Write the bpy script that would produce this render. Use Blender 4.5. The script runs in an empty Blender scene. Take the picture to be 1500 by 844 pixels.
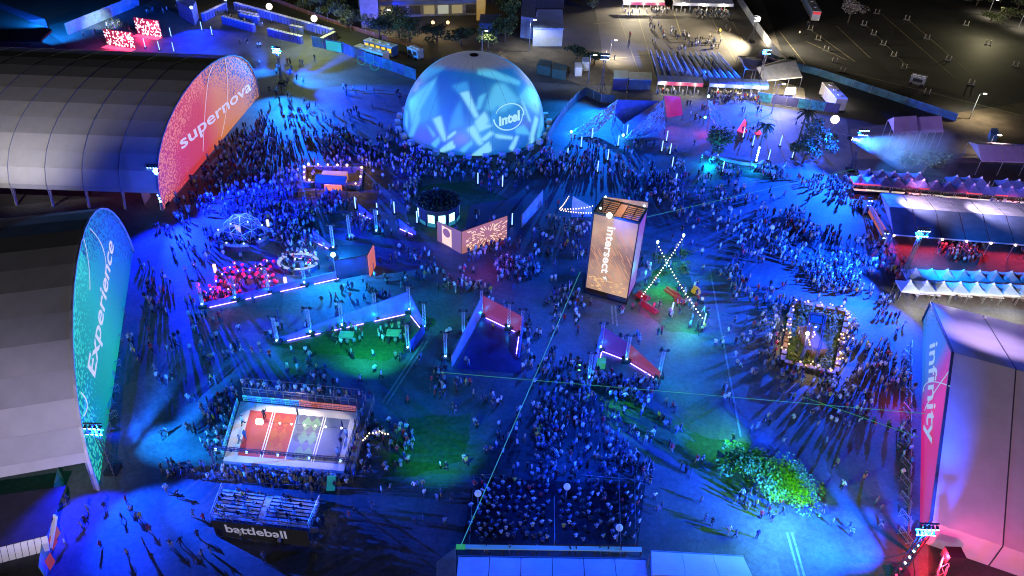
import bpy, bmesh, math, random
import numpy as np
from mathutils import Vector, Matrix
random.seed(7); rng = np.random.default_rng(7)
R = math.radians
SC = bpy.context.scene
COL = SC.collection
# ------------------------------------------------------------ camera
CAM_H, FPX, PITCH, ROLL = 75.0, 1090.0, R(37), R(2.3)
cam = bpy.data.cameras.new('camera'); camo = bpy.data.objects.new('camera', cam); COL.objects.link(camo)
cam.sensor_width = 36; cam.lens = FPX / 1500 * 36; cam.clip_start = 0.5; cam.clip_end = 6000
CM = Matrix.Rotation(R(90) - PITCH, 3, 'X') @ Matrix.Rotation(ROLL, 3, 'Z')
camo.matrix_world = Matrix.Translation((0, 0, CAM_H)) @ CM.to_4x4()
SC.camera = camo
SC.render.resolution_x, SC.render.resolution_y = 1024, 576
# ------------------------------------------------------------ world, night sky, faint city glow
w = bpy.data.worlds.new('World'); SC.world = w; w.use_nodes = True
nt = w.node_tree; bg = nt.nodes['Background']
sky = nt.nodes.new('ShaderNodeTexSky'); sky.sky_type = 'NISHITA'; sky.sun_disc = False
sky.sun_elevation = R(-3.0); sky.sun_rotation = R(200)
nt.links.new(sky.outputs[0], bg.inputs[0]); bg.inputs[1].default_value = 0.06
sun = bpy.data.lights.new('city_glow', 'SUN'); sun.energy = 0.9; sun.angle = R(12); sun.color = (0.90, 0.84, 0.95)  # low sun standing in for city glow on the roofs
suno = bpy.data.objects.new('city_glow', sun); COL.objects.link(suno)
suno.rotation_euler = Vector((0.25, 1.0, -0.085)).to_track_quat('-Z', 'Y').to_euler()
SC.view_settings.view_transform = 'Standard'; SC.view_settings.look = 'None'
SC.view_settings.exposure = 0.0; SC.view_settings.gamma = 1.0
SC.render.engine = 'CYCLES'
SC.cycles.use_denoising = True; SC.cycles.filter_width = 1.05
SC.cycles.max_bounces = 4; SC.cycles.diffuse_bounces = 2; SC.cycles.glossy_bounces = 2
SC.cycles.transparent_max_bounces = 8; SC.cycles.volume_bounces = 0
SC.cycles.sample_clamp_indirect = 4.0
SC.cycles.use_light_tree = True

BLUE_GAIN = 0.80      # one dial for all the blue stage lamps
# ------------------------------------------------------------ pixel <-> world
def ray(px, py):
    return CM @ Vector(((px - 750) / FPX, -(py - 422) / FPX, -1.0))
def at(px, py, z=0.0):
    d = ray(px, py); t = (z - CAM_H) / d.z
    return Vector((0, 0, CAM_H)) + d * t
def proj(p):
    q = CM.transposed() @ (Vector(p) - Vector((0, 0, CAM_H)))
    return (750 + FPX * q.x / -q.z, 422 - FPX * q.y / -q.z)
def on_wall(px, py, A, B):
    """point where the view ray meets the vertical plane through ground points A and B"""
    d = ray(px, py); n = Vector((-(B - A).y, (B - A).x, 0)).normalized()
    o = Vector((0, 0, CAM_H)); t = n.dot(A - o) / n.dot(d)
    return o + d * t

# ------------------------------------------------------------ materials
MATS = {}
def _new(name):
    m = bpy.data.materials.new(name); m.use_nodes = True; MATS[name] = m
    return m, m.node_tree, m.node_tree.nodes['Principled BSDF']
def mat(name, c, rough=0.7, metal=0.0, var=0.25, scale=0.6, bump=0.0, bscale=20.0, trans=0.0):
    if name in MATS: return MATS[name]
    m, t, b = _new(name)
    b.inputs['Roughness'].default_value = rough; b.inputs['Metallic'].default_value = metal
    tc = t.nodes.new('ShaderNodeTexCoord')
    no = t.nodes.new('ShaderNodeTexNoise'); no.inputs['Scale'].default_value = scale; no.inputs['Detail'].default_value = 7
    no.inputs['Roughness'].default_value = 0.62
    t.links.new(tc.outputs['Object'], no.inputs['Vector'])
    mx = t.nodes.new('ShaderNodeMix'); mx.data_type = 'RGBA'
    mx.inputs[6].default_value = (*[x * (1 - var) for x in c], 1); mx.inputs[7].default_value = (*[min(1, x * (1 + var)) for x in c], 1)
    mr = t.nodes.new('ShaderNodeMapRange'); mr.inputs[1].default_value = 0.3; mr.inputs[2].default_value = 0.7
    t.links.new(no.outputs[0], mr.inputs[0]); t.links.new(mr.outputs[0], mx.inputs[0])
    t.links.new(mx.outputs[2], b.inputs['Base Color'])
    if bump:
        n2 = t.nodes.new('ShaderNodeTexNoise'); n2.inputs['Scale'].default_value = bscale; n2.inputs['Detail'].default_value = 4
        t.links.new(tc.outputs['Object'], n2.inputs['Vector'])
        bp = t.nodes.new('ShaderNodeBump'); bp.inputs['Strength'].default_value = bump
        t.links.new(n2.outputs[0], bp.inputs['Height']); t.links.new(bp.outputs[0], b.inputs['Normal'])
    if trans:
        b.inputs['Alpha'].default_value = 1 - trans
    return m
def emi(name, c, s, sample=False, base=(0.02, 0.02, 0.02)):
    if name in MATS: return MATS[name]
    m, t, b = _new(name)
    b.inputs['Base Color'].default_value = (*base, 1)
    b.inputs['Emission Color'].default_value = (*c, 1); b.inputs['Emission Strength'].default_value = s
    m.cycles.emission_sampling = 'AUTO' if sample else 'NONE'
    return m
def vcol(name, attr='col', rough=0.8, emis=0.0):
    if name in MATS: return MATS[name]
    m, t, b = _new(name)
    a = t.nodes.new('ShaderNodeAttribute'); a.attribute_name = attr
    b.inputs['Roughness'].default_value = rough
    if emis:
        b.inputs['Base Color'].default_value = (0.07, 0.07, 0.08, 1)
        t.links.new(a.outputs['Color'], b.inputs['Emission Color']); b.inputs['Emission Strength'].default_value = emis
        m.cycles.emission_sampling = 'NONE'
    else:
        t.links.new(a.outputs['Color'], b.inputs['Base Color'])
    return m

STEEL = mat('truss_steel', (0.10, 0.10, 0.11), 0.5, 0.6)
ALU = mat('aluminium', (0.45, 0.46, 0.48), 0.4, 0.7)
BLACK = mat('black_cloth', (0.015, 0.015, 0.018), 0.8)
WHITE = mat('white_fabric', (0.68, 0.68, 0.70), 0.75, var=0.08, scale=0.4)
WPAINT = mat('white_paint', (0.72, 0.72, 0.72), 0.6, var=0.1)
DARKF = mat('dark_fabric', (0.05, 0.05, 0.055), 0.8)
GREY = mat('grey_panel', (0.22, 0.22, 0.24), 0.7)
CONC = mat('concrete', (0.30, 0.29, 0.27), 0.85, scale=0.3)
WALLB = mat('wall_panel', (0.30, 0.30, 0.34), 0.6)
WOOD = mat('timber', (0.16, 0.09, 0.05), 0.7, scale=2)
LAMPW = emi('lamp_white', (1.0, 0.93, 0.75), 14)
LAMPC = emi('lamp_cyan', (0.35, 0.75, 1.0), 14)
LAMPB = emi('lamp_blue', (0.18, 0.38, 1.0), 10)
TUBEB = emi('tube_blue', (0.22, 0.40, 1.0), 3.2)
STRIP = emi('strip_blue', (0.20, 0.12, 1.0), 15.0, True)
BULB = emi('bulb_warm', (1.0, 0.72, 0.42), 5)
REDL = emi('lamp_red', (1.0, 0.05, 0.16), 2.2)
GREENL = emi('lamp_green', (0.15, 1.0, 0.15), 6)

# ------------------------------------------------------------ mesh builder
class MB:
    def __init__(s): s.v = []; s.f = []; s.m = []
    def add(s, vs, fs, m=0):
        k = len(s.v); s.v += [tuple(v) for v in vs]; s.f += [tuple(i + k for i in f) for f in fs]; s.m += [m] * len(fs)
        return s
    def box(s, c, d, rz=0.0, m=0, ax=None):
        c = Vector(c)
        if ax is None:
            X = Vector((math.cos(rz), math.sin(rz), 0)); Y = Vector((-math.sin(rz), math.cos(rz), 0)); Z = Vector((0, 0, 1))
        else: X, Y, Z = ax
        vs = [c + X * (sx * d[0] / 2) + Y * (sy * d[1] / 2) + Z * (sz * d[2] / 2) for sz in (-1, 1) for sx, sy in ((-1, -1), (1, -1), (1, 1), (-1, 1))]
        return s.add(vs, [(3, 2, 1, 0), (4, 5, 6, 7), (0, 1, 5, 4), (1, 2, 6, 5), (2, 3, 7, 6), (3, 0, 4, 7)], m)
    def beam(s, p, q, w, h=None, m=0):
        p, q = Vector(p), Vector(q); d = q - p; L = d.length
        if L < 1e-5: return s
        X = d / L; up = Vector((0, 0, 1)) if abs(X.z) < 0.95 else Vector((0, 1, 0))
        Y = up.cross(X).normalized(); Z = X.cross(Y)
        return s.box((p + q) / 2, (L, w, h or w), m=m, ax=(X, Y, Z))
    def tube(s, p, q, r, n=6, r2=None, m=0, cap=True):
        p, q = Vector(p), Vector(q); d = (q - p)
        if d.length < 1e-6: return s
        X = d.normalized(); up = Vector((0, 0, 1)) if abs(X.z) < 0.95 else Vector((0, 1, 0))
        Y = up.cross(X).normalized(); Z = X.cross(Y); r2 = r if r2 is None else r2
        vs = [p + (Y * math.cos(a) + Z * math.sin(a)) * r for a in [2 * math.pi * i / n for i in range(n)]]
        vs += [q + (Y * math.cos(a) + Z * math.sin(a)) * r2 for a in [2 * math.pi * i / n for i in range(n)]]
        fs = [(i, (i + 1) % n, n + (i + 1) % n, n + i) for i in range(n)]
        if cap: fs += [tuple(range(n - 1, -1, -1)), tuple(range(n, 2 * n))]
        return s.add(vs, fs, m)
    def prism(s, poly, z0, z1, m=0):
        n = len(poly); vs = [(p[0], p[1], z0) for p in poly] + [(p[0], p[1], z1) for p in poly]
        a = sum(poly[i][0] * poly[(i + 1) % n][1] - poly[(i + 1) % n][0] * poly[i][1] for i in range(n))
        fs = [tuple(range(n - 1, -1, -1)), tuple(range(n, 2 * n))] + [(i, (i + 1) % n, n + (i + 1) % n, n + i) for i in range(n)]
        if a < 0: fs = [f[::-1] for f in fs]
        return s.add(vs, fs, m)
    def slab(s, quad, th, m=0):
        """quad of 3D points given thickness along its normal (centred)"""
        q = [Vector(p) for p in quad]; n = (q[1] - q[0]).cross(q[2] - q[0]).normalized() * th / 2
        k = len(q); vs = [p - n for p in q] + [p + n for p in q]
        fs = [tuple(range(k - 1, -1, -1)), tuple(range(k, 2 * k))] + [(i, (i + 1) % k, k + (i + 1) % k, k + i) for i in range(k)]
        return s.add(vs, fs, m)
    def sphere(s, c, r, nu=10, nv=6, m=0, sz=1.0, half=False):
        c = Vector(c); vs = []; fs = []
        lo = 0 if half else -math.pi / 2
        for j in range(nv + 1):
            ph = lo + (math.pi / 2 - lo) * j / nv
            for i in range(nu):
                a = 2 * math.pi * i / nu
                vs.append(c + Vector((math.cos(a) * math.cos(ph) * r, math.sin(a) * math.cos(ph) * r, math.sin(ph) * r * sz)))
        for j in range(nv):
            for i in range(nu):
                fs.append((j * nu + i, j * nu + (i + 1) % nu, (j + 1) * nu + (i + 1) % nu, (j + 1) * nu + i))
        return s.add(vs, fs, m)
    def truss(s, p, q, w=0.4, r=0.035, step=None, m=0):
        p, q = Vector(p), Vector(q); d = q - p; L = d.length; X = d / L
        up = Vector((0, 0, 1)) if abs(X.z) < 0.95 else Vector((0, 1, 0)); Y = up.cross(X).normalized(); Z = X.cross(Y)
        cs = [(Y * a + Z * b) * w / 2 for a, b in ((-1, -1), (1, -1), (1, 1), (-1, 1))]
        for c in cs: s.beam(p + c, q + c, r * 2, m=m)
        n = max(2, int(L / (step or w * 1.6)))
        for i in range(n):
            a = p + X * (L * i / n); b = p + X * (L * (i + 1) / n)
            for k in range(4):
                c0, c1 = cs[k], cs[(k + 1) % 4]
                s.beam(a + c0, b + c1, r * 1.2, m=m)
        return s
    def build(s, name, mats, parent=None, origin=None, smooth=False):
        me = bpy.data.meshes.new(name)
        o0 = Vector(origin) if origin is not None else (Vector(parent['_o']) if parent is not None and '_o' in parent else Vector((0, 0, 0)))
        me.from_pydata([tuple(Vector(v) - o0) for v in s.v], [], s.f)
        if not isinstance(mats, (list, tuple)): mats = [mats]
        for m in mats: me.materials.append(m)
        if len(mats) > 1: me.polygons.foreach_set('material_index', s.m)
        if smooth: me.polygons.foreach_set('use_smooth', [True] * len(me.polygons))
        me.update()
        o = bpy.data.objects.new(name, me); COL.objects.link(o)
        if parent is not None:
            o.parent = parent; o['_o'] = tuple(o0)
        elif origin is not None: o.location = o0
        return o
def tag(o, label, cat, group=None, kind=None):
    if label: o['label'] = label
    if cat: o['category'] = cat
    if group: o['group'] = group
    if kind: o['kind'] = kind
    return o
def thing(name, label, cat, loc=(0, 0, 0), group=None):
    o = bpy.data.objects.new(name, None); COL.objects.link(o); o.location = loc; o['_o'] = tuple(loc)
    o.empty_display_size = 0.3
    return tag(o, label, cat, group)
def struct(name, mb, m, **k):
    o = mb.build(name, m, **k); o['kind'] = 'structure'; return o
KIDS = {}
def dup(o, loc=None, rz=None, parent=None, sc=None):
    c = o.copy(); COL.objects.link(c)
    if parent is not None: c.parent = parent
    for ch in list(o.children): dup(ch, parent=c)
    if loc is not None: c.location = loc
    if rz is not None: c.rotation_euler = (0, 0, rz)
    if sc is not None: c.scale = sc if isinstance(sc, tuple) else (sc, sc, sc)
    return c
NUM = ['', 'first', 'second', 'third', 'fourth', 'fifth', 'sixth', 'seventh', 'eighth', 'ninth', 'tenth', 'eleventh', 'twelfth', 'thirteenth', 'fourteenth', 'fifteenth', 'sixteenth', 'seventeenth', 'eighteenth', 'nineteenth', 'twentieth']
def ordn(i, n, a='left', b='right'):
    if n == 1: return ''
    if n == 2: return (a, b)[i] + ' one of two'
    if i == 0: return a + 'most'
    if i == n - 1: return b + 'most'
    if i < n / 2 or n <= 12: return f'{NUM[i+1]} from {a}' if i + 1 < len(NUM) else f'number {i+1} from {a}'
    k = n - i
    return f'{NUM[k]} from {b}' if k < len(NUM) else f'number {k} from {b}'
def series(objs, fmt, group, cat=None, key=lambda o: o.location.x, a='left', b='right'):
    objs = sorted(objs, key=key); n = len(objs)
    for i, o in enumerate(objs):
        o['label'] = fmt.replace('{}', ordn(i, n, a, b)); o['group'] = group
        if cat: o['category'] = cat
def light(kind, name, loc, color, power, parent=None, target=None, angle=60, blend=0.5, radius=0.15):
    if color[2] > .7 and color[0] < .1: color = (color[0] * .12, color[1] * .75, color[2]); power *= BLUE_GAIN
    l = bpy.data.lights.new(name, kind); l.energy = power; l.color = color
    if kind != 'AREA': l.shadow_soft_size = radius
    if kind == 'SPOT': l.spot_size = R(angle); l.spot_blend = blend
    o = bpy.data.objects.new(name, l); COL.objects.link(o)
    loc = Vector(loc)
    if target is not None: o.rotation_euler = (Vector(target) - loc).to_track_quat('-Z', 'Y').to_euler()
    if parent is not None: o.parent = parent; o.location = loc - Vector(parent['_o'])
    else: o.location = loc
    return o
_txt = {}
def text_geo(s, bold=0.03):
    """triangulated outline of a word, x from 0 to 1 scaled by width, y in the same units; returns verts, faces, aspect"""
    if s in _txt: return _txt[s]
    c = bpy.data.curves.new('t', 'FONT'); c.body = s; c.resolution_u = 3; c.offset = bold
    o = bpy.data.objects.new('t', c); COL.objects.link(o)
    dg = bpy.context.evaluated_depsgraph_get(); dg.update()
    me = o.evaluated_get(dg).to_mesh()
    vs = np.array([v.co[:2] for v in me.vertices]); fs = [tuple(p.vertices) for p in me.polygons]
    o.evaluated_get(dg).to_mesh_clear(); bpy.data.objects.remove(o)
    x0, x1 = vs[:, 0].min(), vs[:, 0].max(); vs[:, 0] -= x0; W = x1 - x0
    _txt[s] = (vs, fs, W); return _txt[s]
def put_text(mb, s, O, X, Y, bold=0.03, capH=0.7, m=0):
    """O lower-left world point, X full width vector, Y vector of the ascender height"""
    vs, fs, W = text_geo(s, bold)
    O, X, Y = Vector(O), Vector(X), Vector(Y)
    mb.add([O + X * (v[0] / W) + Y * (v[1] / capH) for v in vs], fs, m)
    return mb

# ============================================================ GROUND
ASPH = mat('asphalt', (0.048, 0.048, 0.05), 0.75, var=0.35, scale=0.09, bump=0.25, bscale=3)
PLAZA = mat('plaza_paving', (0.105, 0.108, 0.118), 0.7, var=0.35, scale=0.16, bump=0.3, bscale=4)
def worn(m):
    t = m.node_tree; N = t.nodes.new; L = t.links.new; bs = t.nodes['Principled BSDF']; src = bs.inputs['Base Color'].links[0].from_socket; tc = N('ShaderNodeTexCoord')
    wn = N('ShaderNodeTexNoise'); wn.inputs['Scale'].default_value = .25; wn.inputs['Detail'].default_value = 6; L(tc.outputs['Object'], wn.inputs[0])
    ad = N('ShaderNodeVectorMath'); ad.operation = 'MULTIPLY_ADD'; ad.inputs[1].default_value = (3, 3, 3); L(wn.outputs['Color'], ad.inputs[0]); L(tc.outputs['Object'], ad.inputs[2])
    vo = N('ShaderNodeTexVoronoi'); vo.feature = 'DISTANCE_TO_EDGE'; vo.inputs['Scale'].default_value = .11; L(ad.outputs[0], vo.inputs['Vector'])
    cr = N('ShaderNodeMapRange'); cr.inputs[1].default_value = 0; cr.inputs[2].default_value = .006; cr.inputs[3].default_value = .75; cr.inputs[4].default_value = 1; L(vo.outputs['Distance'], cr.inputs[0])
    v2 = N('ShaderNodeTexVoronoi'); v2.inputs['Scale'].default_value = .07; L(tc.outputs['Object'], v2.inputs['Vector']); sp = N('ShaderNodeSeparateColor'); L(v2.outputs['Color'], sp.inputs[0])
    pr = N('ShaderNodeMapRange'); pr.inputs[3].default_value = .78; pr.inputs[4].default_value = 1.15; L(sp.outputs[0], pr.inputs[0])
    n3 = N('ShaderNodeTexNoise'); n3.inputs['Scale'].default_value = 1.7; n3.inputs['Detail'].default_value = 8; n3.inputs['Roughness'].default_value = .75; L(tc.outputs['Object'], n3.inputs[0]); r3 = N('ShaderNodeMapRange'); r3.inputs[1].default_value = .3; r3.inputs[2].default_value = .7; r3.inputs[3].default_value = .6; r3.inputs[4].default_value = 1.3; L(n3.outputs[0], r3.inputs[0])
    def mul(a, c): k = N('ShaderNodeMath'); k.operation = 'MULTIPLY'; L(a, k.inputs[0]); L(c, k.inputs[1]); return k.outputs[0]
    f = mul(mul(cr.outputs[0], pr.outputs[0]), r3.outputs[0]); mx = N('ShaderNodeVectorMath'); mx.operation = 'SCALE'; L(src, mx.inputs[0]); L(f, mx.inputs['Scale']); L(mx.outputs[0], bs.inputs['Base Color'])
worn(PLAZA); worn(ASPH)
ROAD = mat('road_asphalt', (0.055, 0.053, 0.05), 0.8, var=0.3, scale=0.2, bump=0.2, bscale=4)
DIRT = mat('dirt', (0.13, 0.10, 0.07), 0.95, var=0.4, scale=0.25, bump=0.5, bscale=3)
TURF = mat('turf', (0.045, 0.085, 0.035), 0.95, var=0.4, scale=1.5, bump=0.6, bscale=12)
LINE = mat('line_paint', (0.32, 0.28, 0.16), 0.8, var=0.4, scale=2)
LINEW = mat('line_paint_white', (0.22, 0.24, 0.25), 0.8, var=0.4, scale=2)
def sheet(name, pts, z, m, label=None):
    mb = MB(); P = [Vector((p[0], p[1], z)) for p in pts]
    n = len(P); a = sum(P[i].x * P[(i + 1) % n].y - P[(i + 1) % n].x * P[i].y for i in range(n))
    if a < 0: P.reverse()
    mb.add(P, [tuple(range(n))])
    return struct(name, mb, m)
def px(*q): return [at(*p) for p in q]
sheet('ground', [(-3000, -300), (3000, -300), (3000, 5000), (-3000, 5000)], 0, ASPH)
sheet('plaza', px((-260, 330), (130, 290), (210, 150), (60, 40), (290, -20), (470, 60), (620, 110), (860, 125), (1160, 130), (1240, 175), (1250, 245), (1700, 300), (1900, 560), (1360, 470), (1360, 900), (-200, 900)), 0.004, PLAZA)
sheet('road', px((180, -60), (330, -60), (620, 55), (740, 60), (870, 62), (885, 100), (720, 96), (560, 62), (430, 18)), 0.008, ROAD)
sheet('road', px((800, -60), (858, -60), (866, 0), (874, 60), (822, 62), (826, 0)), 0.012, ROAD)
sheet('parking_lot', px((858, -60), (1095, -60), (1150, 90), (1100, 128), (960, 122), (885, 118), (880, 60)), 0.008, mat('lot_paving', (0.14, 0.125, 0.11), 0.8, var=0.3, scale=0.1))
sheet('dirt_strip', px((725, 42), (790, 70), (870, 75), (905, 115), (860, 128), (790, 102), (700, 75)), 0.016, DIRT)
sheet('dirt_strip', px((1245, 190), (1500, 150), (1700, 140), (1700, 250), (1250, 232)), 0.008, DIRT)
def greens(name, q, z=0.012):
    P = px(*q); out = []
    for i in range(len(P)):
        a, c = P[i], P[(i + 1) % len(P)]; n = max(1, int((c - a).length / .8))
        for k in range(n): v = a.lerp(c, k / n); out.append((v.x + random.gauss(0, .12), v.y + random.gauss(0, .12)))
    sheet(name, out, z, TURF)
greens('turf', [(402, 508), (440, 513), (560, 530), (596, 517), (640, 470), (616, 455), (560, 470)])
greens('turf', [(556, 705), (600, 612), (690, 606), (680, 672), (570, 712)])
greens('turf', [(846, 565), (880, 555), (1030, 640), (1100, 650), (1105, 735), (1060, 720), (960, 655)])
greens('turf', [(1048, 228), (1105, 236), (1170, 248), (1172, 268), (1110, 262), (1052, 255)])
greens('turf', [(930, 440), (985, 360), (1040, 460), (1025, 490), (975, 485)])
greens('turf', [(1148, 450), (1172, 442), (1240, 458), (1222, 552), (1146, 530)])
greens('turf', [(590, 275), (600, 340), (690, 335), (760, 300), (690, 265)])
greens('planting_bed', [(380, -60), (560, -60), (600, 30), (560, 30), (450, 0)])
# painted lines on the lot
mb = MB()
for a, b in [((928, 0), (962, 118)), ((905, 20), (940, 118)), ((1037, 17), (1080, 95)), ((985, 10), (1000, 60)), ((1060, 8), (1088, 60)), ((862, 88), (950, 82)), ((870, 35), (930, 30))]:
    mb.beam(at(*a, 0.022), at(*b, 0.022), 0.35, 0.012)
struct('lot_line', mb, LINE)
mb = MB()
for a, b in [((1188, 44), (1252, 90)), ((1270, 38), (1332, 100)), ((1329, 28), (1425, 110)), ((1141, 45), (1180, 95)), ((1285, 15), (1400, 115)), ((1252, 108), (1500, 170)), ((1225, 38), (1275, 85)), ((1180, 60), (1240, 88))]:
    mb.beam(at(*a, 0.014), at(*b, 0.014), 0.22, 0.012)
struct('parking_line', mb, LINE)
mb = MB()
for a, b in [((1153, 780), (1172, 850)), ((1160, 780), (1180, 850)), ((738, 440), (745, 480)), ((1040, 395), (1085, 640)), ((560, 590), (620, 500)), ((566, 592), (626, 500)), ((896, 448), (898, 475)), ((901, 448), (904, 478)), ((1118, 172), (1250, 200))]:  # the long middle segment stands for a cable, not paint
    mb.beam(at(*a, 0.026), at(*b, 0.026), 0.28, 0.012)
struct('ground_line', mb, LINEW)

# ============================================================ HANGARS
ROOFC = [mat('roof_fabric', (0.46, 0.45, 0.46), 0.7, var=0.12, scale=0.25, bump=0.12, bscale=0.8),
         mat('roof_fabric_grey', (0.39, 0.385, 0.40), 0.7, var=0.12, scale=0.25, bump=0.12, bscale=0.8)]
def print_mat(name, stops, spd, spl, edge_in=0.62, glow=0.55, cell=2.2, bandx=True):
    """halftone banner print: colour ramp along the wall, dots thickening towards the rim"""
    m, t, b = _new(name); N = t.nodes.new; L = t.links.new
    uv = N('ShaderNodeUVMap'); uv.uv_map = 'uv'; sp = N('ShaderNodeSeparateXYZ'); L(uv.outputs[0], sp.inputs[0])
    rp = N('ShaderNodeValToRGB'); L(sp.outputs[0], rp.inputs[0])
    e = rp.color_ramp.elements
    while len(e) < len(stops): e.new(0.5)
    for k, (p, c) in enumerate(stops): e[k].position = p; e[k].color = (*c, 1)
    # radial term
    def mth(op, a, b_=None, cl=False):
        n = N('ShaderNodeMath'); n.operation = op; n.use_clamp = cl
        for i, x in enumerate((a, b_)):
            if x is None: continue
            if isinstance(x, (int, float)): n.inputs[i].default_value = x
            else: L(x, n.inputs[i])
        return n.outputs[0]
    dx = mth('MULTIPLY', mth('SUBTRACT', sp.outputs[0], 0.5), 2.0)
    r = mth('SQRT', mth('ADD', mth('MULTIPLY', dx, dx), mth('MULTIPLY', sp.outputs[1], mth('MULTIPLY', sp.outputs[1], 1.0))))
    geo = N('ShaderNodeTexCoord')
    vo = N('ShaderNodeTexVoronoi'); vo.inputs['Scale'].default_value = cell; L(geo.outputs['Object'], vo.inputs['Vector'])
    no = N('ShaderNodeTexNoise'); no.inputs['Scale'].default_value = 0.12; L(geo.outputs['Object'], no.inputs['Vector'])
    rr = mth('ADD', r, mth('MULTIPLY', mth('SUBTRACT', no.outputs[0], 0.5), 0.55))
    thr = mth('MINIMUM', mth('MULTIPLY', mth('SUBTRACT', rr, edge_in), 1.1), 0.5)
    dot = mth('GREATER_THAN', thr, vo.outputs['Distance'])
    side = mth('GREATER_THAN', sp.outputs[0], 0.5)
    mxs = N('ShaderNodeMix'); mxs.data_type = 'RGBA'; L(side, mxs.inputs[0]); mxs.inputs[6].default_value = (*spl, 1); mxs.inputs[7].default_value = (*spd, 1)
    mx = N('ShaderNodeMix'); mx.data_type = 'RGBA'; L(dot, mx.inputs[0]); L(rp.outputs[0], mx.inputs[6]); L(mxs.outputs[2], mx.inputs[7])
    b.inputs['Base Color'].default_value = (.06, .06, .06, 1); L(mx.outputs[2], b.inputs['Emission Color']); b.inputs['Emission Strength'].default_value = glow  # print glows by itself in place of the floodlight falling on it
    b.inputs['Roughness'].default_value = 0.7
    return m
WORDW = emi('lettering_white', (0.95, 0.80, 0.85), 0.62, base=(0.4, 0.4, 0.4))  # end wall lettering glows along with the self-lit print
def hangar(name, label, prof, A, B, axis, length, bays, eave, endmat, word, wpx, arcs, group, ribm, wordmat=WORDW, postm=ALU):
    """prof: list of (s, z), s metres from A (far) towards B (near)"""
    e = (B - A).normalized(); W = (B - A).length; ax = Vector(axis).normalized()
    root = thing(name, label, 'event tent', ((A + B) / 2).to_tuple(), group)
    P = lambda s, z, t: A + e * s + Vector((0, 0, z)) + ax * t
    out = ax * -1
    # end wall
    ctop = max(z for s, z in prof)
    cnt = [P(s, z, 0) for s, z in prof]; vs = []; fs = []; uvs = []
    K = 24
    for i, (s, z) in enumerate(prof):
        for j in range(K + 1): vs.append(P(s, z * j / K, 0)); uvs.append((1 - s / W, z * j / K / ctop))
    for i in range(len(prof) - 1):
        for j in range(K): a = i * (K + 1) + j; fs.append((a, a + 1, a + K + 2, a + K + 1))
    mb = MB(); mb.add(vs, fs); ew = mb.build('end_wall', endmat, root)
    ul = ew.data.uv_layers.new(name='uv')
    for l in ew.data.loops: ul.data[l.index].uv = uvs[l.vertex_index]
    mb = MB()
    for i in range(len(prof) - 1): mb.beam(P(*prof[i], -0.12), P(*prof[i + 1], -0.12), 0.22, 0.22)
    mb.build('rim', ribm, root)
    # lettering, placed on the wall plane
    O, X, Y = [on_wall(*q, A, B) + out * 0.08 for q in wpx]
    mb = MB(); put_text(mb, word, O, X - O, Y - O, 0.015); mb.build('lettering', wordmat, root)
    for a in arcs:
        mb = MB(); pts = [on_wall(*q, A, B) + out * 0.06 for q in a]
        # smooth curve through 3 points
        cur = []
        p0, p1, p2 = pts
        for k in range(21):
            u = k / 20; cur.append(p0 * ((1 - u) * (1 - 2 * u)) + p1 * (4 * u * (1 - u)) + p2 * (u * (2 * u - 1)))
        for k in range(20): mb.beam(cur[k], cur[k + 1], 0.04, 0.13)
        mb.build('printed_arc', wordmat, root)
    # roof panels, one object per panel
    step = length / bays; cache = {}
    for i in range(len(prof) - 1):
        (s0, z0), (s1, z1) = prof[i], prof[i + 1]
        if max(z0, z1) <= eave + 0.01: continue
        if min(z0, z1) < eave:
            f = (eave - z0) / (z1 - z0); ns, nz = s0 + (s1 - s0) * f, eave
            if z0 < eave: s0, z0 = ns, nz
            else: s1, z1 = ns, nz
        g = 0.035
        mb = MB(); q = [Vector((0, 0, 0)) + ax * g, e * (s1 - s0) + Vector((0, 0, z1 - z0)) + ax * g,
                        e * (s1 - s0) + Vector((0, 0, z1 - z0)) + ax * (step - g), ax * (step - g)]
        mid = [(q[0] + q[3]) / 2, (q[1] + q[2]) / 2]
        mb.slab(q, 0.12)
        me0 = None
        for j in range(bays):
            loc = P(s0, z0, step * j + 0.02)
            if me0 is None:
                o = mb.build('roof_panel', ROOFC[(i) % 2], root, origin=(0, 0, 0)); me0 = o.data; del o['_o']
            else:
                o = bpy.data.objects.new('roof_panel', me0); COL.objects.link(o); o.parent = root
            o.location = loc - Vector(root['_o'])
    for j in range(bays + 1):
        mb = MB()
        for i in range(len(prof) - 1):
            mb.beam(P(*prof[i], step * j + 0.03), P(*prof[i + 1], step * j + 0.03), 0.12, 0.26)
        mb.build('rib', ribm, root)
    if eave > 1:
        for j in range(bays + 1):
            mb = MB(); s, z = prof[-2]; mb.beam(P(W - 0.3, 0, step * j + 0.3), P(W - 1.4, eave + 0.3, step * j + 0.3), 0.35); mb.build('post', postm, root)
    return root, P, W
def arch(W, h, m, n, N):
    return [(W * (1 - x) / 2, h * max(0, 1 - abs(x) ** m) ** (1 / n)) for x in [math.cos(math.pi * i / N) for i in range(N + 1)]]

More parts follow.
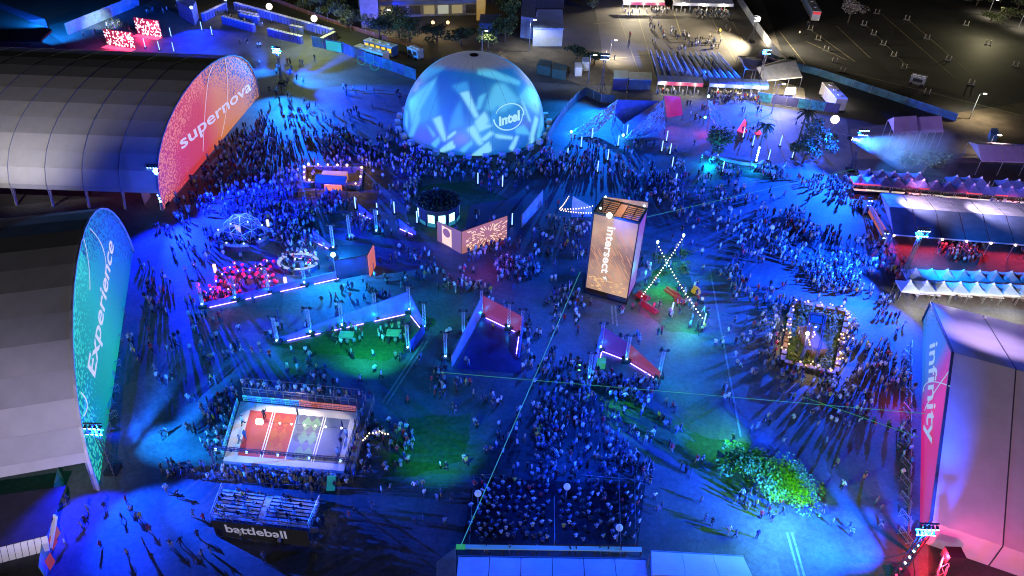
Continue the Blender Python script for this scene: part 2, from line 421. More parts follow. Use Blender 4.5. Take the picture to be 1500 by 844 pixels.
M_SUP = print_mat('print_glow_orange', [(0.0, (0.40, 0.06, 0.20)), (0.2, (0.68, 0.04, 0.08)), (0.42, (0.72, 0.06, 0.04)), (0.58, (0.78, 0.24, 0.05)), (1.0, (0.66, 0.28, 0.12))], (0.02, 0.04, 0.25), (0.95, 0.28, 0.20), 0.40, 0.80, 2.3)
M_EXP = print_mat('print_glow_teal', [(0.0, (0.0, 0.16, 0.22)), (0.25, (0.0, 0.36, 0.22)), (0.45, (0.01, 0.48, 0.34)), (0.7, (0.0, 0.22, 0.50)), (1.0, (0.0, 0.07, 0.38))], (0.0, 0.02, 0.16), (0.05, 0.75, 0.50), 0.45, 0.80, 1.9)
M_INF = print_mat('print_glow_blue_red', [(0.0, (0.55, 0.0, 0.10)), (0.42, (0.75, 0.01, 0.12)), (0.52, (0.45, 0.02, 0.20)), (0.62, (0.03, 0.16, 0.55)), (1.0, (0.0, 0.20, 0.70))], (0.0, 0.03, 0.25), (0.25, 0.0, 0.08), 0.60, 0.75, 2.2)
SEAM = mat('seam_grey', (0.22, 0.23, 0.30), 0.6)
SEAMD = mat('seam_dark', (0.05, 0.05, 0.06), 0.6)
SEAMW = mat('seam_white', (0.5, 0.5, 0.52), 0.6)
A, B = at(380, 140), at(238, 309)
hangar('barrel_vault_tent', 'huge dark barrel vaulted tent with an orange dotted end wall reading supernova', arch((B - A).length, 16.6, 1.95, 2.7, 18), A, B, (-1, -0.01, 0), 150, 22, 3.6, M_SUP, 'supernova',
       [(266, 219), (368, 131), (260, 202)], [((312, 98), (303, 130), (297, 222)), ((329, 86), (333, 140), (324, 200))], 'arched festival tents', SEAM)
A, B = at(195, 368), at(144, 718)
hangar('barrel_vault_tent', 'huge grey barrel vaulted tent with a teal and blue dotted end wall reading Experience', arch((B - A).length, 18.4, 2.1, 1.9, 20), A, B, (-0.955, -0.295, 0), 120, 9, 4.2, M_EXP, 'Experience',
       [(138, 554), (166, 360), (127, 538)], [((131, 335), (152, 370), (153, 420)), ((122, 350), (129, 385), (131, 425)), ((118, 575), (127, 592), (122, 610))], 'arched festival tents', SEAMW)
A, B = at(1352, 470), at(1347, 793)
Wd = (B - A).length
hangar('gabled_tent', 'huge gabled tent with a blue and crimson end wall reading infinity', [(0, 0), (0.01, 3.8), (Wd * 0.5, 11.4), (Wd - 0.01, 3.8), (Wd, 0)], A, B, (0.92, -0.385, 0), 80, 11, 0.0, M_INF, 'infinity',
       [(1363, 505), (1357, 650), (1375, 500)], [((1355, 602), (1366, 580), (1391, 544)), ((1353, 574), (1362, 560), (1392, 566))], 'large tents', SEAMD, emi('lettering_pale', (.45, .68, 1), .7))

# ============================================================ PROJECTION DOME
DC = Vector((-10.5, 163, 0)); DR = 16.5
def dome():
    root = thing('projection_dome', 'large white dome with blue and cyan shard projections and a ringed intel logo', 'dome', DC)
    nu, nv = 220, 90; vs = []; fs = []
    for j in range(nv + 1):
        ph = math.pi / 2 * j / nv
        for i in range(nu):
            a = 2 * math.pi * i / nu
            vs.append(DC + Vector((math.cos(a) * math.cos(ph), math.sin(a) * math.cos(ph), math.sin(ph))) * DR)
    for j in range(nv):
        for i in range(nu): fs.append((j * nu + i, j * nu + (i + 1) % nu, (j + 1) * nu + (i + 1) % nu, (j + 1) * nu + i))
    mb = MB(); mb.add(vs, fs); skin = mb.build('dome_skin', vcol('dome_projection', 'col', 0.5, 1.0), root, smooth=True)  # projector light baked into the skin as glowing vertex colours
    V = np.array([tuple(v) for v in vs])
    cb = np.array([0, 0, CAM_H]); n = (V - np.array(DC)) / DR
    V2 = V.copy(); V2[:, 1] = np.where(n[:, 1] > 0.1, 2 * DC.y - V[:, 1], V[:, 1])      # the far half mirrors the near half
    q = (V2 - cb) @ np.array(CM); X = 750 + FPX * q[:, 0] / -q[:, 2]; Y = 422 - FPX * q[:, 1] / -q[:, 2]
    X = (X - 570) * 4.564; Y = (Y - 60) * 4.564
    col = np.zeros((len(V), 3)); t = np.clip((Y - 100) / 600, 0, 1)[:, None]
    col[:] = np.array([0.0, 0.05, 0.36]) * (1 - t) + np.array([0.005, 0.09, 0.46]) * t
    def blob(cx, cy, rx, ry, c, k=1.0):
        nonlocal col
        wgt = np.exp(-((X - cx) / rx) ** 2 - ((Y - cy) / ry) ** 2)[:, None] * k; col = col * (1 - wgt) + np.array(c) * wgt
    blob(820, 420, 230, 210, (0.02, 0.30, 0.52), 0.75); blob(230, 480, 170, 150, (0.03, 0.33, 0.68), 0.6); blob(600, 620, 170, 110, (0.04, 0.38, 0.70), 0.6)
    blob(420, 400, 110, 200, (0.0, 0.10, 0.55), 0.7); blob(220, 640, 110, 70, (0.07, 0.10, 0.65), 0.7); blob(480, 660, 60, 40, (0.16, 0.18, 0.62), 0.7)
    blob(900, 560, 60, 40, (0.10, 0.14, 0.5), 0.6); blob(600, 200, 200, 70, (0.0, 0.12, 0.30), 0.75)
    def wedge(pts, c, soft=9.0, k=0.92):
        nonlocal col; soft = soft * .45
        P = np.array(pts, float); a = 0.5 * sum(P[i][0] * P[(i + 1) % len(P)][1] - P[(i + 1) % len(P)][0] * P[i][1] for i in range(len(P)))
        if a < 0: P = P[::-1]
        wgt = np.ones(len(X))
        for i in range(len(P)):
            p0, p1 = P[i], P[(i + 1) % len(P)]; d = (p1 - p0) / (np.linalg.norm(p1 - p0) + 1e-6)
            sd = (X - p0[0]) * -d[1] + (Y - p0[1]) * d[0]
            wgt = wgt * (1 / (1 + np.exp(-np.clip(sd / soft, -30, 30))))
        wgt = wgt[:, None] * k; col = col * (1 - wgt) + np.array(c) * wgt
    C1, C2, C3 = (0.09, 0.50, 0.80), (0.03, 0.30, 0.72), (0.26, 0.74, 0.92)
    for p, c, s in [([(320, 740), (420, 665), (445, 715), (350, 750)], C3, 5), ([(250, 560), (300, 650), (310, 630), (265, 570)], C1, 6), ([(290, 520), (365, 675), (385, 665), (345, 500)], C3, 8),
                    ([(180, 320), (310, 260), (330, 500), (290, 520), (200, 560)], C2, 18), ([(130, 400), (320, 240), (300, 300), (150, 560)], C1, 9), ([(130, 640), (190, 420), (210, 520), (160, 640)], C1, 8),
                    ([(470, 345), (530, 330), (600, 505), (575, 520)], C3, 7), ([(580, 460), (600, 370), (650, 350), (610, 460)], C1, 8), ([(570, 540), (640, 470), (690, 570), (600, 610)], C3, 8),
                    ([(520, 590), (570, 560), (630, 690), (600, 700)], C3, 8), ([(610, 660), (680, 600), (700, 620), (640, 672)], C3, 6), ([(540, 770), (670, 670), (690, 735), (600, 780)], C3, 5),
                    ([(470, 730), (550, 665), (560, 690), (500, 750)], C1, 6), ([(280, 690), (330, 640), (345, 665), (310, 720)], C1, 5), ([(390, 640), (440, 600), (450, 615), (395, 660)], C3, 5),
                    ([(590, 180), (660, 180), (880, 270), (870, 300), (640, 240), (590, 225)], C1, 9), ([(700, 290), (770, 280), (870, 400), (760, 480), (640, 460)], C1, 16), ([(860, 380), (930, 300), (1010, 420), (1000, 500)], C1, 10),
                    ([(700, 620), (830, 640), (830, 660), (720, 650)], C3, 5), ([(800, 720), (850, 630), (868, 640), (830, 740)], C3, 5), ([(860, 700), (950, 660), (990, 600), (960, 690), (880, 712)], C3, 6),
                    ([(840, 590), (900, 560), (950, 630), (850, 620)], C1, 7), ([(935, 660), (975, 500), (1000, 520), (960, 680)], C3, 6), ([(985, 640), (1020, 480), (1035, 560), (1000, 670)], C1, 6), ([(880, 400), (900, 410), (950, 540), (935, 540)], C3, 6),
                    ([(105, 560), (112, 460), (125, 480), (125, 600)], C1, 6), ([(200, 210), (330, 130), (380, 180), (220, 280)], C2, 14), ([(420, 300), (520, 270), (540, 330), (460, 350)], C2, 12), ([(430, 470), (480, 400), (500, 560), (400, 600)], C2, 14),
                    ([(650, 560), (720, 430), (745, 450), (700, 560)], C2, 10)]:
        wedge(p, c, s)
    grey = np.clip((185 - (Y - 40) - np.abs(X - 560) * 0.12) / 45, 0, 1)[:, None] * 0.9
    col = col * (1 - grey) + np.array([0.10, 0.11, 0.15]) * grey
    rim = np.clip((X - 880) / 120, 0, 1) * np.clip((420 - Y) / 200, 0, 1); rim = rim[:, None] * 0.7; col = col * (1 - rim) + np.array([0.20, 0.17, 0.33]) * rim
    # the projected light is stored in the vertex colours
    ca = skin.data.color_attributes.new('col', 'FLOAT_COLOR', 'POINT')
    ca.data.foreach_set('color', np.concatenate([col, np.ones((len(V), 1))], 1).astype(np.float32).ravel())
    def on_dome(x, y, off=0.06):
        d = ray(570 + x / 4.564, 60 + y / 4.564).normalized(); o = Vector((0, 0, CAM_H)) - DC
        r = DR + off; b = o.dot(d); c = o.dot(o) - r * r; disc = b * b - c
        if disc < 0: return None
        return DC + o + d * (-b - math.sqrt(disc))
    glow = emi('logo_pale_blue', (0.45, 0.85, 1.0), 0.95)  # projected logo drawn as a glowing mesh
    vs_, fs_, W = text_geo('intel', 0.045)
    mb = MB(); u = Vector((140, -42)); v = Vector((-2, -62)); O = Vector((733, 562)); O = Vector((735, 568))
    P = [on_dome(*(O + u * (q[0] / W) + v * (q[1] / 0.7))) for q in vs_]
    mb.add(P, fs_); mb.build('logo_word', glow, root)
    mb = MB()
    def arc(a0, a1, cx, cy, rx, ry, rot, w0, w1, n=50):
        pts = []
        for k in range(n + 1):
            f = k / n; a = R(a0 + (a1 - a0) * f); wd = (w0 + (w1 - w0) * f) / 2
            for s in (-1, 1):
                x, y = (rx + s * wd) * math.cos(a), (ry + s * wd) * math.sin(a)
                pts.append(on_dome(cx + x * math.cos(rot) - y * math.sin(rot), cy + x * math.sin(rot) + y * math.cos(rot)))
        mb.add(pts, [(2 * k, 2 * k + 1, 2 * k + 3, 2 * k + 2) for k in range(n)])
    arc(10, 195, 795, 510, 97, 84, R(-22), 5, 10); arc(215, 385, 805, 500, 97, 78, R(-22), 4, 9)
    mb.build('logo_ring', glow, root)
    mb = MB(); mb.tube(DC + Vector((0, 0, DR - 0.05)), DC + Vector((0, 0, DR + 0.12)), 1.0, 14); mb.build('vent_collar', BLACK, root)
    for k in range(20):
        mb = MB(); a = 2 * math.pi * k / 20
        pp = [DC + Vector((math.cos(a) * math.cos(t), math.sin(a) * math.cos(t), math.sin(t))) * (DR + .01) for t in [math.pi / 2 * j / 14 for j in range(15)]]
        for j in range(14): mb.beam(pp[j], pp[j + 1], .06, .03)
        mb.build('panel_seam', mat('seam_blue', (.10, .16, .26), .5), root)
    mb = MB()
    for k in range(72):
        a = 2 * math.pi * k / 72; a2 = 2 * math.pi * (k + 1) / 72
        mb.beam(DC + Vector((math.cos(a), math.sin(a), 0)) * (DR + .12) + Vector((0, 0, .1)), DC + Vector((math.cos(a2), math.sin(a2), 0)) * (DR + .12) + Vector((0, 0, .1)), .3)
    mb.build('base_ring', ALU, root)
    n = 30; obs = []
    for k in range(n):
        a = 2 * math.pi * (k + .5) / n
        mb = MB(); mb.box((0, 0, .55), (1.25, 1.25, 1.1), 0); mb.box((0, 0, 1.12), (1.0, 1.0, .06), 0)
        if k == 0:
            o = mb.build('ballast_block', WPAINT); me = o.data
        else: o = bpy.data.objects.new('ballast_block', me); COL.objects.link(o)
        o.location = DC + Vector((math.cos(a), math.sin(a), 0)) * (DR + 1.3); o.rotation_euler[2] = a; obs.append(o)
    series(obs, 'white ballast block at the foot of the dome, {}', 'ballast blocks round the dome', 'ballast block')
dome()


# ============================================================ LIGHT TOWERS
BLUE = (0.03, 0.085, 1.0); CYAN = (0.05, 0.33, 1.0); DEEP = (0.02, 0.02, 1.0); TEAL = (0.03, 0.62, 0.75); WARM = (1.0, 0.86, 0.60); GRN = (0.08, 1.0, 0.10)
def tower(label, base, h, lampm, n=8, head=2.2, name='lighting_tower', guys=True, mast=0.45):
    b = at(*base); root = thing(name, label, 'light tower', b)
    MB().truss(b, b + Vector((0, 0, h)), mast, 0.035).build('mast', STEEL, root)
    mb = MB(); mb.box(b + Vector((0, 0, .25)), (1.6, 1.6, .5))
    mb.build('base_weight', BLACK, root)
    if guys:
        mb = MB()
        for k in range(4):
            a = k * math.pi / 2 + .6; mb.beam(b + Vector((math.cos(a) * 2, math.sin(a) * 2, 0)), b + Vector((0, 0, h * .45)), .07)
        mb.build('outrigger', STEEL, root)
    mb = MB(); mb.beam(b + Vector((-head / 2, 0, h)), b + Vector((head / 2, 0, h)), .14); mb.beam(b + Vector((-head / 2, 0, h - 1)), b + Vector((head / 2, 0, h - 1)), .14)
    mb.build('crossbar', STEEL, root)
    per = max(1, n // 2)
    for k in range(n):
        x = -head / 2 + head * ((k % per) + .5) / per; z = h - (k // per)
        c = b + Vector((x, -.25, z - .3)); d = Vector((0, -.8, -.6)).normalized()
        mb = MB(); mb.tube(c - d * .25, c + d * .2, .13, 8, .18); hs = mb.build('lamp_housing', BLACK, root)
        mb = MB(); mb.tube(c + d * .2, c + d * .26, .15, 8); mb.build('lens', lampm, hs, origin=root['_o'])
    return root, b + Vector((0, -1.3, h - .7))
def wash(root, p, col, power, targets, ang=70, blend=.6, radius=.12):
    for i, t in enumerate(targets):
        light('SPOT', 'floodlight_beam', p, col, power if not isinstance(power, (list, tuple)) else power[i], root, at(*t), ang, blend, radius)
K = 1000.0
r, p = tower('lighting tower with cyan white lamps on the plaza right of the orange supernova wall', (413, 122), 9.5, LAMPC, 10)
wash(r, p, CYAN, 110 * K, [(400, 240), (500, 110), (330, 60)], 85); wash(r, p, BLUE, 380 * K, [(560, 150), (560, 230), (460, 260)], 50); wash(r, p, BLUE, 520 * K, [(340, 62), (460, 85)], 60); T1 = p
r, p = tower('lighting tower with blue lamps at the near foot of the orange wall', (240, 300), 8.5, LAMPB, 8)
wash(r, p, DEEP, 650 * K, [(380, 390), (480, 310), (420, 240)], 70); wash(r, p, DEEP, 110 * K, [(260, 480), (240, 420)], 70); T2 = p
mb = MB()
for k in range(8):
    q = at(223 + k * 1.7, 263 + k * 4.6, 3.2); mb.sphere(q, .22, 8, 5)
tag(mb.build('bulb_string', LAMPB), 'row of eight small blue lamps hanging at the near foot of the orange supernova wall', 'string light')
r, p = tower('lighting tower with blue white lamps at the near foot of the teal Experience wall', (166, 690), 8.5, LAMPC, 8)
wash(r, p, CYAN, 42 * K, [(330, 590), (460, 540), (330, 500)], 80); wash(r, p, BLUE, 60 * K, [(230, 790)], 70); wash(r, p, BLUE, 110 * K, [(390, 750)], 50); wash(r, p, BLUE, 200 * K, [(640, 700)], 40)
wash(r, p, DEEP, 60 * K, [(120, 800), (260, 500)], 80); T3 = p
r, p = tower('tall lighting mast with blue lamps at the left end of the entrance gates', (880, 140), 11, LAMPB, 12)
wash(r, p, CYAN, 60 * K, [(850, 250), (780, 200)], 90); wash(r, p, BLUE, 160 * K, [(930, 240)], 90); T4 = p
r, p = tower('tall lighting mast with blue lamps in front of the cream lit tent', (1110, 130), 11, LAMPB, 12)
wash(r, p, BLUE, 140 * K, [(1100, 200), (1000, 240), (1200, 180)], 85); wash(r, p, (.06, .16, 1), 420 * K, [(1015, 92)], 60); T5 = p
r, p = tower('lighting tower with stacked cyan lamps at the left end of the row of canopy tents', (1245, 250), 10, LAMPC, 10)
wash(r, p, BLUE, 260 * K, [(1150, 290), (1080, 260), (1220, 330)], 85); wash(r, p, BLUE, 160 * K, [(1130, 215)], 60); wash(r, p, CYAN, 50 * K, [(1350, 255)], 60); T6 = p
r, p = tower('tall lighting tower with cyan lamps beside the near row of blue canopies', (1318, 416), 11.5, LAMPC, 10)
wash(r, p, BLUE, 260 * K, [(1180, 420), (1100, 370), (1240, 520), (1000, 500), (1200, 340)], 75); wash(r, p, CYAN, 40 * K, [(1430, 400)], 80)
wash(r, p, CYAN, 60 * K, [(640, 620)], 40); T7 = p
r, p = tower('lighting tower with cyan lamps in front of the near foot of the infinity wall', (1318, 838), 9.0, LAMPC, 10)
wash(r, p, BLUE, 210 * K, [(1200, 760), (1130, 620), (1260, 600), (1050, 760)], 70); wash(r, p, DEEP, 200 * K, [(1000, 620), (900, 640)], 50)
wash(r, p, (1.0, 0.02, 0.08), 3 * K, [(1440, 820)], 55); T8 = p
# bright cyan lamp on the lounge wall
def pole_lamp(label, base, h, m, r=.35, name='pole_lamp'):
    b = at(*base); root = thing(name, label, 'lamp post', b)
    MB().tube(b, b + Vector((0, 0, h)), .09, 8, .06).build('pole', ALU, root); MB().tube(b, b + Vector((0, 0, .15)), .5, 10).build('base_plate', BLACK, root)
    MB().sphere(b + Vector((0, 0, h + r * .6)), r, 14, 8).build('globe', m, root, smooth=True)
    return root, b + Vector((0, -.4, h + r))
r, p = pole_lamp('bright cyan lamp on a thin pole behind the blue lounge wall', (493, 411), 5, emi('lamp_cyan_hot', (0.35, 0.85, 1.0), 25), .38)
light('POINT', 'cyan_point', p + Vector((0, 0, .6)), CYAN, 26 * K, r, radius=.3)
# glowing balloon lamps
HOT = emi('balloon_white', (1.0, 0.90, 0.72), 3.2)
for px_, lab in [((334, 19), 'leftmost glowing balloon lamp behind the white roofed toilet rows'), ((398, 33), 'middle glowing balloon lamp behind the white roofed toilet rows'), ((463, 51), 'rightmost glowing balloon lamp behind the white roofed toilet rows'),
                 ((1211, 214), 'glowing balloon lamp on a mast right of the palm trees')]:
    r, p = pole_lamp(lab, px_, 4.2 if px_[0] < 1000 else 6, HOT, .95, 'balloon_lamp')
    light('POINT', 'balloon_light', p + Vector((0, 0, .9)), WARM, 1.2 * K, r, radius=.5)
for px_, lab in [((1126, 352), 'unlit pale balloon lamp right of the crossed string lights'), ((828, 735), 'pale balloon lamp on a pole between the two seated crowds'), ((700, 745), 'pale balloon lamp at the left edge of the seated crowd'), ((903, 795), 'pale balloon lamp at the right edge of the seated crowd')]:
    pole_lamp(lab, px_, 2.6, emi('balloon_dim', (0.25, 0.42, 0.95), 0.38, base=(.3, .3, .35)), .42, 'balloon_lamp')  # these globes give off a faint glow
# street lamps
def street_lamp(label, base, h, power=0, col=WARM, m=LAMPW):
    b = at(*base); root = thing('street_lamp', label, 'street lamp', b)
    MB().tube(b, b + Vector((0, 0, h)), .12, 8, .07).build('pole', ALU, root)
    mb = MB(); mb.beam(b + Vector((0, 0, h)), b + Vector((1.2, 0, h + .15)), .09); mb.build('arm', ALU, root)
    MB().box(b + Vector((1.2, 0, h + .12)), (.8, .35, .14)).build('lamp_head', m, root)
    if power: light('SPOT', 'street_light', b + Vector((1.2, 0, h - .1)), col, power * .42, root, b + Vector((1.2, 0, 0)), 140, .6, .2)
street_lamp('tall street lamp at the brush beside the road, above the toilet rows', (445, 17), 8)
street_lamp('white street lamp standing on the corner in front of the flat roofed white building', (775, 76), 9, 9 * K, (.8, .9, 1))
street_lamp('short street lamp directly behind the top of the dome', (706, 82), 7, 6 * K)
street_lamp('street lamp beside the trees in front of the parking garage', (566, 50), 7, 5 * K)
street_lamp('street lamp on the dirt strip left of the blue lamp mast', (861, 125), 8, 3 * K, (.8, .9, 1))
street_lamp('street lamp at the edge of the bright entrance lot with a tall white post', (893, 85), 5, 14 * K)
street_lamp('tall lamp post standing on the blue plaza below the cream lit tent', (1130, 166), 7.5, 3 * K, (.08, .2, 1))
street_lamp('leaning street lamp at the far right of the dark parking lot', (1420, 174), 6.5, 12 * K)
street_lamp('street lamp on the dirt behind the purple lit hall', (1443, 228), 5, 5 * K)
street_lamp('street lamp in the far top right corner among bushes', (1447, 22), 5, 7 * K)
street_lamp('second street lamp in the far top right corner', (1492, 40), 5, 5 * K)
r, p = tower('bright white floodlight tower at the fence of the entrance lot', (1101, 62), 8, emi('lamp_white_hot', (1, .95, .82), 40), 6, 1.8, 'floodlight_tower')
MB().sphere(p + Vector((0, -.3, .3)), .55, 12, 8).build('glare_globe', MATS['lamp_white_hot'], r)
light('SPOT', 'white_flood', p + Vector((-.4, -.8, .8)), WARM, 60 * K, r, at(1020, 62), 125, .5, .3); light('SPOT', 'white_flood', p + Vector((.4, .2, .8)), WARM, 25 * K, r, at(1190, 70), 110, .7, .3); light('SPOT', 'white_flood', p + Vector((.4, .2, .8)), WARM, 30 * K, r, at(1280, 90), 70, .8, .3)
r, p = tower('white floodlight tower behind the far entrance canopies', (930, 2), 9, LAMPW, 4, 1.5, 'floodlight_tower'); wash(r, p, WARM, 35 * K, [(900, 60), (1000, 50)], 90)

# ============================================================ LED TUBES ON STANDS
def tube_lamp():
    root = thing('light_tube', None, None, (0, 0, 0))
    MB().tube((0, 0, .15), (0, 0, 2.6), .10, 8).build('tube', TUBEB, root)
    MB().tube((0, 0, 0), (0, 0, .15), .42, 10).build('base_plate', BLACK, root)
    return root
t0 = tube_lamp(); used = False
def place(proto, flag, loc, **k):
    if not flag[0]: flag[0] = True; proto.location = loc; 
    else: proto = dup(proto, loc)
    if 'rz' in k: proto.rotation_euler[2] = k['rz']
    return proto
fl = [False]
rows = [([(851, 216), (831, 233), (890, 235), (905, 214), (867, 203), (918, 198), (875, 252), (976, 207), (981, 226), (984, 246), (989, 271), (969, 222)], 'blue light tube before the net sculptures, {}', 'light tubes before the net sculptures'),
        ([(1051, 231), (1058, 252), (1088, 202), (1102, 214), (1122, 200), (1142, 214), (1125, 235), (1160, 232), (1184, 225)], 'blue light tube standing among the palm trees, {}', 'light tubes among the palms'),
        ([(521, 306), (553, 315), (578, 313), (611, 327)], 'blue light tube between the round kiosk and the warm lit bar, {}', 'light tubes left of the kiosk'),
        ([(213, 70), (234, 74), (255, 76), (251, 54), (296, 45), (311, 52)], 'blue light tube on the plaza behind the orange walled hangar, {}', 'light tubes behind the hangar'),
        ([(700, 270), (736, 274), (750, 330)], 'violet light tube in front of the dome crowd, {}', 'light tubes in front of the dome')]
for pts, f, g in rows:
    os_ = [place(t0, fl, at(*q)) for q in pts]
    series(os_, f, g, 'light tube', key=lambda o: proj(o.location)[0])

# ============================================================ LOW LIT WALLS ON POSTS
def light_wall(name, label, base_pts, hs, m, tubes=True, posts=True, group=None, postlab=None, tcol=STRIP, panel=2.4, posth=5.0, inner=-1):
    """base_pts px list of the foot, hs heights at those points"""
    G = [at(*q) for q in base_pts]; root = thing(name, label, 'wall', G[0], group)
    for i in range(len(G) - 1):
        a, b = G[i], G[i + 1]; L = (b - a).length; n = max(1, int(L / panel)); d = (b - a) / n; nor = Vector((d.y, -d.x, 0)).normalized()
        for k in range(n):
            h0 = hs[i] + (hs[i + 1] - hs[i]) * k / n; h1 = hs[i] + (hs[i + 1] - hs[i]) * (k + 1) / n
            p, q = a + d * (k + .01), a + d * (k + .99)
            mb = MB(); mb.slab([p + Vector((0, 0, .05)), q + Vector((0, 0, .05)), q + Vector((0, 0, h1)), p + Vector((0, 0, h0))], .16)
            mb.build('wall_panel', m[i] if isinstance(m, list) else m, root)
        if tubes:
            ng = max(1, int(round(L / 6.0))); dd = (b - a) / ng
            for k in range(ng):
                mb = MB(); mb.tube(a + dd * (k + .13) + nor * .45 + Vector((0, 0, .22)), a + dd * (k + .87) + nor * .45 + Vector((0, 0, .22)), .06, 6)
                mb.build('light_strip', tcol, root)
    return root, G
def truss_post(h=5.0):
    root = thing('truss_post', None, None, (0, 0, 0))
    MB().truss((0, 0, .6), (0, 0, h), .38, .03).build('truss', ALU, root)
    MB().box((0, 0, .3), (1.3, 1.1, .6)).build('ballast', BLACK, root)
    MB().beam((-.8, 0, h + .1), (.8, 0, h + .1), .18).build('crossbar', STEEL, root)
    for s in (-1, 1):
        hd = MB().tube((s * .5, 0, h + .1), (s * .5, -.35, h + .5), .2, 8).build('spotlight_head', BLACK, root)
    MB().sphere((0, -.25, .8), .13, 8, 5).build('uplight_lens', LAMPC, root)
    return root
tp0 = truss_post(); pf = [False]
def posts(pts, fmt, group):
    os_ = []
    for q in pts:
        o = place(tp0, pf, at(*q)); os_.append(o)
        light('POINT', 'uplight', Vector((0, -.9, 1.2)), CYAN, 120, None).parent = o
    series(os_, fmt, group, 'light post', key=lambda o: proj(o.location)[0])
NAVY = mat('navy_panel', (0.12, 0.14, 0.55), 0.55)
PINK = emi('screen_coral', (0.75, 0.12, 0.25), 0.28, True); PURP = emi('screen_violet', (0.12, 0.03, 0.85), 0.38, True); ORNG = emi('screen_orange', (1.0, 0.24, 0.12), 0.6)
# wedge wall round the green lit lawn
light_wall('wedge_wall', 'long blue wedge shaped wall rising to the right behind the green lit lawn', [(412, 500), (600, 458)], [.8, 4.2], NAVY)
light_wall('wedge_wall', 'short blue wall closing the right end of the green lit lawn', [(603, 460), (622, 484)], [3.8, 1.6], NAVY)
light_wall('wedge_wall', 'low blue corner wall below the right end of the green lit lawn', [(622, 488), (601, 517)], [1.6, 2.2], NAVY)
posts([(407, 503), (456, 490), (502, 480), (551, 466), (600, 457), (622, 482), (598, 513)], 'truss light post along the blue wedge wall round the green lawn, {}', 'truss posts round the lawn')
# lounge wall
light_wall('lounge_wall', 'long low blue wall with light strips along the near side of the crowded lounge', [(300, 451), (548, 396)], [1.0, 1.6], NAVY)
posts([(298, 450), (346, 440), (394, 428), (447, 418)], 'truss post along the lounge wall, {}', 'truss posts along the lounge')
def boxy(name, label, cat, quad, h, m, roofm=None, parts=()):
    P = [at(*q) for q in quad]; c = sum(P, Vector()) / len(P); root = thing(name, label, cat, c)
    MB().prism([(p.x, p.y) for p in P], 0.02, h).build('body', m, root)
    if roofm:
        Q = [c + (p - c) * 1.04 for p in P]; MB().prism([(p.x, p.y) for p in Q], h, h + .18).build('roof', roofm, root)
    return root, P
DKB = mat('dark_blue_panel', (0.05, 0.05, 0.14), 0.6)
r, P = boxy('lounge_stage', 'dark blue box room with an orange lit end at the right of the lounge', 'stage', [(494, 410), (540, 402), (548, 388), (500, 388)], 3.9, DKB, BLACK)
mb = MB(); a, b = at(542, 405), at(550, 389); mb.slab([a, b, b + Vector((0, 0, 4.2)), a + Vector((0, 0, 4.2))], .2); mb.build('end_screen', ORNG, r)
light_wall('lounge_screen', 'small blue wall with one light strip left of the blue box room', [(460, 352), (487, 366)], [2.2, .8], NAVY)
light_wall('lounge_screen', 'small blue wall with one light strip below the warm lit bar', [(526, 312), (548, 322)], [2.0, .8], NAVY)
light_wall('lounge_screen', 'small blue wall with one light strip left of the coral screens', [(585, 334), (610, 345)], [2.0, .8], NAVY)
posts([(513, 350), (489, 366), (552, 342)], 'slim truss light post behind the blue box room, {}', 'truss posts behind the box room')
# coral V walls
DIM = mat('grey_wall_panel', (0.28, 0.30, 0.36), 0.6)
light_wall('corner_wall', 'grey slatted wall running down left of the coral lit panel', [(662, 538), (706, 462)], [2.2, 4.0], DIM, tubes=False)
light_wall('corner_wall', 'coral lit wall panel above the dark blue floor', [(707, 462), (764, 489)], [4.0, 3.4], emi('screen_coral_a', (0.70, 0.09, 0.42), 0.28, True))
light_wall('corner_wall', 'thin blue lit wall edge at the right of the coral lit panel', [(765, 489), (760, 525)], [3.4, .6], NAVY)
posts([(653, 526), (679, 494), (705, 462), (745, 482), (764, 492)], 'truss light post on the coral and grey corner wall, {}', 'truss posts on the corner wall')
sheet('stage_floor', px((706, 464), (762, 492), (764, 548), (668, 540)), 0.02, mat('dark_blue_floor', (0.03, 0.03, 0.12), 0.4))
light_wall('corner_wall', 'blue wall left of the violet lit wall above the crowd', [(868, 552), (878, 512)], [4.2, 4.4], NAVY)
light_wall('corner_wall', 'violet and coral lit wall tapering down to the right above the crowd', [(879, 512), (918, 527), (966, 556)], [4.4, 3.2, 1.4], [PURP, PINK])
posts([(862, 556), (879, 512), (917, 530), (965, 552)], 'truss light post on the violet lit wall, {}', 'truss posts on the violet wall')
boxy('monitor_box', 'small green lit box at the foot of the violet lit wall', 'equipment box', [(874, 541), (886, 541), (886, 533), (874, 533)], 1.2, emi('screen_green', (0.05, .6, .35), .5))
# LED screens with burst pattern
r, G = light_wall('led_screen', 'coral LED screen with a burst of short rays facing the red lit dancers', [(677, 372), (742, 350)], [4.6, 4.9], emi('screen_salmon', (0.80, 0.30, 0.26), .5), tubes=False)
a, b = G; X = (b - a); nor = Vector((X.y, -X.x, 0)).normalized() * .12; mb = MB(); c = a + X * .56 + Vector((0, 0, 2.5))
for k in range(240):
    an = random.random() * 6.28; rr = .5 + 3.6 * random.random() ** .7; mb = MB(); ln = .25 + .5 * random.random(); wd = .05 + .05 * random.random()
    d = X.normalized() * math.cos(an) + Vector((0, 0, math.sin(an))); p = c + d * rr; q = c + d * (rr + ln)
    if not (.2 < p.z < 4.5 and .2 < q.z < 4.5 and 0 < (p - a).dot(X.normalized()) < X.length and 0 < (q - a).dot(X.normalized()) < X.length): continue
    n = d.cross(nor).normalized() * wd; mb.add([p + nor - n, q + nor - n, q + nor + n, p + nor + n], [(0, 1, 2, 3)]); mb.build('screen_ray', emi('graphic_peach', (1, .68, .48), 1.1), r)
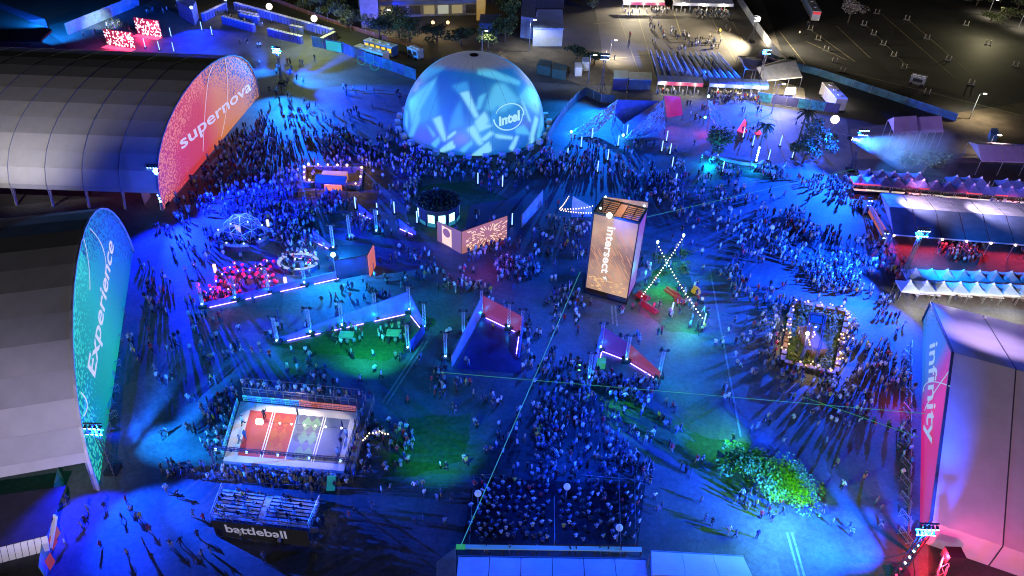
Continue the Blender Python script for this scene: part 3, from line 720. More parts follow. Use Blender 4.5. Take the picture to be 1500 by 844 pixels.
r, G = light_wall('led_screen', 'mauve LED screen with an archway figure left of the burst screen', [(641, 353), (676, 372)], [4.2, 4.6], emi('screen_mauve', (0.42, 0.22, 0.32), .5), tubes=False)
a, b = G; X = (b - a); nor = Vector((X.y, -X.x, 0)).normalized() * .12; U = X.normalized(); s0 = X.length * .22
mb = MB(); mb.add([a + nor + U * s0 + Vector((0, 0, .3)), a + nor + U * (s0 + 2.4) + Vector((0, 0, .3)), a + nor + U * (s0 + 2.4) + Vector((0, 0, 4.0)), a + nor + U * s0 + Vector((0, 0, 4.0))], [(0, 1, 2, 3)])
mb.build('screen_graphic', emi('graphic_peach', (1, .6, .4), 1.1), r)
mb = MB(); cc = a + nor * 1.4 + U * (s0 + 1.2) + Vector((0, 0, 2.9)); mb.add([cc + (U * math.cos(t) + Vector((0, 0, math.sin(t)))) * .9 for t in [k * math.pi / 8 for k in range(16)]], [tuple(range(16))]); mb.build('screen_disc', emi('screen_rose', (.35, .15, .2), .7), r)

for q in [(690, 372), (720, 365), (735, 358)]:
    b = at(*q, 3.5); light('POINT', 'red_wash', b + Vector((0, -2, 0)), (1, .03, .03), .16 * K)
light_wall('barrier_wall', 'pale glass wall running up to the right of the coral LED screens', [(764, 334), (794, 300)], [3.0, 3.4], mat('pale_panel', (.3, .36, .42), .4), tubes=False)
sheet('stage_floor', px((690, 300), (766, 290), (766, 345), (745, 350), (680, 335)), 0.02, MATS['dark_blue_floor'])
r, G = light_wall('net_screen', 'pale triangular net wall strung with bulbs left of the intersect tower', [(836, 318), (866, 318)], [4.6, 2.2], mat('pale_panel', (.3, .36, .42), .4), tubes=False)

# ============================================================ INTERSECT TOWER
def intersect():
    h = 15.5; FL, FR = at(870, 312, h), at(936, 328, h)
    f = (FR - FL); f.z = 0; Wd = f.length; U = f.normalized(); N = Vector((-U.y, U.x, 0))   # N points away
    D = 4.8
    FLg = Vector((FL.x, FL.y, 0)); root = thing('led_tower', 'tall box tower with an orange streaked screen reading intersect and open truss top', 'tower', FLg)
    P = lambda u, v, z: FLg + U * (u * Wd) + N * (v * D) + Vector((0, 0, z))
    grad = emi('screen_bronze', (0.50, 0.27, 0.15), 0.85)
    t = grad.node_tree; b = t.nodes['Principled BSDF']; tc = t.nodes.new('ShaderNodeTexCoord'); no = t.nodes.new('ShaderNodeTexNoise'); no.inputs['Scale'].default_value = .18; no.inputs['Detail'].default_value = 3
    t.links.new(tc.outputs['Object'], no.inputs[0]); rp = t.nodes.new('ShaderNodeValToRGB'); t.links.new(no.outputs[0], rp.inputs[0]); t.links.new(rp.outputs[0], b.inputs['Emission Color'])
    rp.color_ramp.elements[0].position = .35; rp.color_ramp.elements[0].color = (.30, .15, .09, 1); rp.color_ramp.elements[1].position = .62; rp.color_ramp.elements[1].color = (.74, .46, .27, 1)
    nx, nz = 3, 6
    for i in range(nx):
        for j in range(nz):
            z0, z1 = 1.2 + (h - 1.2) * j / nz, 1.2 + (h - 1.2) * (j + 1) / nz
            mb = MB(); mb.slab([P(i / nx + .002, 0, z0 + .01), P((i + 1) / nx - .002, 0, z0 + .01), P((i + 1) / nx - .002, 0, z1 - .01), P(i / nx + .002, 0, z1 - .01)], .12); mb.build('screen_panel', grad, root)
    for j in range(nz):
        z0, z1 = 1.2 + (h - 1.2) * j / nz, 1.2 + (h - 1.2) * (j + 1) / nz
        mb = MB(); mb.slab([P(1, .04, z0 + .01), P(1, .96, z0 + .01), P(1, .96, z1 - .01), P(1, .04, z1 - .01)], .12); mb.build('side_screen', emi('screen_magenta', (.42, .06, .50), .55), root)
    mb = MB(); mb.slab([P(0, .02, .4), P(0, 1, .4), P(0, 1, h), P(0, .02, h)], .1); mb.build('side_wall', BLACK, root)
    mb = MB(); mb.slab([P(0, 1, .4), P(1, 1, .4), P(1, 1, h + 1.2), P(0, 1, h + .4)], .1); mb.build('back_wall', emi('inner_copper', (.55, .26, .16), .42, base=(.3, .2, .15)), root)
    mb = MB()
    for u in (0, 1):
        for v in (0, 1): mb.beam(P(u, v, 0), P(u, v, h + .2), .18)
    for u in (0, 1): mb.beam(P(u, 0, h + .1), P(u, 1, h + .1), .3)
    for v in (0, 1): mb.beam(P(0, v, h + .1), P(1, v, h + .1), .3)
    mb.build('frame', BLACK, root)
    for k in range(7):
        v = .12 + .12 * k; z = h - .3 * (k % 2)
        mb = MB(); mb.beam(P(0, v, h), P(.42, v, h), .12); mb.beam(P(.6, v, h), P(1, v, h), .12); mb.build('truss_rung', STEEL, root)
    for u in (.02, .2, .42, .6, .8, .97):
        mb = MB(); mb.beam(P(u, 0, h + .12), P(u, 1, h + .12), .12); mb.build('truss_bar', STEEL, root)
    mb = MB(); mb.box(P(.5, .5, .2), (Wd + .3, D + .3, .4), math.atan2(U.y, U.x)); mb.build('plinth', BLACK, root)
    mb = MB(); o = N * -.09
    for k in range(150):
        u = random.random(); z = 1.6 + random.random() * 13.2; L = .5 + 1.6 * random.random()
        dx, dz = .55, -.84
        if u + dx * L / Wd > 1 or z + dz * L < 1.3: continue
        p = P(u, 0, z) + o; q = p + U * (dx * L) + Vector((0, 0, dz * L)); n = (U * .84 + Vector((0, 0, .55))) * .055
        mb.add([p - n, q - n, q + n, p + n], [(0, 1, 2, 3)])
    mb.build('screen_streak', emi('streak_orange', (1.0, .48, .24), .7), root)
    for k in range(26):
        mb = MB(); u = .05 + .85 * random.random(); z = 1.5 + random.random() * 2.2; p = P(u, 0, z) + o * 1.2
        mb.add([p, p + U * .5, p + U * .5 + Vector((0, 0, .22)), p + Vector((0, 0, .22))], [(0, 1, 2, 3)])
        mb.build('screen_tile', emi('tile_gold', (1.0, .6, .25), .9), root)
    A_, B_ = P(0, 0, 0), P(1, 0, 0)
    O, X, Y = [on_wall(*q, A_, B_) - N * .14 for q in ((891, 331), (881, 399), (903, 333))]
    mb = MB(); put_text(mb, 'intersect', O, X - O, Y - O, .03); mb.build('lettering', emi('letter_white', (1, .95, .9), 1.0), root)
    O, X, Y = [on_wall(*q, A_, B_) - N * .14 for q in ((884, 403), (882.5, 410), (890, 405))]
    mb = MB(); put_text(mb, 'f', O, X - O, Y - O, .01); mb.build('lettering_small', MATS['letter_white'], root)
    mb = MB(); mb.sphere(P(.36, -.1, h + .5), .42, 12, 8); mb.build('top_lamp', emi('lamp_white_hot', (1, .95, .82), 40), root)
    light('POINT', 'tower_top', P(.36, -1.2, h + 1.2), (.05, .4, 1), 5 * K, root, radius=.2)
    for tq in ((770, 500), (700, 400), (1000, 520), (1050, 420), (820, 620)): light('SPOT', 'tower_top_beam', P(.36, -.5, h + 1.4), BLUE, 42 * K, root, at(*tq), 62, .8, .15)
    light('POINT', 'tower_inside', P(.5, .55, h - 1.5), (1, .5, .3), 250, root, radius=.4)
    for u, v in ((.05, .98), (.93, .98), (.1, .2)):
        mb = MB(); mb.sphere(P(u, v, h + .5), .16, 8, 5); mb.build('corner_lamp', LAMPC, root)
intersect()

# ============================================================ ROUND KIOSK
def kiosk():
    c = at(643, 318); root = thing('round_kiosk', 'round dark kiosk with a leafy roof and bright cyan lit windows', 'kiosk', c)
    n = 12; r = 3.9; h = 3.2
    for k in range(n):
        a0, a1 = 2 * math.pi * k / n, 2 * math.pi * (k + 1) / n
        p, q = c + Vector((math.cos(a0), math.sin(a0), 0)) * r, c + Vector((math.cos(a1), math.sin(a1), 0)) * r
        mb = MB(); mb.slab([p, q, q + Vector((0, 0, h)), p + Vector((0, 0, h))], .15); wl = mb.build('wall_panel', BLACK, root)
        nor = ((p + q) / 2 - c).normalized() * .12
        U = (q - p)
        if k % 2 == 0 or k in (9,):
            mb = MB(); mb.slab([p + U * .18 + nor + Vector((0, 0, .9)), p + U * .82 + nor + Vector((0, 0, .9)), p + U * .82 + nor + Vector((0, 0, 2.6)), p + U * .18 + nor + Vector((0, 0, 2.6))], .06)
            mb.build('window', emi('window_cyan', (.45, .95, 1), 2.2, True), wl, origin=root['_o'])
        mb = MB(); mb.slab([p + U * .1 + nor + Vector((0, 0, .1)), p + U * .9 + nor + Vector((0, 0, .1)), p + U * .9 + nor + Vector((0, 0, .8)), p + U * .1 + nor + Vector((0, 0, .8))], .05)
        mb.build('lower_panel', emi('panel_teal', (.05, .45, .6), .5), wl, origin=root['_o'])
        mb = MB(); mb.sphere(p + nor + Vector((0, 0, h + .1)), .16, 8, 5); mb.build('eave_lamp', LAMPC, root)
    mb = MB(); mb.tube(c + Vector((0, 0, h)), c + Vector((0, 0, h + .5)), r + .35, n); mb.build('roof', BLACK, root)
    mb = MB()
    for k in range(700):
        a = random.random() * 6.28; rr = (r + .3) * math.sqrt(random.random()); p = c + Vector((math.cos(a) * rr, math.sin(a) * rr, h + .5 + random.random() * .5))
        d = Vector((random.gauss(0, 1), random.gauss(0, 1), random.gauss(0, .7))).normalized() * .3; e2 = d.cross(Vector((random.random(), random.random(), 1))).normalized() * .15
        mb.add([p - d, p + e2, p + d, p - e2], [(0, 1, 2, 3)])
    o = mb.build('roof_foliage', mat('leaf_dark', (.03, .055, .025), .9), root); o['kind'] = 'stuff'
kiosk()
# ============================================================ GEODESIC CLEAR DOME
def geodome():
    c = at(356, 342); root = thing('geodesic_dome', 'see-through geodesic frame dome in the middle of the left crowd', 'dome', c)
    bm = bmesh.new(); bmesh.ops.create_icosphere(bm, subdivisions=2, radius=3.7)
    mb = MB(); seen = 0
    for e in bm.edges:
        a, b = e.verts[0].co, e.verts[1].co
        if a.z < -.4 or b.z < -.4: continue
        mb.beam(c + a, c + b, .075)
    mb.build('strut_frame', mat('strut_white', (.7, .75, .85), .4), root)
    mb = MB()
    for f in bm.faces:
        if all(v.co.z > -.4 for v in f.verts) and random.random() < .8: mb.add([c + v.co * .985 for v in f.verts], [(0, 1, 2)])
    mb.build('clear_skin', mat('clear_film', (.5, .55, .7), .15, trans=.82), root)
    mb = MB(); q = [at(343, 329, 1.5), at(352, 331, 1.5), at(353, 341, 1.2), at(346, 338, 1.2)]; mb.slab(q, .1); mb.build('screen', emi('screen_cream', (.9, .75, .65), .8), root)
    mb = MB(); mb.tube(c + Vector((0, 0, 0)), c + Vector((0, 0, .5)), 3.2, 16); mb.build('floor_ring', BLACK, root); bm.free(); light('POINT', 'dome_fill', c + Vector((0, 0, 5.2)), (.1, .22, 1), 900, root, radius=.3)  # point light added above the frame to brighten the struts
geodome()
# ============================================================ BARS
def bar_ring(name, label, cpx, rx, ry, top, n=22, h=1.1, roof=None, rot=0, lamps=None, gap=0):
    c = at(*cpx); root = thing(name, label, 'bar', c)
    for k in range(n):
        if gap and k % gap == 0: continue
        a0, a1 = 2 * math.pi * k / n, 2 * math.pi * (k + .96) / n
        f = lambda a, s: c + Vector((math.cos(a) * rx * s * math.cos(rot) - math.sin(a) * ry * s * math.sin(rot), math.cos(a) * rx * s * math.sin(rot) + math.sin(a) * ry * s * math.cos(rot), 0))
        p = [f(a0, 1), f(a1, 1), f(a1, .86), f(a0, .86)]
        mb = MB(); mb.prism([(v.x, v.y) for v in p], .02, h, 0); mb.prism([(v.x, v.y) for v in [f(a0, 1.02), f(a1, 1.02), f(a1, .82), f(a0, .82)]], h, h + .1, 1)
        mb.build('counter_section', [DKB, top], root)
        if lamps and k % 2 == 0:
            q = f((a0 + a1) / 2, .92); mb = MB(); mb.sphere(q + Vector((0, 0, h + .5)), .16, 8, 5); mb.build('table_lamp', lamps, root)
    return root, c
r, c = bar_ring('oval_bar', 'oval bar ringed with white light in the lounge crowd', (438, 391), 3.5, 2.5, emi('bar_top_white', (.55, .65, 1), .75, True), 20, gap=7)
mb = MB(); mb.box(c + Vector((0, 0, .8)), (1.2, .8, 1.6)); mb.build('back_cabinet', GREY, r); light('POINT', 'bar_light', c + Vector((0, 0, 3)), (.4, .5, 1), 900, r)
bar_ring('round_bar', 'round counter of tables below the geodesic dome', (356, 352), 4.8, 3.9, mat('bar_top', (.3, .3, .35), .5), 18, lamps=emi('lamp_small', (.5, .7, 1), 3), gap=5)
def bulbs(root, pts, n, r=.11, m=BULB, sag=.5, name='bulb_string'):
    mb = MB(); wi = MB()
    for i in range(len(pts) - 1):
        a, b = pts[i], pts[i + 1]; prev = None
        for k in range(n + 1):
            u = k / n; p = a.lerp(b, u) - Vector((0, 0, sag * 4 * u * (1 - u)))
            mb.sphere(p, r, 6, 4)
            if prev is not None: wi.beam(prev, p, .03)
            prev = p
    o = mb.build(name, m, root); wi.build('cable', BLACK, root); return o
# warm lit rectangular bar with canopy, upper left
def warm_bar():
    c = at(490, 268); root = thing('canopy_bar', 'warm lit bar under a dark blue flat canopy in the upper left crowd', 'bar', c)
    Q = [at(463, 256, 3.2), at(508, 259, 3.2), at(506, 270, 3.2), at(461, 268, 3.2)]
    MB().slab(Q, .2).build('canopy', mat('canopy_navy', (.05, .05, .16), .6), root)
    for q in Q:
        MB().beam(q - Vector((0, 0, 3.2)), q, .14).build('post', STEEL, root)
    mb = MB(); mb.box(c + Vector((0, 1, .9)), (5, 1.4, 1.8)); mb.build('back_bar', emi('bar_back', (1, .35, .12), .55), root)
    R4 = [at(447, 250), at(531, 252), at(528, 279), at(447, 273)]; k_ = 0
    for i in range(4):
        a, b = R4[i], R4[(i + 1) % 4]; n = max(2, int((b - a).length / 1.8))
        for k in range(n):
            p, q = a.lerp(b, k / n), a.lerp(b, (k + .9) / n)
            mb = MB(); mb.beam(p + Vector((0, 0, .55)), q + Vector((0, 0, .55)), .6, 1.1); mb.build('counter_section', WOOD, root)
            if k % 2 == 0 or random.random() < .4:
                mb = MB(); m_ = (p + q) / 2; mb.sphere(m_ + Vector((0, 0, 1.5)), .2 + .12 * random.random(), 8, 5); mb.build('table_lamp', emi('lamp_amber', (1, .62, .3), 2.6), root)
                k_ += 1
                if k_ % 2 == 0: light('POINT', 'lamp_light', m_ + Vector((0, 0, 2.2)), (1, .55, .22), 170, root)
    MB().box(at(488, 275, .9), (3.4, .3, 1.2)).build('menu_sign', emi('menu_orange', (1, .25, .1), 1.0), root)
warm_bar()
# warm hedge bar, right
def hedge_bar():
    Q = [at(1160, 448), at(1240, 462), at(1222, 553), at(1144, 535)]; c = sum(Q, Vector()) / 4
    root = thing('hedged_bar', 'rectangular bar ringed by warm lamps and low hedges in the right crowd', 'bar', c)
    n_ = 0
    for i in range(4):
        a, b = Q[i], Q[(i + 1) % 4]; n = int((b - a).length / 1.5)
        inn = (c - (a + b) / 2).normalized()
        for k in range(n):
            p, q = a.lerp(b, (k + .05) / n), a.lerp(b, (k + .8) / n)
            mb = MB(); mb.beam(p + Vector((0, 0, .5)), q + Vector((0, 0, .5)), .7, 1.0); mb.build('counter_section', WOOD, root)
            m_ = (p + q) / 2
            if random.random() < .72:
                mb = MB()
                for t in range(random.choice((1, 2, 3))): mb.sphere(m_ + Vector((random.gauss(0, .35), random.gauss(0, .3), 1.3 + .3 * random.random())), .11 + .07 * random.random(), 8, 5)
                mb.build('lamp_cluster', emi('lamp_cream', (1, .66, .30), 1.5), root)
                n_ += 1
                if n_ % 3 == 0: light('POINT', 'lamp_light', m_ + Vector((0, 0, 2.6)), (1, .72, .30), 300, root)
            if random.random() < .5:
                h = MB()
                for t in range(70):
                    pp = m_ + inn * (1.3 + random.random() * .9) + Vector((random.gauss(0, .5), random.gauss(0, .5), .15 + random.random() * .9)); d = Vector((random.gauss(0, 1), random.gauss(0, 1), random.gauss(0, 1))).normalized() * .22; e2 = d.cross(Vector((.3, .2, 1))).normalized() * .12
                    h.add([pp - d, pp + e2, pp + d, pp - e2], [(0, 1, 2, 3)])
                h.build('hedge', mat('hedge_green', (.12, .14, .03), .8), root)
    T = [at(1188, 459, 3), at(1209, 463, 3), at(1200, 513, 3), at(1180, 509, 3)]
    mb = MB(); mb.slab([T[0], T[1], T[1].lerp(T[2], .28), T[0].lerp(T[3], .28)], .15); mb.build('roof_sheet', BLACK, root)
    mb = MB()
    for i in range(4): mb.truss(T[i], T[(i + 1) % 4], .3, .03)
    for q in T: mb.truss(q - Vector((0, 0, 3)), q, .3, .03)
    mb.build('truss_frame', mat('truss_blue', (.05, .06, .14), .4, .4), root)
    mb = MB(); mb.box((T[0] + T[2]) / 2 - Vector((0, 0, 2)), (2.2, 5.5, 1.6), .15); mb.build('back_bar', WOOD, root)
    for k in range(9):
        mb = MB(); q = (T[0] + T[2]) / 2 + Vector((random.uniform(-1.2, 1.2), random.uniform(-2.5, 2.8), -.9)); mb.sphere(q, .14, 6, 4); mb.build('bar_lamp', emi('lamp_amber', (1, .62, .3), 2.6), root)
    q = at(1183, 489, 3.2); mb = MB(); mb.sphere(q, .3, 10, 6); mb.build('work_lamp', LAMPW, root); light('POINT', 'work_light', q + Vector((0, 0, .6)), WARM, 250, root)
hedge_bar()
# red cafe tables in the lounge
tb = thing('cafe_table', None, None)
MB().tube((0, 0, .7), (0, 0, .76), .55, 12).build('table_top', mat('table_dark', (.06, .06, .08), .5), tb)
MB().tube((0, 0, 0), (0, 0, .7), .06, 6).build('pedestal', STEEL, tb)
MB().sphere((0, 0, .9), .13, 8, 5).build('table_lamp', emi('lamp_pink', (1, .55, .75), 4), tb)
for k in range(4):
    a = k * math.pi / 2 + .4; c = Vector((math.cos(a), math.sin(a), 0)) * 1.15
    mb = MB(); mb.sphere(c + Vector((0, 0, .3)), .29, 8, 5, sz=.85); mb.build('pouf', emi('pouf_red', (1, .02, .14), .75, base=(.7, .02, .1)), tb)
tabs = []
for i, q in enumerate([(345, 392), (327, 408), (310, 430), (345, 424), (392, 388), (367, 402), (394, 410), (376, 396), (452, 377), (350, 403), (318, 418), (456, 392), (338, 398), (384, 400), (396, 418), (305, 436), (336, 430)]):
    o = tb if i == 0 else dup(tb); o.location = at(*q); o.rotation_euler[2] = random.random() * 3; tabs.append(o)
series(tabs, 'dark cafe table ringed by glowing red poufs in the lounge, {}', 'red pouf tables in the lounge', 'cafe table', key=lambda o: proj(o.location)[0])
for q in [(345, 400), (320, 420), (385, 395)]: light('POINT', 'pouf_glow', at(*q, 2.2), (1, .03, .15), 450)
def glow_post(label, base, h=1.6, m=emi('post_peach', (1, .62, .5), 1.6)):
    b = at(*base); mb = MB(); mb.beam(b, b + Vector((0, 0, h)), .42, .42); return tag(mb.build('glowing_post', m, origin=b), label, 'light post')
glow_post('glowing peach post at the left of the red poufs', (316, 399)); glow_post('glowing peach post below the oval bar', (419, 418)); glow_post('glowing pale post right of the geodesic dome', (393, 331), 1.3, emi('post_pale', (.8, .85, 1), 1.2))

# ============================================================ SPORTS COURT
def court():
    A_, B_, C_, D_ = at(357, 596), at(522, 612), at(500, 690), at(334, 676)      # outer white apron: far left, far right, near right, near left
    root = thing('sports_court', 'brightly lit dodgeball court, left half red and right half blue grey', 'sports court', (A_ + B_ + C_ + D_) / 4)
    F = lambda u, v, z=0: A_.lerp(B_, u).lerp(D_.lerp(C_, u), v) + Vector((0, 0, z))
    mb = MB(); mb.prism([(p.x, p.y) for p in (F(-.03, -.05), F(1.03, -.05), F(1.03, 1.04), F(-.03, 1.04))], 0.03, .5); mb.build('platform', mat('court_apron', (.62, .56, .50), .6, var=.1), root)
    def patch(name, u0, u1, v0, v1, m, z=.505):
        mb = MB(); mb.add([F(u0, v0, z), F(u0, v1, z), F(u1, v1, z), F(u1, v0, z)], [(0, 1, 2, 3)]); mb.build(name, m, root)
    patch('red_court_half', .08, .50, .10, .93, mat('court_red', (.50, .045, .045), .5, var=.15, scale=.4)); patch('blue_court_half', .50, .96, .10, .93, mat('court_blue', (.10, .13, .24), .5, var=.2, scale=.4))
    LW = mat('court_line', (.75, .73, .70), .5, var=.05)
    for u in (.275, .295, .495, .725, .745): patch('court_line', u, u + .009, .10, .93, LW, .512)
    GR = mat('court_green', (.11, .26, .18), .5); OG = mat('court_orange', (.56, .085, .04), .5); DB = mat('court_deep', (.05, .07, .17), .5)
    def star(u, v, du, dv, m):
        mb = MB(); pts = []
        for k in range(16):
            a = k * math.pi / 8; rr = abs(math.cos(a)) ** 3 + abs(math.sin(a)) ** 3; rr = max(.22, rr); pts.append(F(u + du * rr * math.cos(a), v + dv * rr * math.sin(a), .516))
        mb.add(pts[::-1], [tuple(range(16))]); mb.build('court_star', m, root)
    def disc(u, v, du, dv, m):
        mb = MB(); mb.add([F(u + du * math.cos(a), v + dv * math.sin(a), .51) for a in [-k * math.pi / 8 for k in range(16)]], [tuple(range(16))]); mb.build('court_disc', m, root)
    for i, u in enumerate((.555, .64, .715)):
        for j, v in enumerate((.17, .34, .52)):
            disc(u, v + .0, .038, .08, DB)
    for u in (.60, .68): 
        for v in (.25, .52, .80): star(u, v, .045, .13, GR)
    for u in (.34, .42, .12, .20):
        for v in (.25, .50, .76):
            if u > .3: star(u, v, .04, .12, OG)
    # railing panels with chain print
    CB = emi('rail_blue', (.03, .22, .55), .35, base=(.1, .3, .6)); CO = emi('rail_orange', (.85, .16, .04), .4, base=(.6, .2, .1)); CGn = emi('rail_green', (.05, .55, .35), .35, base=(.1, .5, .4))
    for k in range(24):
        u0, u1 = k / 24, (k + .94) / 24; m = (CB if k % 3 else CGn) if k < 12 else CO
        mb = MB(); 
        for j in range(3):
            for i in range(3):
                p = F(u0 + (u1 - u0) * (i + .5) / 3, -.06, .75 + .32 * j); mb.tube(p + Vector((-.13, 0, .10)), p + Vector((.13, 0, -.10)), .035, 4); mb.tube(p + Vector((-.13, 0, -.10)), p + Vector((.13, 0, .10)), .035, 4)
        mb.beam(F(u0, -.06, 1.6), F(u1, -.06, 1.6), .08); mb.beam(F(u0, -.06, .6), F(u0, -.06, 1.6), .06); mb.build('railing_panel', m, root)
    for k in range(13):
        v0, v1 = k / 13, (k + .94) / 13
        for side, u, m in ((0, -.04, CB if k % 2 else CGn), (1, 1.03, mat('rail_tan', (.3, .22, .16), .6))):
            mb = MB()
            for j in range(3):
                for i in range(3):
                    p = F(u, v0 + (v1 - v0) * (i + .5) / 3, .75 + .32 * j); mb.tube(p + Vector((0, -.13, .10)), p + Vector((0, .13, -.10)), .035, 4)
            mb.beam(F(u, v0, 1.6), F(u, v1, 1.6), .08); mb.beam(F(u, v0, .6), F(u, v0, 1.6), .06); mb.build('railing_panel', m, root)
    # spectator gallery on the far side and right side
    G0 = mat('scaffold_brown', (.20, .15, .13), .6)
    mb = MB()
    for k in range(15):
        u = k / 14; mb.beam(F(u, -.12, 0), F(u, -.12, 2.5), .08); mb.beam(F(u, -.32, 0), F(u, -.32, 2.5), .08)
    mb.beam(F(0, -.12, 2.5), F(1, -.12, 2.5), .09); mb.beam(F(0, -.32, 2.5), F(1, -.32, 2.5), .09); mb.beam(F(0, -.12, 2.0), F(1, -.12, 2.0), .05)
    mb.build('gallery_scaffold', G0, root)
    mb = MB(); mb.prism([(p.x, p.y) for p in (F(0, -.33), F(1.02, -.33), F(1.02, -.11), F(0, -.11))], .9, 1.05); mb.build('gallery_deck', G0, root)
    mb = MB(); mb.prism([(p.x, p.y) for p in (F(1.06, -.3), F(1.13, -.3), F(1.13, 1.05), F(1.06, 1.05))], .9, 1.05)
    for k in range(10):
        v = -.25 + 1.3 * k / 9; mb.beam(F(1.06, v, 0), F(1.06, v, 2.1), .08); mb.beam(F(1.13, v, 0), F(1.13, v, 2.1), .08)
    mb.beam(F(1.06, -.3, 2.1), F(1.06, 1.05, 2.1), .08); mb.beam(F(1.13, -.3, 2.1), F(1.13, 1.05, 2.1), .08)
    mb.build('side_gallery', mat('scaffold_tan', (.30, .24, .18), .6), root)
    # overhead truss with lamps on the near side and lamp line over the court
    a, b = at(306, 655, 4.2), at(512, 674, 4.2); mb = MB(); mb.truss(a, b, .3, .03); mb.beam(a, a - Vector((0, 0, 4.2)), .15); mb.beam(b, b - Vector((0, 0, 4.2)), .15); mb.build('overhead_truss', STEEL, root)
    for k in range(9):
        p = a.lerp(b, (k + .4) / 9); mb = MB(); mb.tube(p - Vector((0, 0, .4)), p - Vector((0, 0, .1)), .13, 8); mb.build('spot_head', BLACK if k % 2 else LAMPB, root)
    for x in (410, 427, 446, 462, 477, 500):
        p = at(x, 620 + (x - 410) * .08, 4.6); mb = MB(); mb.sphere(p, .12, 8, 5); mb.build('hanging_lamp', LAMPW, root)
    mb = MB(); mb.beam(at(380, 617, 4.62), at(505, 628, 4.62), .03); mb.build('lamp_cable', BLACK, root)
    p = at(380, 618, 4.6); mb = MB(); mb.box(p, (.8, .4, .6)); mb.build('flood_panel', LAMPW, root)
    light('SPOT', 'court_flood', F(.5, -.25, 7.5), (1, .86, .72), 3.6 * K, root, F(.42, .55), 78, .35, .3)
    light('SPOT', 'court_flood', F(.1, -.1, 6.5), (1, .86, .72), 1.8 * K, root, F(.35, .6), 85, .5, .3)
    light('SPOT', 'court_flood', F(.95, -.1, 6.5), (.95, .88, .85), 1.5 * K, root, F(.7, .6), 85, .5, .3)
    return F
CF = court()
# speaker and table clutter right of the court
bulbs(thing('string_light', 'short warm string of lamps hanging right of the court', 'string light', at(543, 640)), [at(532, 645, 1.6), at(541, 635, 1.9), at(556, 632, 1.9), at(568, 636, 1.6)], 3, .10, BULB, .1)

# ============================================================ BLEACHERS
def bleachers():
    A_, B_, C_, D_ = at(327, 716, .4), at(469, 734, .4), at(452, 776, 2.6), at(311, 760, 2.6)
    root = thing('bleachers', 'blue lit bleachers behind the court with a black back panel reading battleball', 'bleachers', at(390, 760))
    n = 8; F = lambda u, v, z=0: A_.lerp(B_, u).lerp(D_.lerp(C_, u), v) + Vector((0, 0, z))
    BW = mat('bench_white', (.55, .58, .62), .5)
    for k in range(n):
        v = (k + .25) / n
        for u0, u1 in ((0, .44), (.53, 1)):
            for dv in (0, .035):
                mb = MB(); mb.beam(F(u0, v + dv), F(u1, v + dv), .17, .06); mb.build('bench_plank', BW, root)
            mb = MB(); mb.beam(F(u0, v + .07, -.25), F(u1, v + .07, -.25), .42, .05); mb.build('foot_board', mat('bench_dark', (.12, .13, .18), .6), root)
    mb = MB()
    for k in range(n * 2): mb.beam(F(.45, (k + .3) / n / 2, -.1), F(.52, (k + .3) / n / 2, -.1), .28, .05)
    mb.build('aisle_step', BW, root)
    mb = MB()
    for u in [k / 10 for k in range(11)]:
        mb.beam(F(u, 0, -.4), F(u, 1, -.4), .08); q = F(u, 1); mb.beam((q.x, q.y, 0), q, .08)
    mb.build('frame', STEEL, root)
    mb = MB()
    for a, b in ((F(0, 1.02), F(1, 1.02)), (F(0, 0), F(0, 1.02)), (F(1, 0), F(1, 1.02))):
        m_ = 14; mb.beam(a + Vector((0, 0, 1.05)), b + Vector((0, 0, 1.05)), .07); mb.beam(a + Vector((0, 0, .55)), b + Vector((0, 0, .55)), .05)
        for k in range(m_ + 1): p = a.lerp(b, k / m_); mb.beam(p, p + Vector((0, 0, 1.05)), .045)
    mb.build('guard_rail', ALU, root)
    a, b = F(0, 1.07, 0), F(1, 1.07, 0); a.z = b.z = 0
    mb = MB(); mb.slab([a + Vector((0, 0, .1)), b + Vector((0, 0, .1)), b + Vector((0, 0, 2.9)), a + Vector((0, 0, 2.9))], .12); mb.build('back_panel', BLACK, root)
    U = (b - a); N = Vector((U.y, -U.x, 0)).normalized() * .1
    mb = MB(); put_text(mb, 'battleball', a + N + U * .13 + Vector((0, 0, 1.15)), U * .64, Vector((0, 0, 1.35)), .02); mb.build('lettering', emi('letter_violet_white', (.7, .68, 1), .38), root)
bleachers()
b = at(478, 719); r = thing('banner_stand', 'teal green banner leaning at the right end of the bleachers', 'banner', b)
mb = MB(); mb.slab([b, b + Vector((1.0, .1, 0)), b + Vector((1.3, .5, 2.3)), b + Vector((.3, .4, 2.3))], .08); mb.build('fabric', emi('banner_teal', (.02, .35, .25), .4, base=(.1, .5, .4)), r)
MB().beam(b + Vector((.4, .9, 0)), b + Vector((.7, .45, 2.1)), .07).build('prop', STEEL, r)

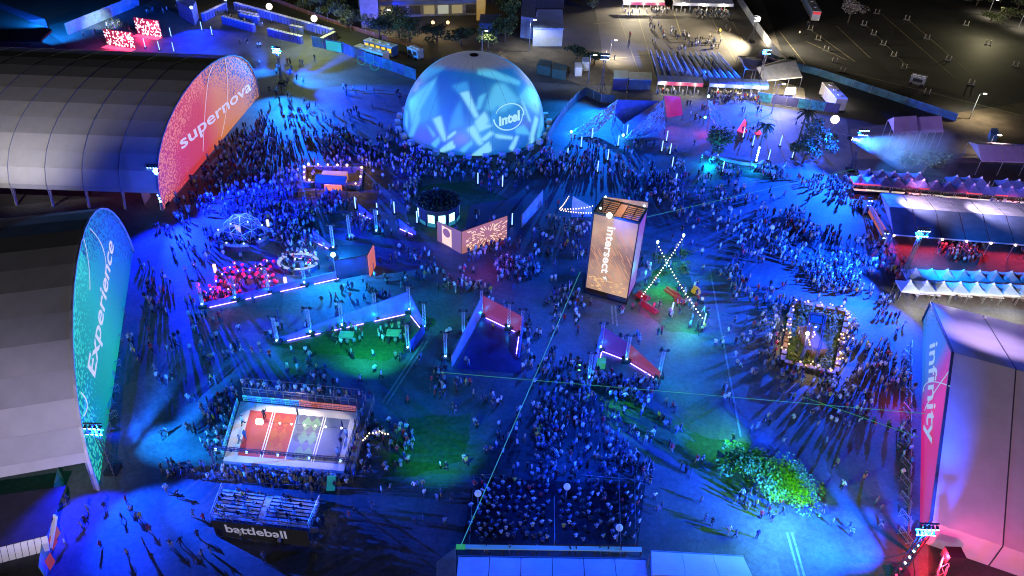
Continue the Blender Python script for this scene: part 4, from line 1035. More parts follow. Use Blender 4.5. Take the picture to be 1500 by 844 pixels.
# ============================================================ SEATED CROWD STAGE AT THE BOTTOM
def viewing_deck():
    root = thing('viewing_platform', 'dark fenced viewing platform packed with a seated crowd at the bottom', 'platform', at(810, 760))
    Q = [at(694, 703), at(945, 712), at(934, 800), at(676, 800)]
    mb = MB(); mb.prism([(p.x, p.y) for p in Q], .03, .3); mb.build('deck', mat('deck_black', (.02, .02, .025), .7), root)
    a, b = at(668, 801, 1.3), at(940, 805, 1.3); mb = MB(); mb.beam(a, b, .5, .18); mb.build('front_beam', emi('beam_cyan', (.04, .22, .35), .4, base=(.3, .4, .5)), root)
    mb = MB(); mb.beam(a, a.lerp(b, .05), .54, .22); mb.build('beam_end', emi('beam_green', (.03, .4, .15), .7), root)
    for k in range(13):
        p = a.lerp(b, k / 12); mb = MB(); mb.beam((p.x, p.y, 0), p, .15); mb.build('post', STEEL, root)
    for (x0, y0), (x1, y1) in (((694, 703), (688, 800)), ((811, 735), (812, 800)), ((905, 700), (908, 800)), ((928, 705), (930, 800)), ((694, 703), (740, 705)), ((850, 704), (940, 712))):
        mb = MB(); p, q = at(x0, y0), at(x1, y1); n = max(2, int((q - p).length / 1.2)); mb.beam(p + Vector((0, 0, 1.1)), q + Vector((0, 0, 1.1)), .06); mb.beam(p + Vector((0, 0, .6)), q + Vector((0, 0, .6)), .04)
        for k in range(n + 1): r_ = p.lerp(q, k / n); mb.beam(r_, r_ + Vector((0, 0, 1.1)), .04)
        mb.build('guard_rail', ALU, root)
viewing_deck()
def ridge_tent(name, label, q, h, m, eave=2.4, over=0.0, wall=None, group=None, panels=4, mats=None):
    """q: px foot corners far left, far right, near right, near left; ridge runs left to right"""
    P = [at(*k) for k in q]; c = sum(P, Vector()) / 4; root = thing(name, label, 'tent', c, group)
    l, r = (P[0] + P[3]) / 2, (P[1] + P[2]) / 2; Z = Vector((0, 0, 1))
    for side, (a, b) in enumerate(((P[0], P[1]), (P[3], P[2]))):
        for k in range(panels):
            u0, u1 = k / panels + .002, (k + 1) / panels - .002
            mb = MB(); mb.slab([a.lerp(b, u0) + Z * eave, a.lerp(b, u1) + Z * eave, l.lerp(r, u1) + Z * h, l.lerp(r, u0) + Z * h], .08)
            mb.build('roof_panel', (mats[side] if mats else m), root)
        mb = MB(); mb.beam(a + Z * (eave - .05), b + Z * (eave - .05), .1, .3); mb.build('valance', wall or m, root)
        for k in range(panels + 1):
            p = a.lerp(b, k / panels); mb = MB(); mb.beam(p, p + Z * eave, .12); mb.build('pole', ALU, root)
    for a, b, cc in ((P[0], P[3], l), (P[1], P[2], r)):
        mb = MB(); mb.add([a + Z * eave, b + Z * eave, cc + Z * (h - .03)], [(0, 1, 2)]); mb.build('gable', wall or m, root)
    return root, P, l, r
BLUEF = mat('pale_fabric', (.52, .55, .60), .7, var=.12, scale=.4)
ridge_tent('marquee', 'long pale blue roofed marquee cut by the bottom edge', [(672, 838), (940, 842), (945, 930), (665, 930)], 4.2, BLUEF, 3.0, panels=6, group=None)
ridge_tent('marquee', 'shorter pale blue tent right of the long marquee at the bottom edge', [(948, 830), (1080, 838), (1100, 930), (945, 930)], 4.6, BLUEF, 3.0, panels=3)
boxy('tan_shed', 'small tan lit shed corner left of the bottom marquee', 'shed', [(640, 842), (668, 820), (668, 870), (640, 880)], 2.4, mat('tan_panel', (.30, .25, .14), .7))

# ============================================================ POP-UP CANOPIES
def canopy_proto(m, val, w=3.0, name='pop_up_canopy'):
    root = thing(name, None, None)
    mb = MB(); e = 2.2; h = 3.5; c = [(-w / 2, -w / 2, e), (w / 2, -w / 2, e), (w / 2, w / 2, e), (-w / 2, w / 2, e)]
    mids = [(x * .38, y * .38, e + (h - e) * .45) for x, y, z in c]
    mb.add(c + mids + [(0, 0, h)], [(0, 1, 5, 4), (1, 2, 6, 5), (2, 3, 7, 6), (3, 0, 4, 7), (4, 5, 8), (5, 6, 8), (6, 7, 8), (7, 4, 8)]); mb.build('canopy', m, root)
    mb = MB(); mb.tube((0, 0, h - .28), (0, 0, h + .12), .3, 8, .04); mb.build('peak_cap', WHITE, root)
    mb = MB()
    for k in range(4): a, b = Vector(c[k]), Vector(c[(k + 1) % 4]); mb.slab([a, b, b - Vector((0, 0, .3)), a - Vector((0, 0, .3))], .03)
    mb.build('valance', val, root)
    for x, y, z in c: MB().beam((x * .97, y * .97, 0), (x * .97, y * .97, z), .06).build('leg', ALU, root)
    return root
def row(proto, pts, z, fmt, group, cat, rz=0.0, first=False):
    os_ = []
    for i, q in enumerate(pts):
        o = proto if (first and i == 0) else dup(proto); p = at(*q, z); o.location = (p.x, p.y, 0); o.rotation_euler[2] = rz; os_.append(o)
    series(os_, fmt, group, cat, key=lambda o: proj(o.location)[0]); return os_
CANB = mat('canopy_blue', (.10, .16, .42), .6, var=.15); cp = canopy_proto(CANB, mat('valance_navy', (.08, .1, .3), .6))
REDV = emi('valance_red', (.9, .10, .14), .55, base=(.5, .08, .1))
def zp(*l): return [(1230 + x / 5.274, 180 + y / 5.274) for x, y in l]
fr = row(cp, zp((165, 400), (262, 405), (360, 412), (455, 420), (556, 428), (655, 435), (755, 443), (850, 455), (950, 460), (1045, 472), (1145, 478), (1243, 485), (1335, 490), (1430, 496), (1525, 502)), 3.5, 'navy peaked canopy over the food counters, front row, {}', 'front row of food canopies', 'canopy', R(-4), True)
bk = row(cp, zp((232, 355), (333, 360), (428, 372), (530, 378), (625, 380), (910, 405), (1003, 410), (1100, 418), (1297, 430), (1392, 437), (1490, 443)), 3.5, 'navy peaked canopy behind the food counters, back row, {}', 'back row of food canopies', 'canopy', R(-4))
for i in (0, 1, 5, 9, 11):
    for ch in fr[i].children:
        if ch.name.startswith('valance'):
            ch.data = ch.data.copy(); ch.data.materials[0] = REDV
ct = thing('food_counter', None, None)
MB().box((0, 0, .95), (2.7, .7, .08)).build('counter_top', emi('counter_white', (.8, .75, .62), .55, base=(.7, .7, .7)), ct)
MB().box((0, .1, .46), (2.6, .5, .9)).build('counter_front', BLACK, ct)
MB().box((.2, 1.0, 1.75), (2.4, .08, .5)).build('menu_board', emi('menu_mauve', (.25, .12, .4), .5), ct)
cs = []
for i, f in enumerate(fr):
    o = ct if i == 0 else dup(ct); o.location = f.location + Vector((0, -1.9, 0)); o.rotation_euler[2] = R(-4); cs.append(o)
    if i % 3 == 1: light('POINT', 'counter_light', f.location + Vector((0, -.6, 2.3)), (1, .75, .5), 260)
    if i % 4 == 0: light('POINT', 'counter_red', f.location + Vector((0, -2.4, 2.3)), (1, .05, .08), 160)
series(cs, 'white topped food counter under the front canopy row, {}', 'food counters', 'counter')
mb = MB(); a, b = at(1250, 281), at(1560, 306); mb.beam(a + Vector((0, 0, .6)), b + Vector((0, 0, .6)), .5, 1.2); tag(mb.build('queue_barrier', BLACK, origin=a), 'long low black barrier in front of the food counters', 'barrier')
CANP = mat('canopy_pale', (.34, .42, .58), .6, var=.15); cp2 = canopy_proto(CANP, mat('valance_pale', (.5, .52, .6), .6))
row(cp2, [(1342 + 23.5 * k, 393 + .7 * k) for k in range(8)], 3.5, 'pale peaked canopy, back row below the long roof, {}', 'back row of pale canopies', 'canopy', R(-3), True)
row(cp2, [(1334 + 24.5 * k, 410 + .9 * k) for k in range(8)], 3.5, 'pale peaked canopy, front row below the long roof, {}', 'front row of pale canopies', 'canopy', R(-3))
wt = thing('serving_table', None, None); MB().box((0, 0, .78), (1.8, .8, .06)).build('table_top', mat('table_white', (.8, .8, .78), .5), wt)
for sx in (-1, 1): MB().box((sx * .8, 0, .38), (.06, .6, .76)).build('leg', ALU, wt)
row(wt, [(1338 + 15.5 * k, 428 + .6 * k + (k % 3)) for k in range(11)], .8, 'white serving table behind the pale canopies, {}', 'white serving tables', 'table', R(-3), True)
for q in [(1350, 434), (1400, 437), (1450, 440), (1495, 442)]: light('POINT', 'work_light', at(*q, 3), (1, .92, .75), 900)
# long roof
r, P, l, rr = ridge_tent('long_tent', 'long low gabled tent with a dark blue near slope and warm eave lamps', [(1282, 304), (1640, 330), (1690, 396), (1300, 365)], 4.6, BLUEF, 3.2, panels=11, mats=[mat('roof_lit_slope', (.55, .5, .58), .6, var=.35, scale=.5), mat('roof_navy', (.16, .19, .36), .6, var=.2)], wall=mat('valance_lilac', (.5, .45, .7), .6))  # the far slope's lit look is put into a paler colour
for k in range(10):
    p = P[3].lerp(P[2], (k + .02) / 11) + Vector((0, -.2, 3.1)); mb = MB(); mb.sphere(p, .2, 8, 5); mb.build('eave_lamp', emi('eave_warm', (1, .72, .6), 8), r)
    light('SPOT', 'eave_wash', p + Vector((.5, 1.5, -.3)), (1, .03, .07), .9 * K, r, p + Vector((.5, -3, -4)), 150, .5)
T0, T1_ = at(1271, 296, 3), at(1299, 349, 3); mb = MB(); mb.truss(T0, T1_, .4, .04); mb.beam(T0, T0 - Vector((0, 0, 3)), .2); mb.beam(T1_, T1_ - Vector((0, 0, 3)), .2)
tag(mb.build('entry_truss', mat('truss_pale', (.5, .45, .45), .5), origin=T0), 'slanted pale entry truss at the left end of the long tent', 'truss')
mb = MB(); a, b = at(1276, 300, 2.6), at(1298, 336, 2.6); mb.slab([a, b, b - Vector((0, 0, 1.8)), a - Vector((0, 0, 1.8))], .1); tag(mb.build('entry_sign', emi('sign_orange', (.75, .2, .1), .6), origin=a), 'orange sign strip hanging on the slanted entry truss', 'sign')
tower('small tower of cyan lamps at the upper left corner of the long tent', (1267, 312), 3.4, LAMPC, 4, 1.0)
tower('small tower of cyan lamps at the lower left corner of the long tent', (1290, 360), 3.4, LAMPC, 4, 1.0)
LIL = mat('lilac_fabric', (.42, .30, .52), .65, var=.1)
ridge_tent('gable_tent', 'left one of two lilac gabled tents behind the searchlight beam', [(1292, 200), (1322, 197), (1335, 217), (1300, 219)], 6.4, LIL, 4.2, panels=3)
ridge_tent('gable_tent', 'right one of two lilac gabled tents behind the searchlight beam', [(1327, 200), (1356, 198), (1372, 217), (1340, 218)], 6.4, LIL, 4.2, panels=3)
ridge_tent('lilac_hall', 'long lilac roofed hall at the right edge above the food canopies', [(1410, 228), (1600, 238), (1620, 262), (1428, 256)], 5.0, LIL, 3.4, panels=6)
for q, pw in [((1320, 206), 5), ((1352, 206), 4), ((1460, 240), 7), ((1500, 244), 6)]: light('SPOT', 'lilac_wash', at(*q, 13), (.6, .35, 1), pw * .8 * K, None, at(*q), 75, .6)
boxy('storage_box', 'blue tarp covered box behind the lilac hall', 'box', [(1447, 207), (1459, 207), (1457, 198), (1447, 198)], 1.8, mat('tarp_blue', (.08, .2, .5), .6))
# ============================================================ ENTRANCE GATES
def gate(label, q, h, m, strip=None, n=6):
    a, b = at(*q[0]), at(*q[1]); Z = Vector((0, 0, 1)); root = thing('entrance_gate', label, 'entrance gate', a); U = (b - a).normalized(); N = Vector((-U.y, U.x, 0))
    for k in range(n):
        p, s = a.lerp(b, k / n + .003), a.lerp(b, (k + 1) / n - .003); mb = MB(); mb.slab([p - N * .3 + Z * h, s - N * .3 + Z * h, s + N * 2.6 + Z * (h + .5), p + N * 2.6 + Z * (h + .5)], .12); mb.build('roof_panel', m, root)
        mb = MB(); mb.beam(p, p + Z * h, .16); mb.build('post', ALU, root)
        mb = MB(); mb.slab([p - N * .32 + Z * (h - .9), s - N * .32 + Z * (h - .9), s - N * .32 + Z * h, p - N * .32 + Z * h], .08)
        mb.build('fascia_panel', (strip if (strip and k >= 1) else m), root)
        mb = MB(); mb.box(p.lerp(s, .5) + Z * .55, (.35, 1.2, 1.1)); mb.build('turnstile', GREY, root)
    for k in range(3): light('POINT', 'gate_light', a.lerp(b, (k + .5) / 3) - N * 1.2 + Z * (h - .6), (1, .93, .7), 380, root)
RSTR = emi('fascia_red', (.85, .05, .22), .8)
gate('entrance gate canopy with a red stripe below the queue lanes', [(961, 136), (1027, 139)], 3.2, WHITE, RSTR)
gate('blue lit entrance gate canopy right of the red striped one', [(1036, 139), (1122, 143)], 3.2, mat('gate_blue', (.25, .35, .65), .6), None, 7)
gate('far entrance canopy with a red stripe at the top edge', [(911, 17), (972, 18)], 3.2, WHITE, RSTR)
gate('far white entrance canopy at the top edge, right of the red striped one', [(984, 18), (1072, 20)], 3.2, WHITE, None, 7)
boxy('ticket_booth', 'dark blue booth with a lit front left of the entrance gates', 'booth', [(897, 132), (918, 132), (918, 120), (898, 120)], 3.0, DKB, mat('roof_teal', (.2, .4, .5), .6))
boxy('ticket_booth', 'teal roofed slatted booth between the dark booth and the red striped gate', 'booth', [(920, 131), (952, 132), (952, 121), (920, 120)], 2.6, mat('slat_dark', (.06, .1, .14), .6), mat('roof_teal', (.2, .4, .5), .6))
# queue rails
qr = thing('queue_rail', None, None)
def rail_between(a, b):
    L = (b - a).length; root = thing('queue_rail', None, None, a); n = max(2, int(L / 2.2)); d = (b - a) / n
    for k in range(n):
        p, q = a + d * k, a + d * (k + .96); mb = MB(); mb.beam(p + Vector((0, 0, 1.1)), q + Vector((0, 0, 1.1)), .16, .1); mb.beam(p + Vector((0, 0, .15)), q + Vector((0, 0, .15)), .10); mb.slab([p + Vector((0, 0, .2)), q + Vector((0, 0, .2)), q + Vector((0, 0, 1.05)), p + Vector((0, 0, 1.05))], .05); mb.build('barrier_panel', mat('barrier_pale', (.42, .48, .62), .5), root)
    return root
bpy.data.objects.remove(qr)
qs = []
for k in range(13):
    u = k / 12; qs.append(rail_between(at(952 + u * 98, 79 + u * 2), at(964 + u * 120, 117 + u * 4)))
series(qs, 'straight pale queue barrier line above the entrance gates, {}', 'queue barrier lines', 'queue barrier', key=lambda o: proj(o.location)[0])
# ============================================================ FENCES AND WALLS
def fence(label, pts, h, m, panel=2.4, cat='fence', name='fence', pm=None):
    G = [at(*q) for q in pts]; root = thing(name, label, cat, G[0])
    for i in range(len(G) - 1):
        a, b = G[i], G[i + 1]; n = max(1, int((b - a).length / panel)); d = (b - a) / n
        for k in range(n):
            p, q = a + d * (k + .02), a + d * (k + .98); mb = MB(); mb.slab([p + Vector((0, 0, .05)), q + Vector((0, 0, .05)), q + Vector((0, 0, h)), p + Vector((0, 0, h))], .08)
            mb.build('fence_panel', m[(k + i) % len(m)] if isinstance(m, list) else m, root)
            mb = MB(); mb.beam(a + d * k, a + d * k + Vector((0, 0, h + .15)), .1); mb.build('post', pm or ALU, root)
    return root
fence('tall white panel fence slanting down the right side of the entrance lot', [(1080, 2), (1102, 36), (1130, 78), (1148, 98)], 2.6, [WPAINT, WHITE])
BT = mat('banner_blue_teal', (.04, .14, .26), .6, var=.5, scale=.35); BD = mat('banner_navy', (.05, .08, .25), .6, var=.5, scale=.35)
r = fence('blue and teal printed banner fence between the toilet rows and the dome', [(458, 68), (505, 78), (535, 92), (575, 105), (610, 118)], 3.0, [BT, BD], 3.2)
a, b = at(479, 74), at(501, 78); N = Vector(((b - a).y, -(b - a).x, 0)).normalized() * .12; mb = MB(); mb.slab([a + N + Vector((0, 0, .2)), b + N + Vector((0, 0, .2)), b + N + Vector((0, 0, 2.9)), a + N + Vector((0, 0, 2.9))], .05); mb.build('green_banner', emi('banner_green', (.03, .55, .38), .55, base=(.1, .6, .4)), r)
for q in ((530, 88), (549, 96)):
    c = at(*q, 1.5) + Vector((0, -.4, 0)); mb = MB(); 
    for k in range(20):
        a1, a2 = k * math.pi / 10, (k + 1) * math.pi / 10; mb.beam(c + Vector((math.cos(a1), -.35 * 0, math.sin(a1))) * 1.15, c + Vector((math.cos(a2), 0, math.sin(a2))) * 1.15, .12, .18)
    mb.build('printed_ring', emi('ring_teal', (.03, .4, .45), .5), r)
fence('long dark fence with blue lit mesh below the dark parking lot', [(1150, 98), (1200, 112), (1300, 145), (1400, 178)], 2.0, mat('mesh_teal', (.05, .16, .24), .6, var=.5, scale=.6), 4)
fence('dark fence with teal slats behind the palm trees', [(1108, 148), (1150, 155), (1185, 160), (1228, 166)], 2.4, [mat('slat_teal', (.03, .2, .26), .6, var=.7, scale=1.2), DKB], 2.4)
fence('dark curved fence between the dome and the blue lamp mast', [(800, 212), (812, 190), (830, 165), (848, 146), (858, 140)], 2.4, mat('fence_dark', (.04, .08, .12), .6), 2.4)
fence('dark green fence running right from the curved fence to the booths', [(858, 140), (880, 150), (900, 152)], 2.2, mat('fence_dark', (.04, .08, .12), .6), 2.4)
fence('red brown barrier along the far side of the road', [(330, -25), (400, 2), (480, 32), (560, 58), (620, 74)], 1.3, mat('barrier_rust', (.20, .08, .07), .7), 3.0)
fence('teal mesh fence with posters at the bottom left', [(94, 706), (86, 742), (76, 780), (68, 850)], 2.4, [mat('mesh_green', (.12, .25, .25), .6), mat('mesh_green_pale', (.2, .32, .32), .6)], 2.2)
for q, m, lab in [((80, 795), emi('poster_coral', (.5, .12, .08), .5), 'coral poster'), ((76, 808), emi('poster_red', (.5, .06, .06), .5), 'red poster'), ((72, 838), MATS['poster_red'], 'red poster at the very bottom')]:
    b = at(*q); mb = MB(); mb.slab([b + Vector((.2, 0, .3)), b + Vector((.2, 1.1, .3)), b + Vector((.2, 1.1, 2)), b + Vector((.2, 0, 2))], .04); tag(mb.build('poster', m, origin=b), lab + ' on the teal mesh fence at the bottom left', 'poster')
b = at(84, 752); mb = MB(); mb.slab([at(70, 801, 1), at(76, 803, 1), at(84, 757, 3.4), at(79, 753, 3.4)], .2); tag(mb.build('white_board', WPAINT, origin=b), 'long white board leaning on the teal mesh fence at the bottom left', 'board')
fence('pale blue gate leaf between the two left hangars', [(212, 300), (221, 288)], 2.4, mat('pale_panel', (.3, .36, .42), .4))
# barrels and guard rails in front of infinity, angled barriers
ab = thing('crowd_barrier', None, None)
for x in (-.95, 0, .95): pass
mb = MB(); mb.beam((-1, 0, 1.05), (1, 0, 1.05), .08); mb.beam((-1, 0, .15), (1, 0, .15), .08); mb.beam((-1, 0, 0), (-1, 0, 1.05), .08); mb.beam((1, 0, 0), (1, 0, 1.05), .08); mb.build('frame', ALU, ab)
mb = MB()
for k in range(9): mb.beam((-.8 + .2 * k, 0, .15), (-.8 + .2 * k, 0, 1.05), .035)
mb.build('bars', ALU, ab)
for s in (-1, 1): MB().beam((s * .7, -.45, .04), (s * .7, .45, .04), .08).build('foot', ALU, ab)
bs = []
for k in range(22):
    p = at(1342 - (k % 2) * 5, 512 + k * 13.2); o = ab if k == 0 else dup(ab); o.location = p + Vector((-1.0, 0, 0)); o.rotation_euler[2] = R(66 + 40 * (k % 2)); bs.append(o)
series(bs, 'steel crowd barrier along the foot of the infinity wall, {}', 'crowd barriers at the infinity wall', 'barrier', key=lambda o: -o.location.y, a='far end', b='near end')
bs = []
for k in range(12):
    p = at(178 - k * 1.6, 425 + k * 19); o = dup(ab); o.location = p; o.rotation_euler[2] = R(50 + 50 * (k % 2)); bs.append(o)
series(bs, 'steel crowd barrier along the foot of the teal Experience wall, {}', 'crowd barriers at the Experience wall', 'barrier', key=lambda o: -o.location.y, a='far end', b='near end')
# black side trusses on the hangars
for (x0, y0, x1, y1, z, lab) in [(96, 637, 150, 630, 5.5, 'black truss bracket sticking out at the near foot of the Experience wall'), (205, 247, 240, 246, 7, 'black truss bracket at the near foot of the supernova wall')]:
    a, b = at(x0, y0, z), at(x1, y1, z - .5); mb = MB(); mb.truss(a, b, .6, .06); tag(mb.build('truss_bracket', BLACK, origin=a), lab, 'truss')
r = thing('red_lit_truss', 'slanted truss carrying red and cyan lamps at the near foot of the infinity wall', 'truss', at(1340, 815))
a, b = at(1358, 782, 4.2), at(1308, 850, 4.2); mb = MB(); mb.truss(a, b, .7, .06); mb.beam(a, (a.x, a.y, 0), .25); mb.build('truss', mat('truss_red_lit', (.4, .05, .06), .5), r)  # red light on the truss is put into its base colour
for k, m in enumerate([REDL, REDL, LAMPC, LAMPC, LAMPC, LAMPC, REDL, REDL]):
    p = a.lerp(b, (k + .5) / 8) + Vector((0, 0, .4)); mb = MB(); mb.sphere(p, .13, 8, 5); mb.build('lamp', m, r)
light('POINT', 'red_spill', at(1385, 815, 3), (1, .02, .06), 3 * K); light('SPOT', 'pink_roof_fill', at(1430, 900, 8), (1, .05, .30), 14 * K, None, at(1450, 800, 5), 70, .9); light('SPOT', 'blue_roof_fill', at(1340, 740, 14), (.05, .12, 1), 7 * K, None, at(1400, 700, 6), 80, .8)  # pink and blue spots added without fixtures to tint the gabled roof
r = thing('speaker_hoist', 'black scaffold stair with a dark speaker beside the pink lit eave', 'scaffold', at(1385, 835)); mb = MB(); mb.truss(at(1388, 812, 2), at(1376, 850, 2), .7, .05); mb.build('ladder', ALU, r); MB().box(at(1396, 815, 2.6), (1.8, 1.4, 1.6)).build('speaker', BLACK, r)
light('SPOT', 'lilac_roof_fill', at(20, 900, 20), (.75, .65, 1), 30 * K, None, at(40, 660, 6), 45, .8)  # lilac and grey spots added without fixtures to brighten the big roofs
light('SPOT', 'lilac_roof_fill', at(1520, 330, 26), (.75, .50, 1), 30 * K, None, at(1450, 500, 8), 50, .9)
light('SPOT', 'grey_roof_fill', at(1560, 900, 30), (.85, .85, .8), 6 * K, None, at(1460, 700, 7), 50, .8)
# dark marquee at bottom left
c = at(20, 770); r = thing('scalloped_marquee', 'dark roofed marquee with a white scalloped edge in the bottom left corner', 'tent', c)
mb = MB(); mb.slab([at(-60, 735, 3.2), at(96, 712, 3.2), at(68, 785, 3.2), at(-60, 815, 3.2)], .12); mb.build('roof', mat('roof_black', (.03, .025, .045), .7, var=.4, scale=.5), r)
for k in range(13):
    a, b = at(-60 + k * 10, 817 - k * 2.5, 3.2), at(-60 + (k + 1) * 10 - 1, 817 - (k + 1) * 2.5, 3.2); mb = MB(); mb.slab([a, b, b - Vector((0, .6, 1.8)), a - Vector((0, .6, 1.8))], .1); mb.build('scallop', WHITE, r)
# left foreground dark roof at top left
r = thing('dark_roof_hall', 'low black roofed hall behind the orange hangar in the top left corner', 'hall', at(20, 40)); mb = MB(); mb.slab([at(-120, 0, 5), at(0, 14, 5), at(76, 45, 5), at(60, 60, 5), at(-120, 60, 5)], .5); mb.build('roof', BLACK, r)
mb = MB(); mb.prism([(p.x, p.y) for p in (at(-118, 12), at(0, 24), at(74, 52), at(-118, 66))], 0, 4.6); mb.build('wall', DKB, r)
fence('long bright blue lit wall in the top left', [(100, 52), (205, 8)], 3.4, mat('wall_blue', (.25, .32, .5), .5), 3.5)
def led_stage(label, q0, q1, h, m, m2):
    a, b = at(*q0), at(*q1); r = thing('led_stage', label, 'stage', a); Z = Vector((0, 0, 1)); U = (b - a).normalized(); N = Vector((-U.y, U.x, 0))
    mb = MB(); mb.slab([a, b, b + Z * h, a + Z * h], .2); mb.build('screen', m, r)
    mb = MB(); mb.slab([a - N * .2, b - N * .2, b - N * 2.5 + Z * .05, a - N * 2.5 + Z * .05], .2); mb.build('floor_light', m2, r)
    mb = MB()
    for k in range(130):
        p = a.lerp(b, random.random()) + Z * (.3 + random.random() * (h - .4)) - N * .2; mb.box(p, (.22, .05, .22 + .3 * random.random()))
    mb.build('sparkle_light', emi('sparkle', (1, .8, .9), 2.2), r); light('POINT', 'red_wash', (a + b) / 2 - N * 3 + Z * 2, (1, .02, .1), 3 * K, r)
led_stage('left red and white sparkling LED stage behind the orange hangar', (158, 66), (200, 72), 4.5, emi('led_red', (.5, .02, .08), .7), REDL)
led_stage('right red sparkling LED stage behind the orange hangar', (202, 50), (238, 55), 4.8, MATS['led_red'], REDL)
r, P = boxy('screen_cabin', 'tall blue lit cabin with two white lamps left of the toilet rows', 'stage', [(263, 24), (286, 38), (292, 26), (270, 14)], 5, mat('cabin_blue', (.25, .3, .6), .5))
for q in (P[0], P[1]): MB().sphere(q + Vector((0, 0, 5.4)), .4, 10, 6).build('roof_lamp', LAMPC, r)
light('SPOT', 'cabin_beam', P[1] + Vector((0, -1, 5.4)), DEEP, 60 * K, r, at(300, 75), 110); light('SPOT', 'top_left_wash', at(60, 20, 9), CYAN, 90 * K, None, at(60, 30), 140, .8); light('SPOT', 'top_left_wash', at(200, 55, 10), BLUE, 45 * K, None, at(200, 40), 150, .8)
light('SPOT', 'sand_wash', at(180, 12, 6), (.7, .9, .6), 14 * K, None, at(150, 36), 62, .9)

# ============================================================ PORTABLE TOILETS
pt = thing('portable_toilet', None, None)
MB().box((0, 0, 1.1), (1.12, 1.12, 2.2)).build('cabin', mat('toilet_blue', (.10, .13, .42), .6), pt)
mb = MB(); mb.box((0, 0, 2.26), (1.2, 1.2, .12)); mb.tube((0, 0, 2.3), (0, 0, 2.42), .55, 8, .4); mb.build('roof', mat('toilet_roof', (.7, .68, .72), .6), pt)
MB().box((0, -.58, 1.05), (.8, .05, 1.9)).build('door', mat('toilet_door', (.16, .18, .5), .5), pt)
MB().tube((.42, .42, 2.2), (.42, .42, 2.75), .05, 6).build('vent_pipe', BLACK, pt)
def trow(p0, p1, n, rz, fmt, group, first=False):
    A_, B_ = at(*p0, 2.3), at(*p1, 2.3); os_ = []
    d = B_ - A_; n = int(d.length / 1.3)
    for k in range(n):
        o = pt if first and k == 0 else dup(pt); q = A_.lerp(B_, (k + .5) / n); o.location = (q.x, q.y, 0); o.rotation_euler[2] = math.atan2(d.y, d.x) + rz; os_.append(o)
    series(os_, fmt, group, 'portable toilet', key=lambda o: proj(o.location)[0])
trow((343, 3), (488, 43), 0, 0, 'blue portable toilet in the long far row, {}', 'long far row of toilets', True)
trow((296, 20), (330, 4), 0, 0, 'white roofed portable toilet in the short slanted row, {}', 'slanted left row of toilets')
trow((466, 58), (490, 46), 0, 0, 'white roofed portable toilet closing the long row at the right, {}', 'right end row of toilets')
trow((349, 15), (377, 21), 0, 0, 'blue portable toilet in the middle left block, {}', 'middle left block of toilets')
trow((351, 18.5), (379, 24.5), 0, math.pi, 'white roofed toilet in the rear of the middle left block, {}', 'rear of middle left block')
trow((424, 36), (443, 40), 0, 0, 'blue portable toilet in the middle right block, {}', 'middle right block of toilets')
trow((325, 23), (372, 36), 0, math.pi, 'portable toilet seen from its dark back, near left row, {}', 'near left row of toilets')
trow((392, 41), (442, 53), 0, math.pi, 'portable toilet seen from its dark back, near right row, {}', 'near right row of toilets')
# ============================================================ TRAILERS, BUS
def trailer(name, label, cat, base0, base1, wd, h, body, front=None, rows=5, wheels=True, roofm=None):
    a, b = at(*base0), at(*base1); U = (b - a).normalized(); N = Vector((-U.y, U.x, 0)); L = (b - a).length; c = (a + b) / 2 + N * wd / 2; rz = math.atan2(U.y, U.x); root = thing(name, label, cat, (c.x, c.y, 0)); Z = Vector((0, 0, 1))
    MB().box(c + Z * (.5 + h / 2), (L, wd, h), rz).build('body', body, root)
    MB().box(c + Z * (.54 + h), (L + .1, wd + .1, .12), rz).build('roof', roofm or WPAINT, root)
    for k in range(rows):
        p = a.lerp(b, (k + .5) / rows) - N * .05 + Z * (.5 + h * .58); mb = MB(); mb.box(p, (L / rows * .62, .06, h * .42), rz); mb.build('window', front or BLACK, root)
    for k in (.15, .85):
        for s in (0, 1):
            p = a.lerp(b, k) + N * (wd * s) + Z * .45; mb = MB(); mb.tube(p - N * .15, p + N * .15, .45, 12); mb.build('wheel', BLACK, root)
    for k in (.2, .5, .8): MB().box(a.lerp(b, k) + N * wd / 2 + Z * (.7 + h), (.9, .7, .3), rz).build('roof_unit', WPAINT, root)
    return root, c
AMB = emi('window_amber', (1, .52, .06), 1.6, True)
trailer('food_trailer', 'orange lit food trailer parked above the banner fence', 'trailer', (534, 75), (575, 86), 2.6, 2.6, mat('trailer_blue', (.2, .3, .45), .5), AMB, 5)
trailer('restroom_trailer', 'white roofed trailer parked directly behind the banner fence', 'trailer', (520, 84), (562, 96), 2.6, 2.6, WPAINT, None, 5)
trailer('small_truck', 'small blue white truck right of the orange lit food trailer', 'truck', (597, 84), (612, 90), 2.2, 2.4, mat('truck_pale', (.3, .45, .6), .5), None, 2)
trailer('city_bus', 'white bus with a red rear end at the top edge of the dark lot', 'bus', (1199, 33), (1183, 4), 2.6, 2.9, WPAINT, BLACK, 8)
bus = bpy.data.objects['city_bus']; a, b = at(1199, 33), at(1183, 4); U = (b - a).normalized(); N = Vector((-U.y, U.x, 0))
MB().box(a + N * 1.3 - U * .08 + Vector((0, 0, 2.9)), (.12, 2.5, .8), math.atan2(U.y, U.x)).build('rear_panel', emi('rear_red', (.8, .05, .05), .6, base=(.6, .05, .05)), bus)
trailer('box_trailer', 'grey box trailer with white lamps at the lower edge of the dark lot', 'trailer', (1236, 165), (1214, 140), 2.8, 3.0, mat('trailer_grey', (.4, .38, .4), .6), LAMPW, 1)
trailer('cargo_container', 'grey cargo container lying in the dark lot', 'container', (1330, 124), (1352, 129), 2.4, 2.0, mat('container_grey', (.2, .23, .22), .7), None, 1)
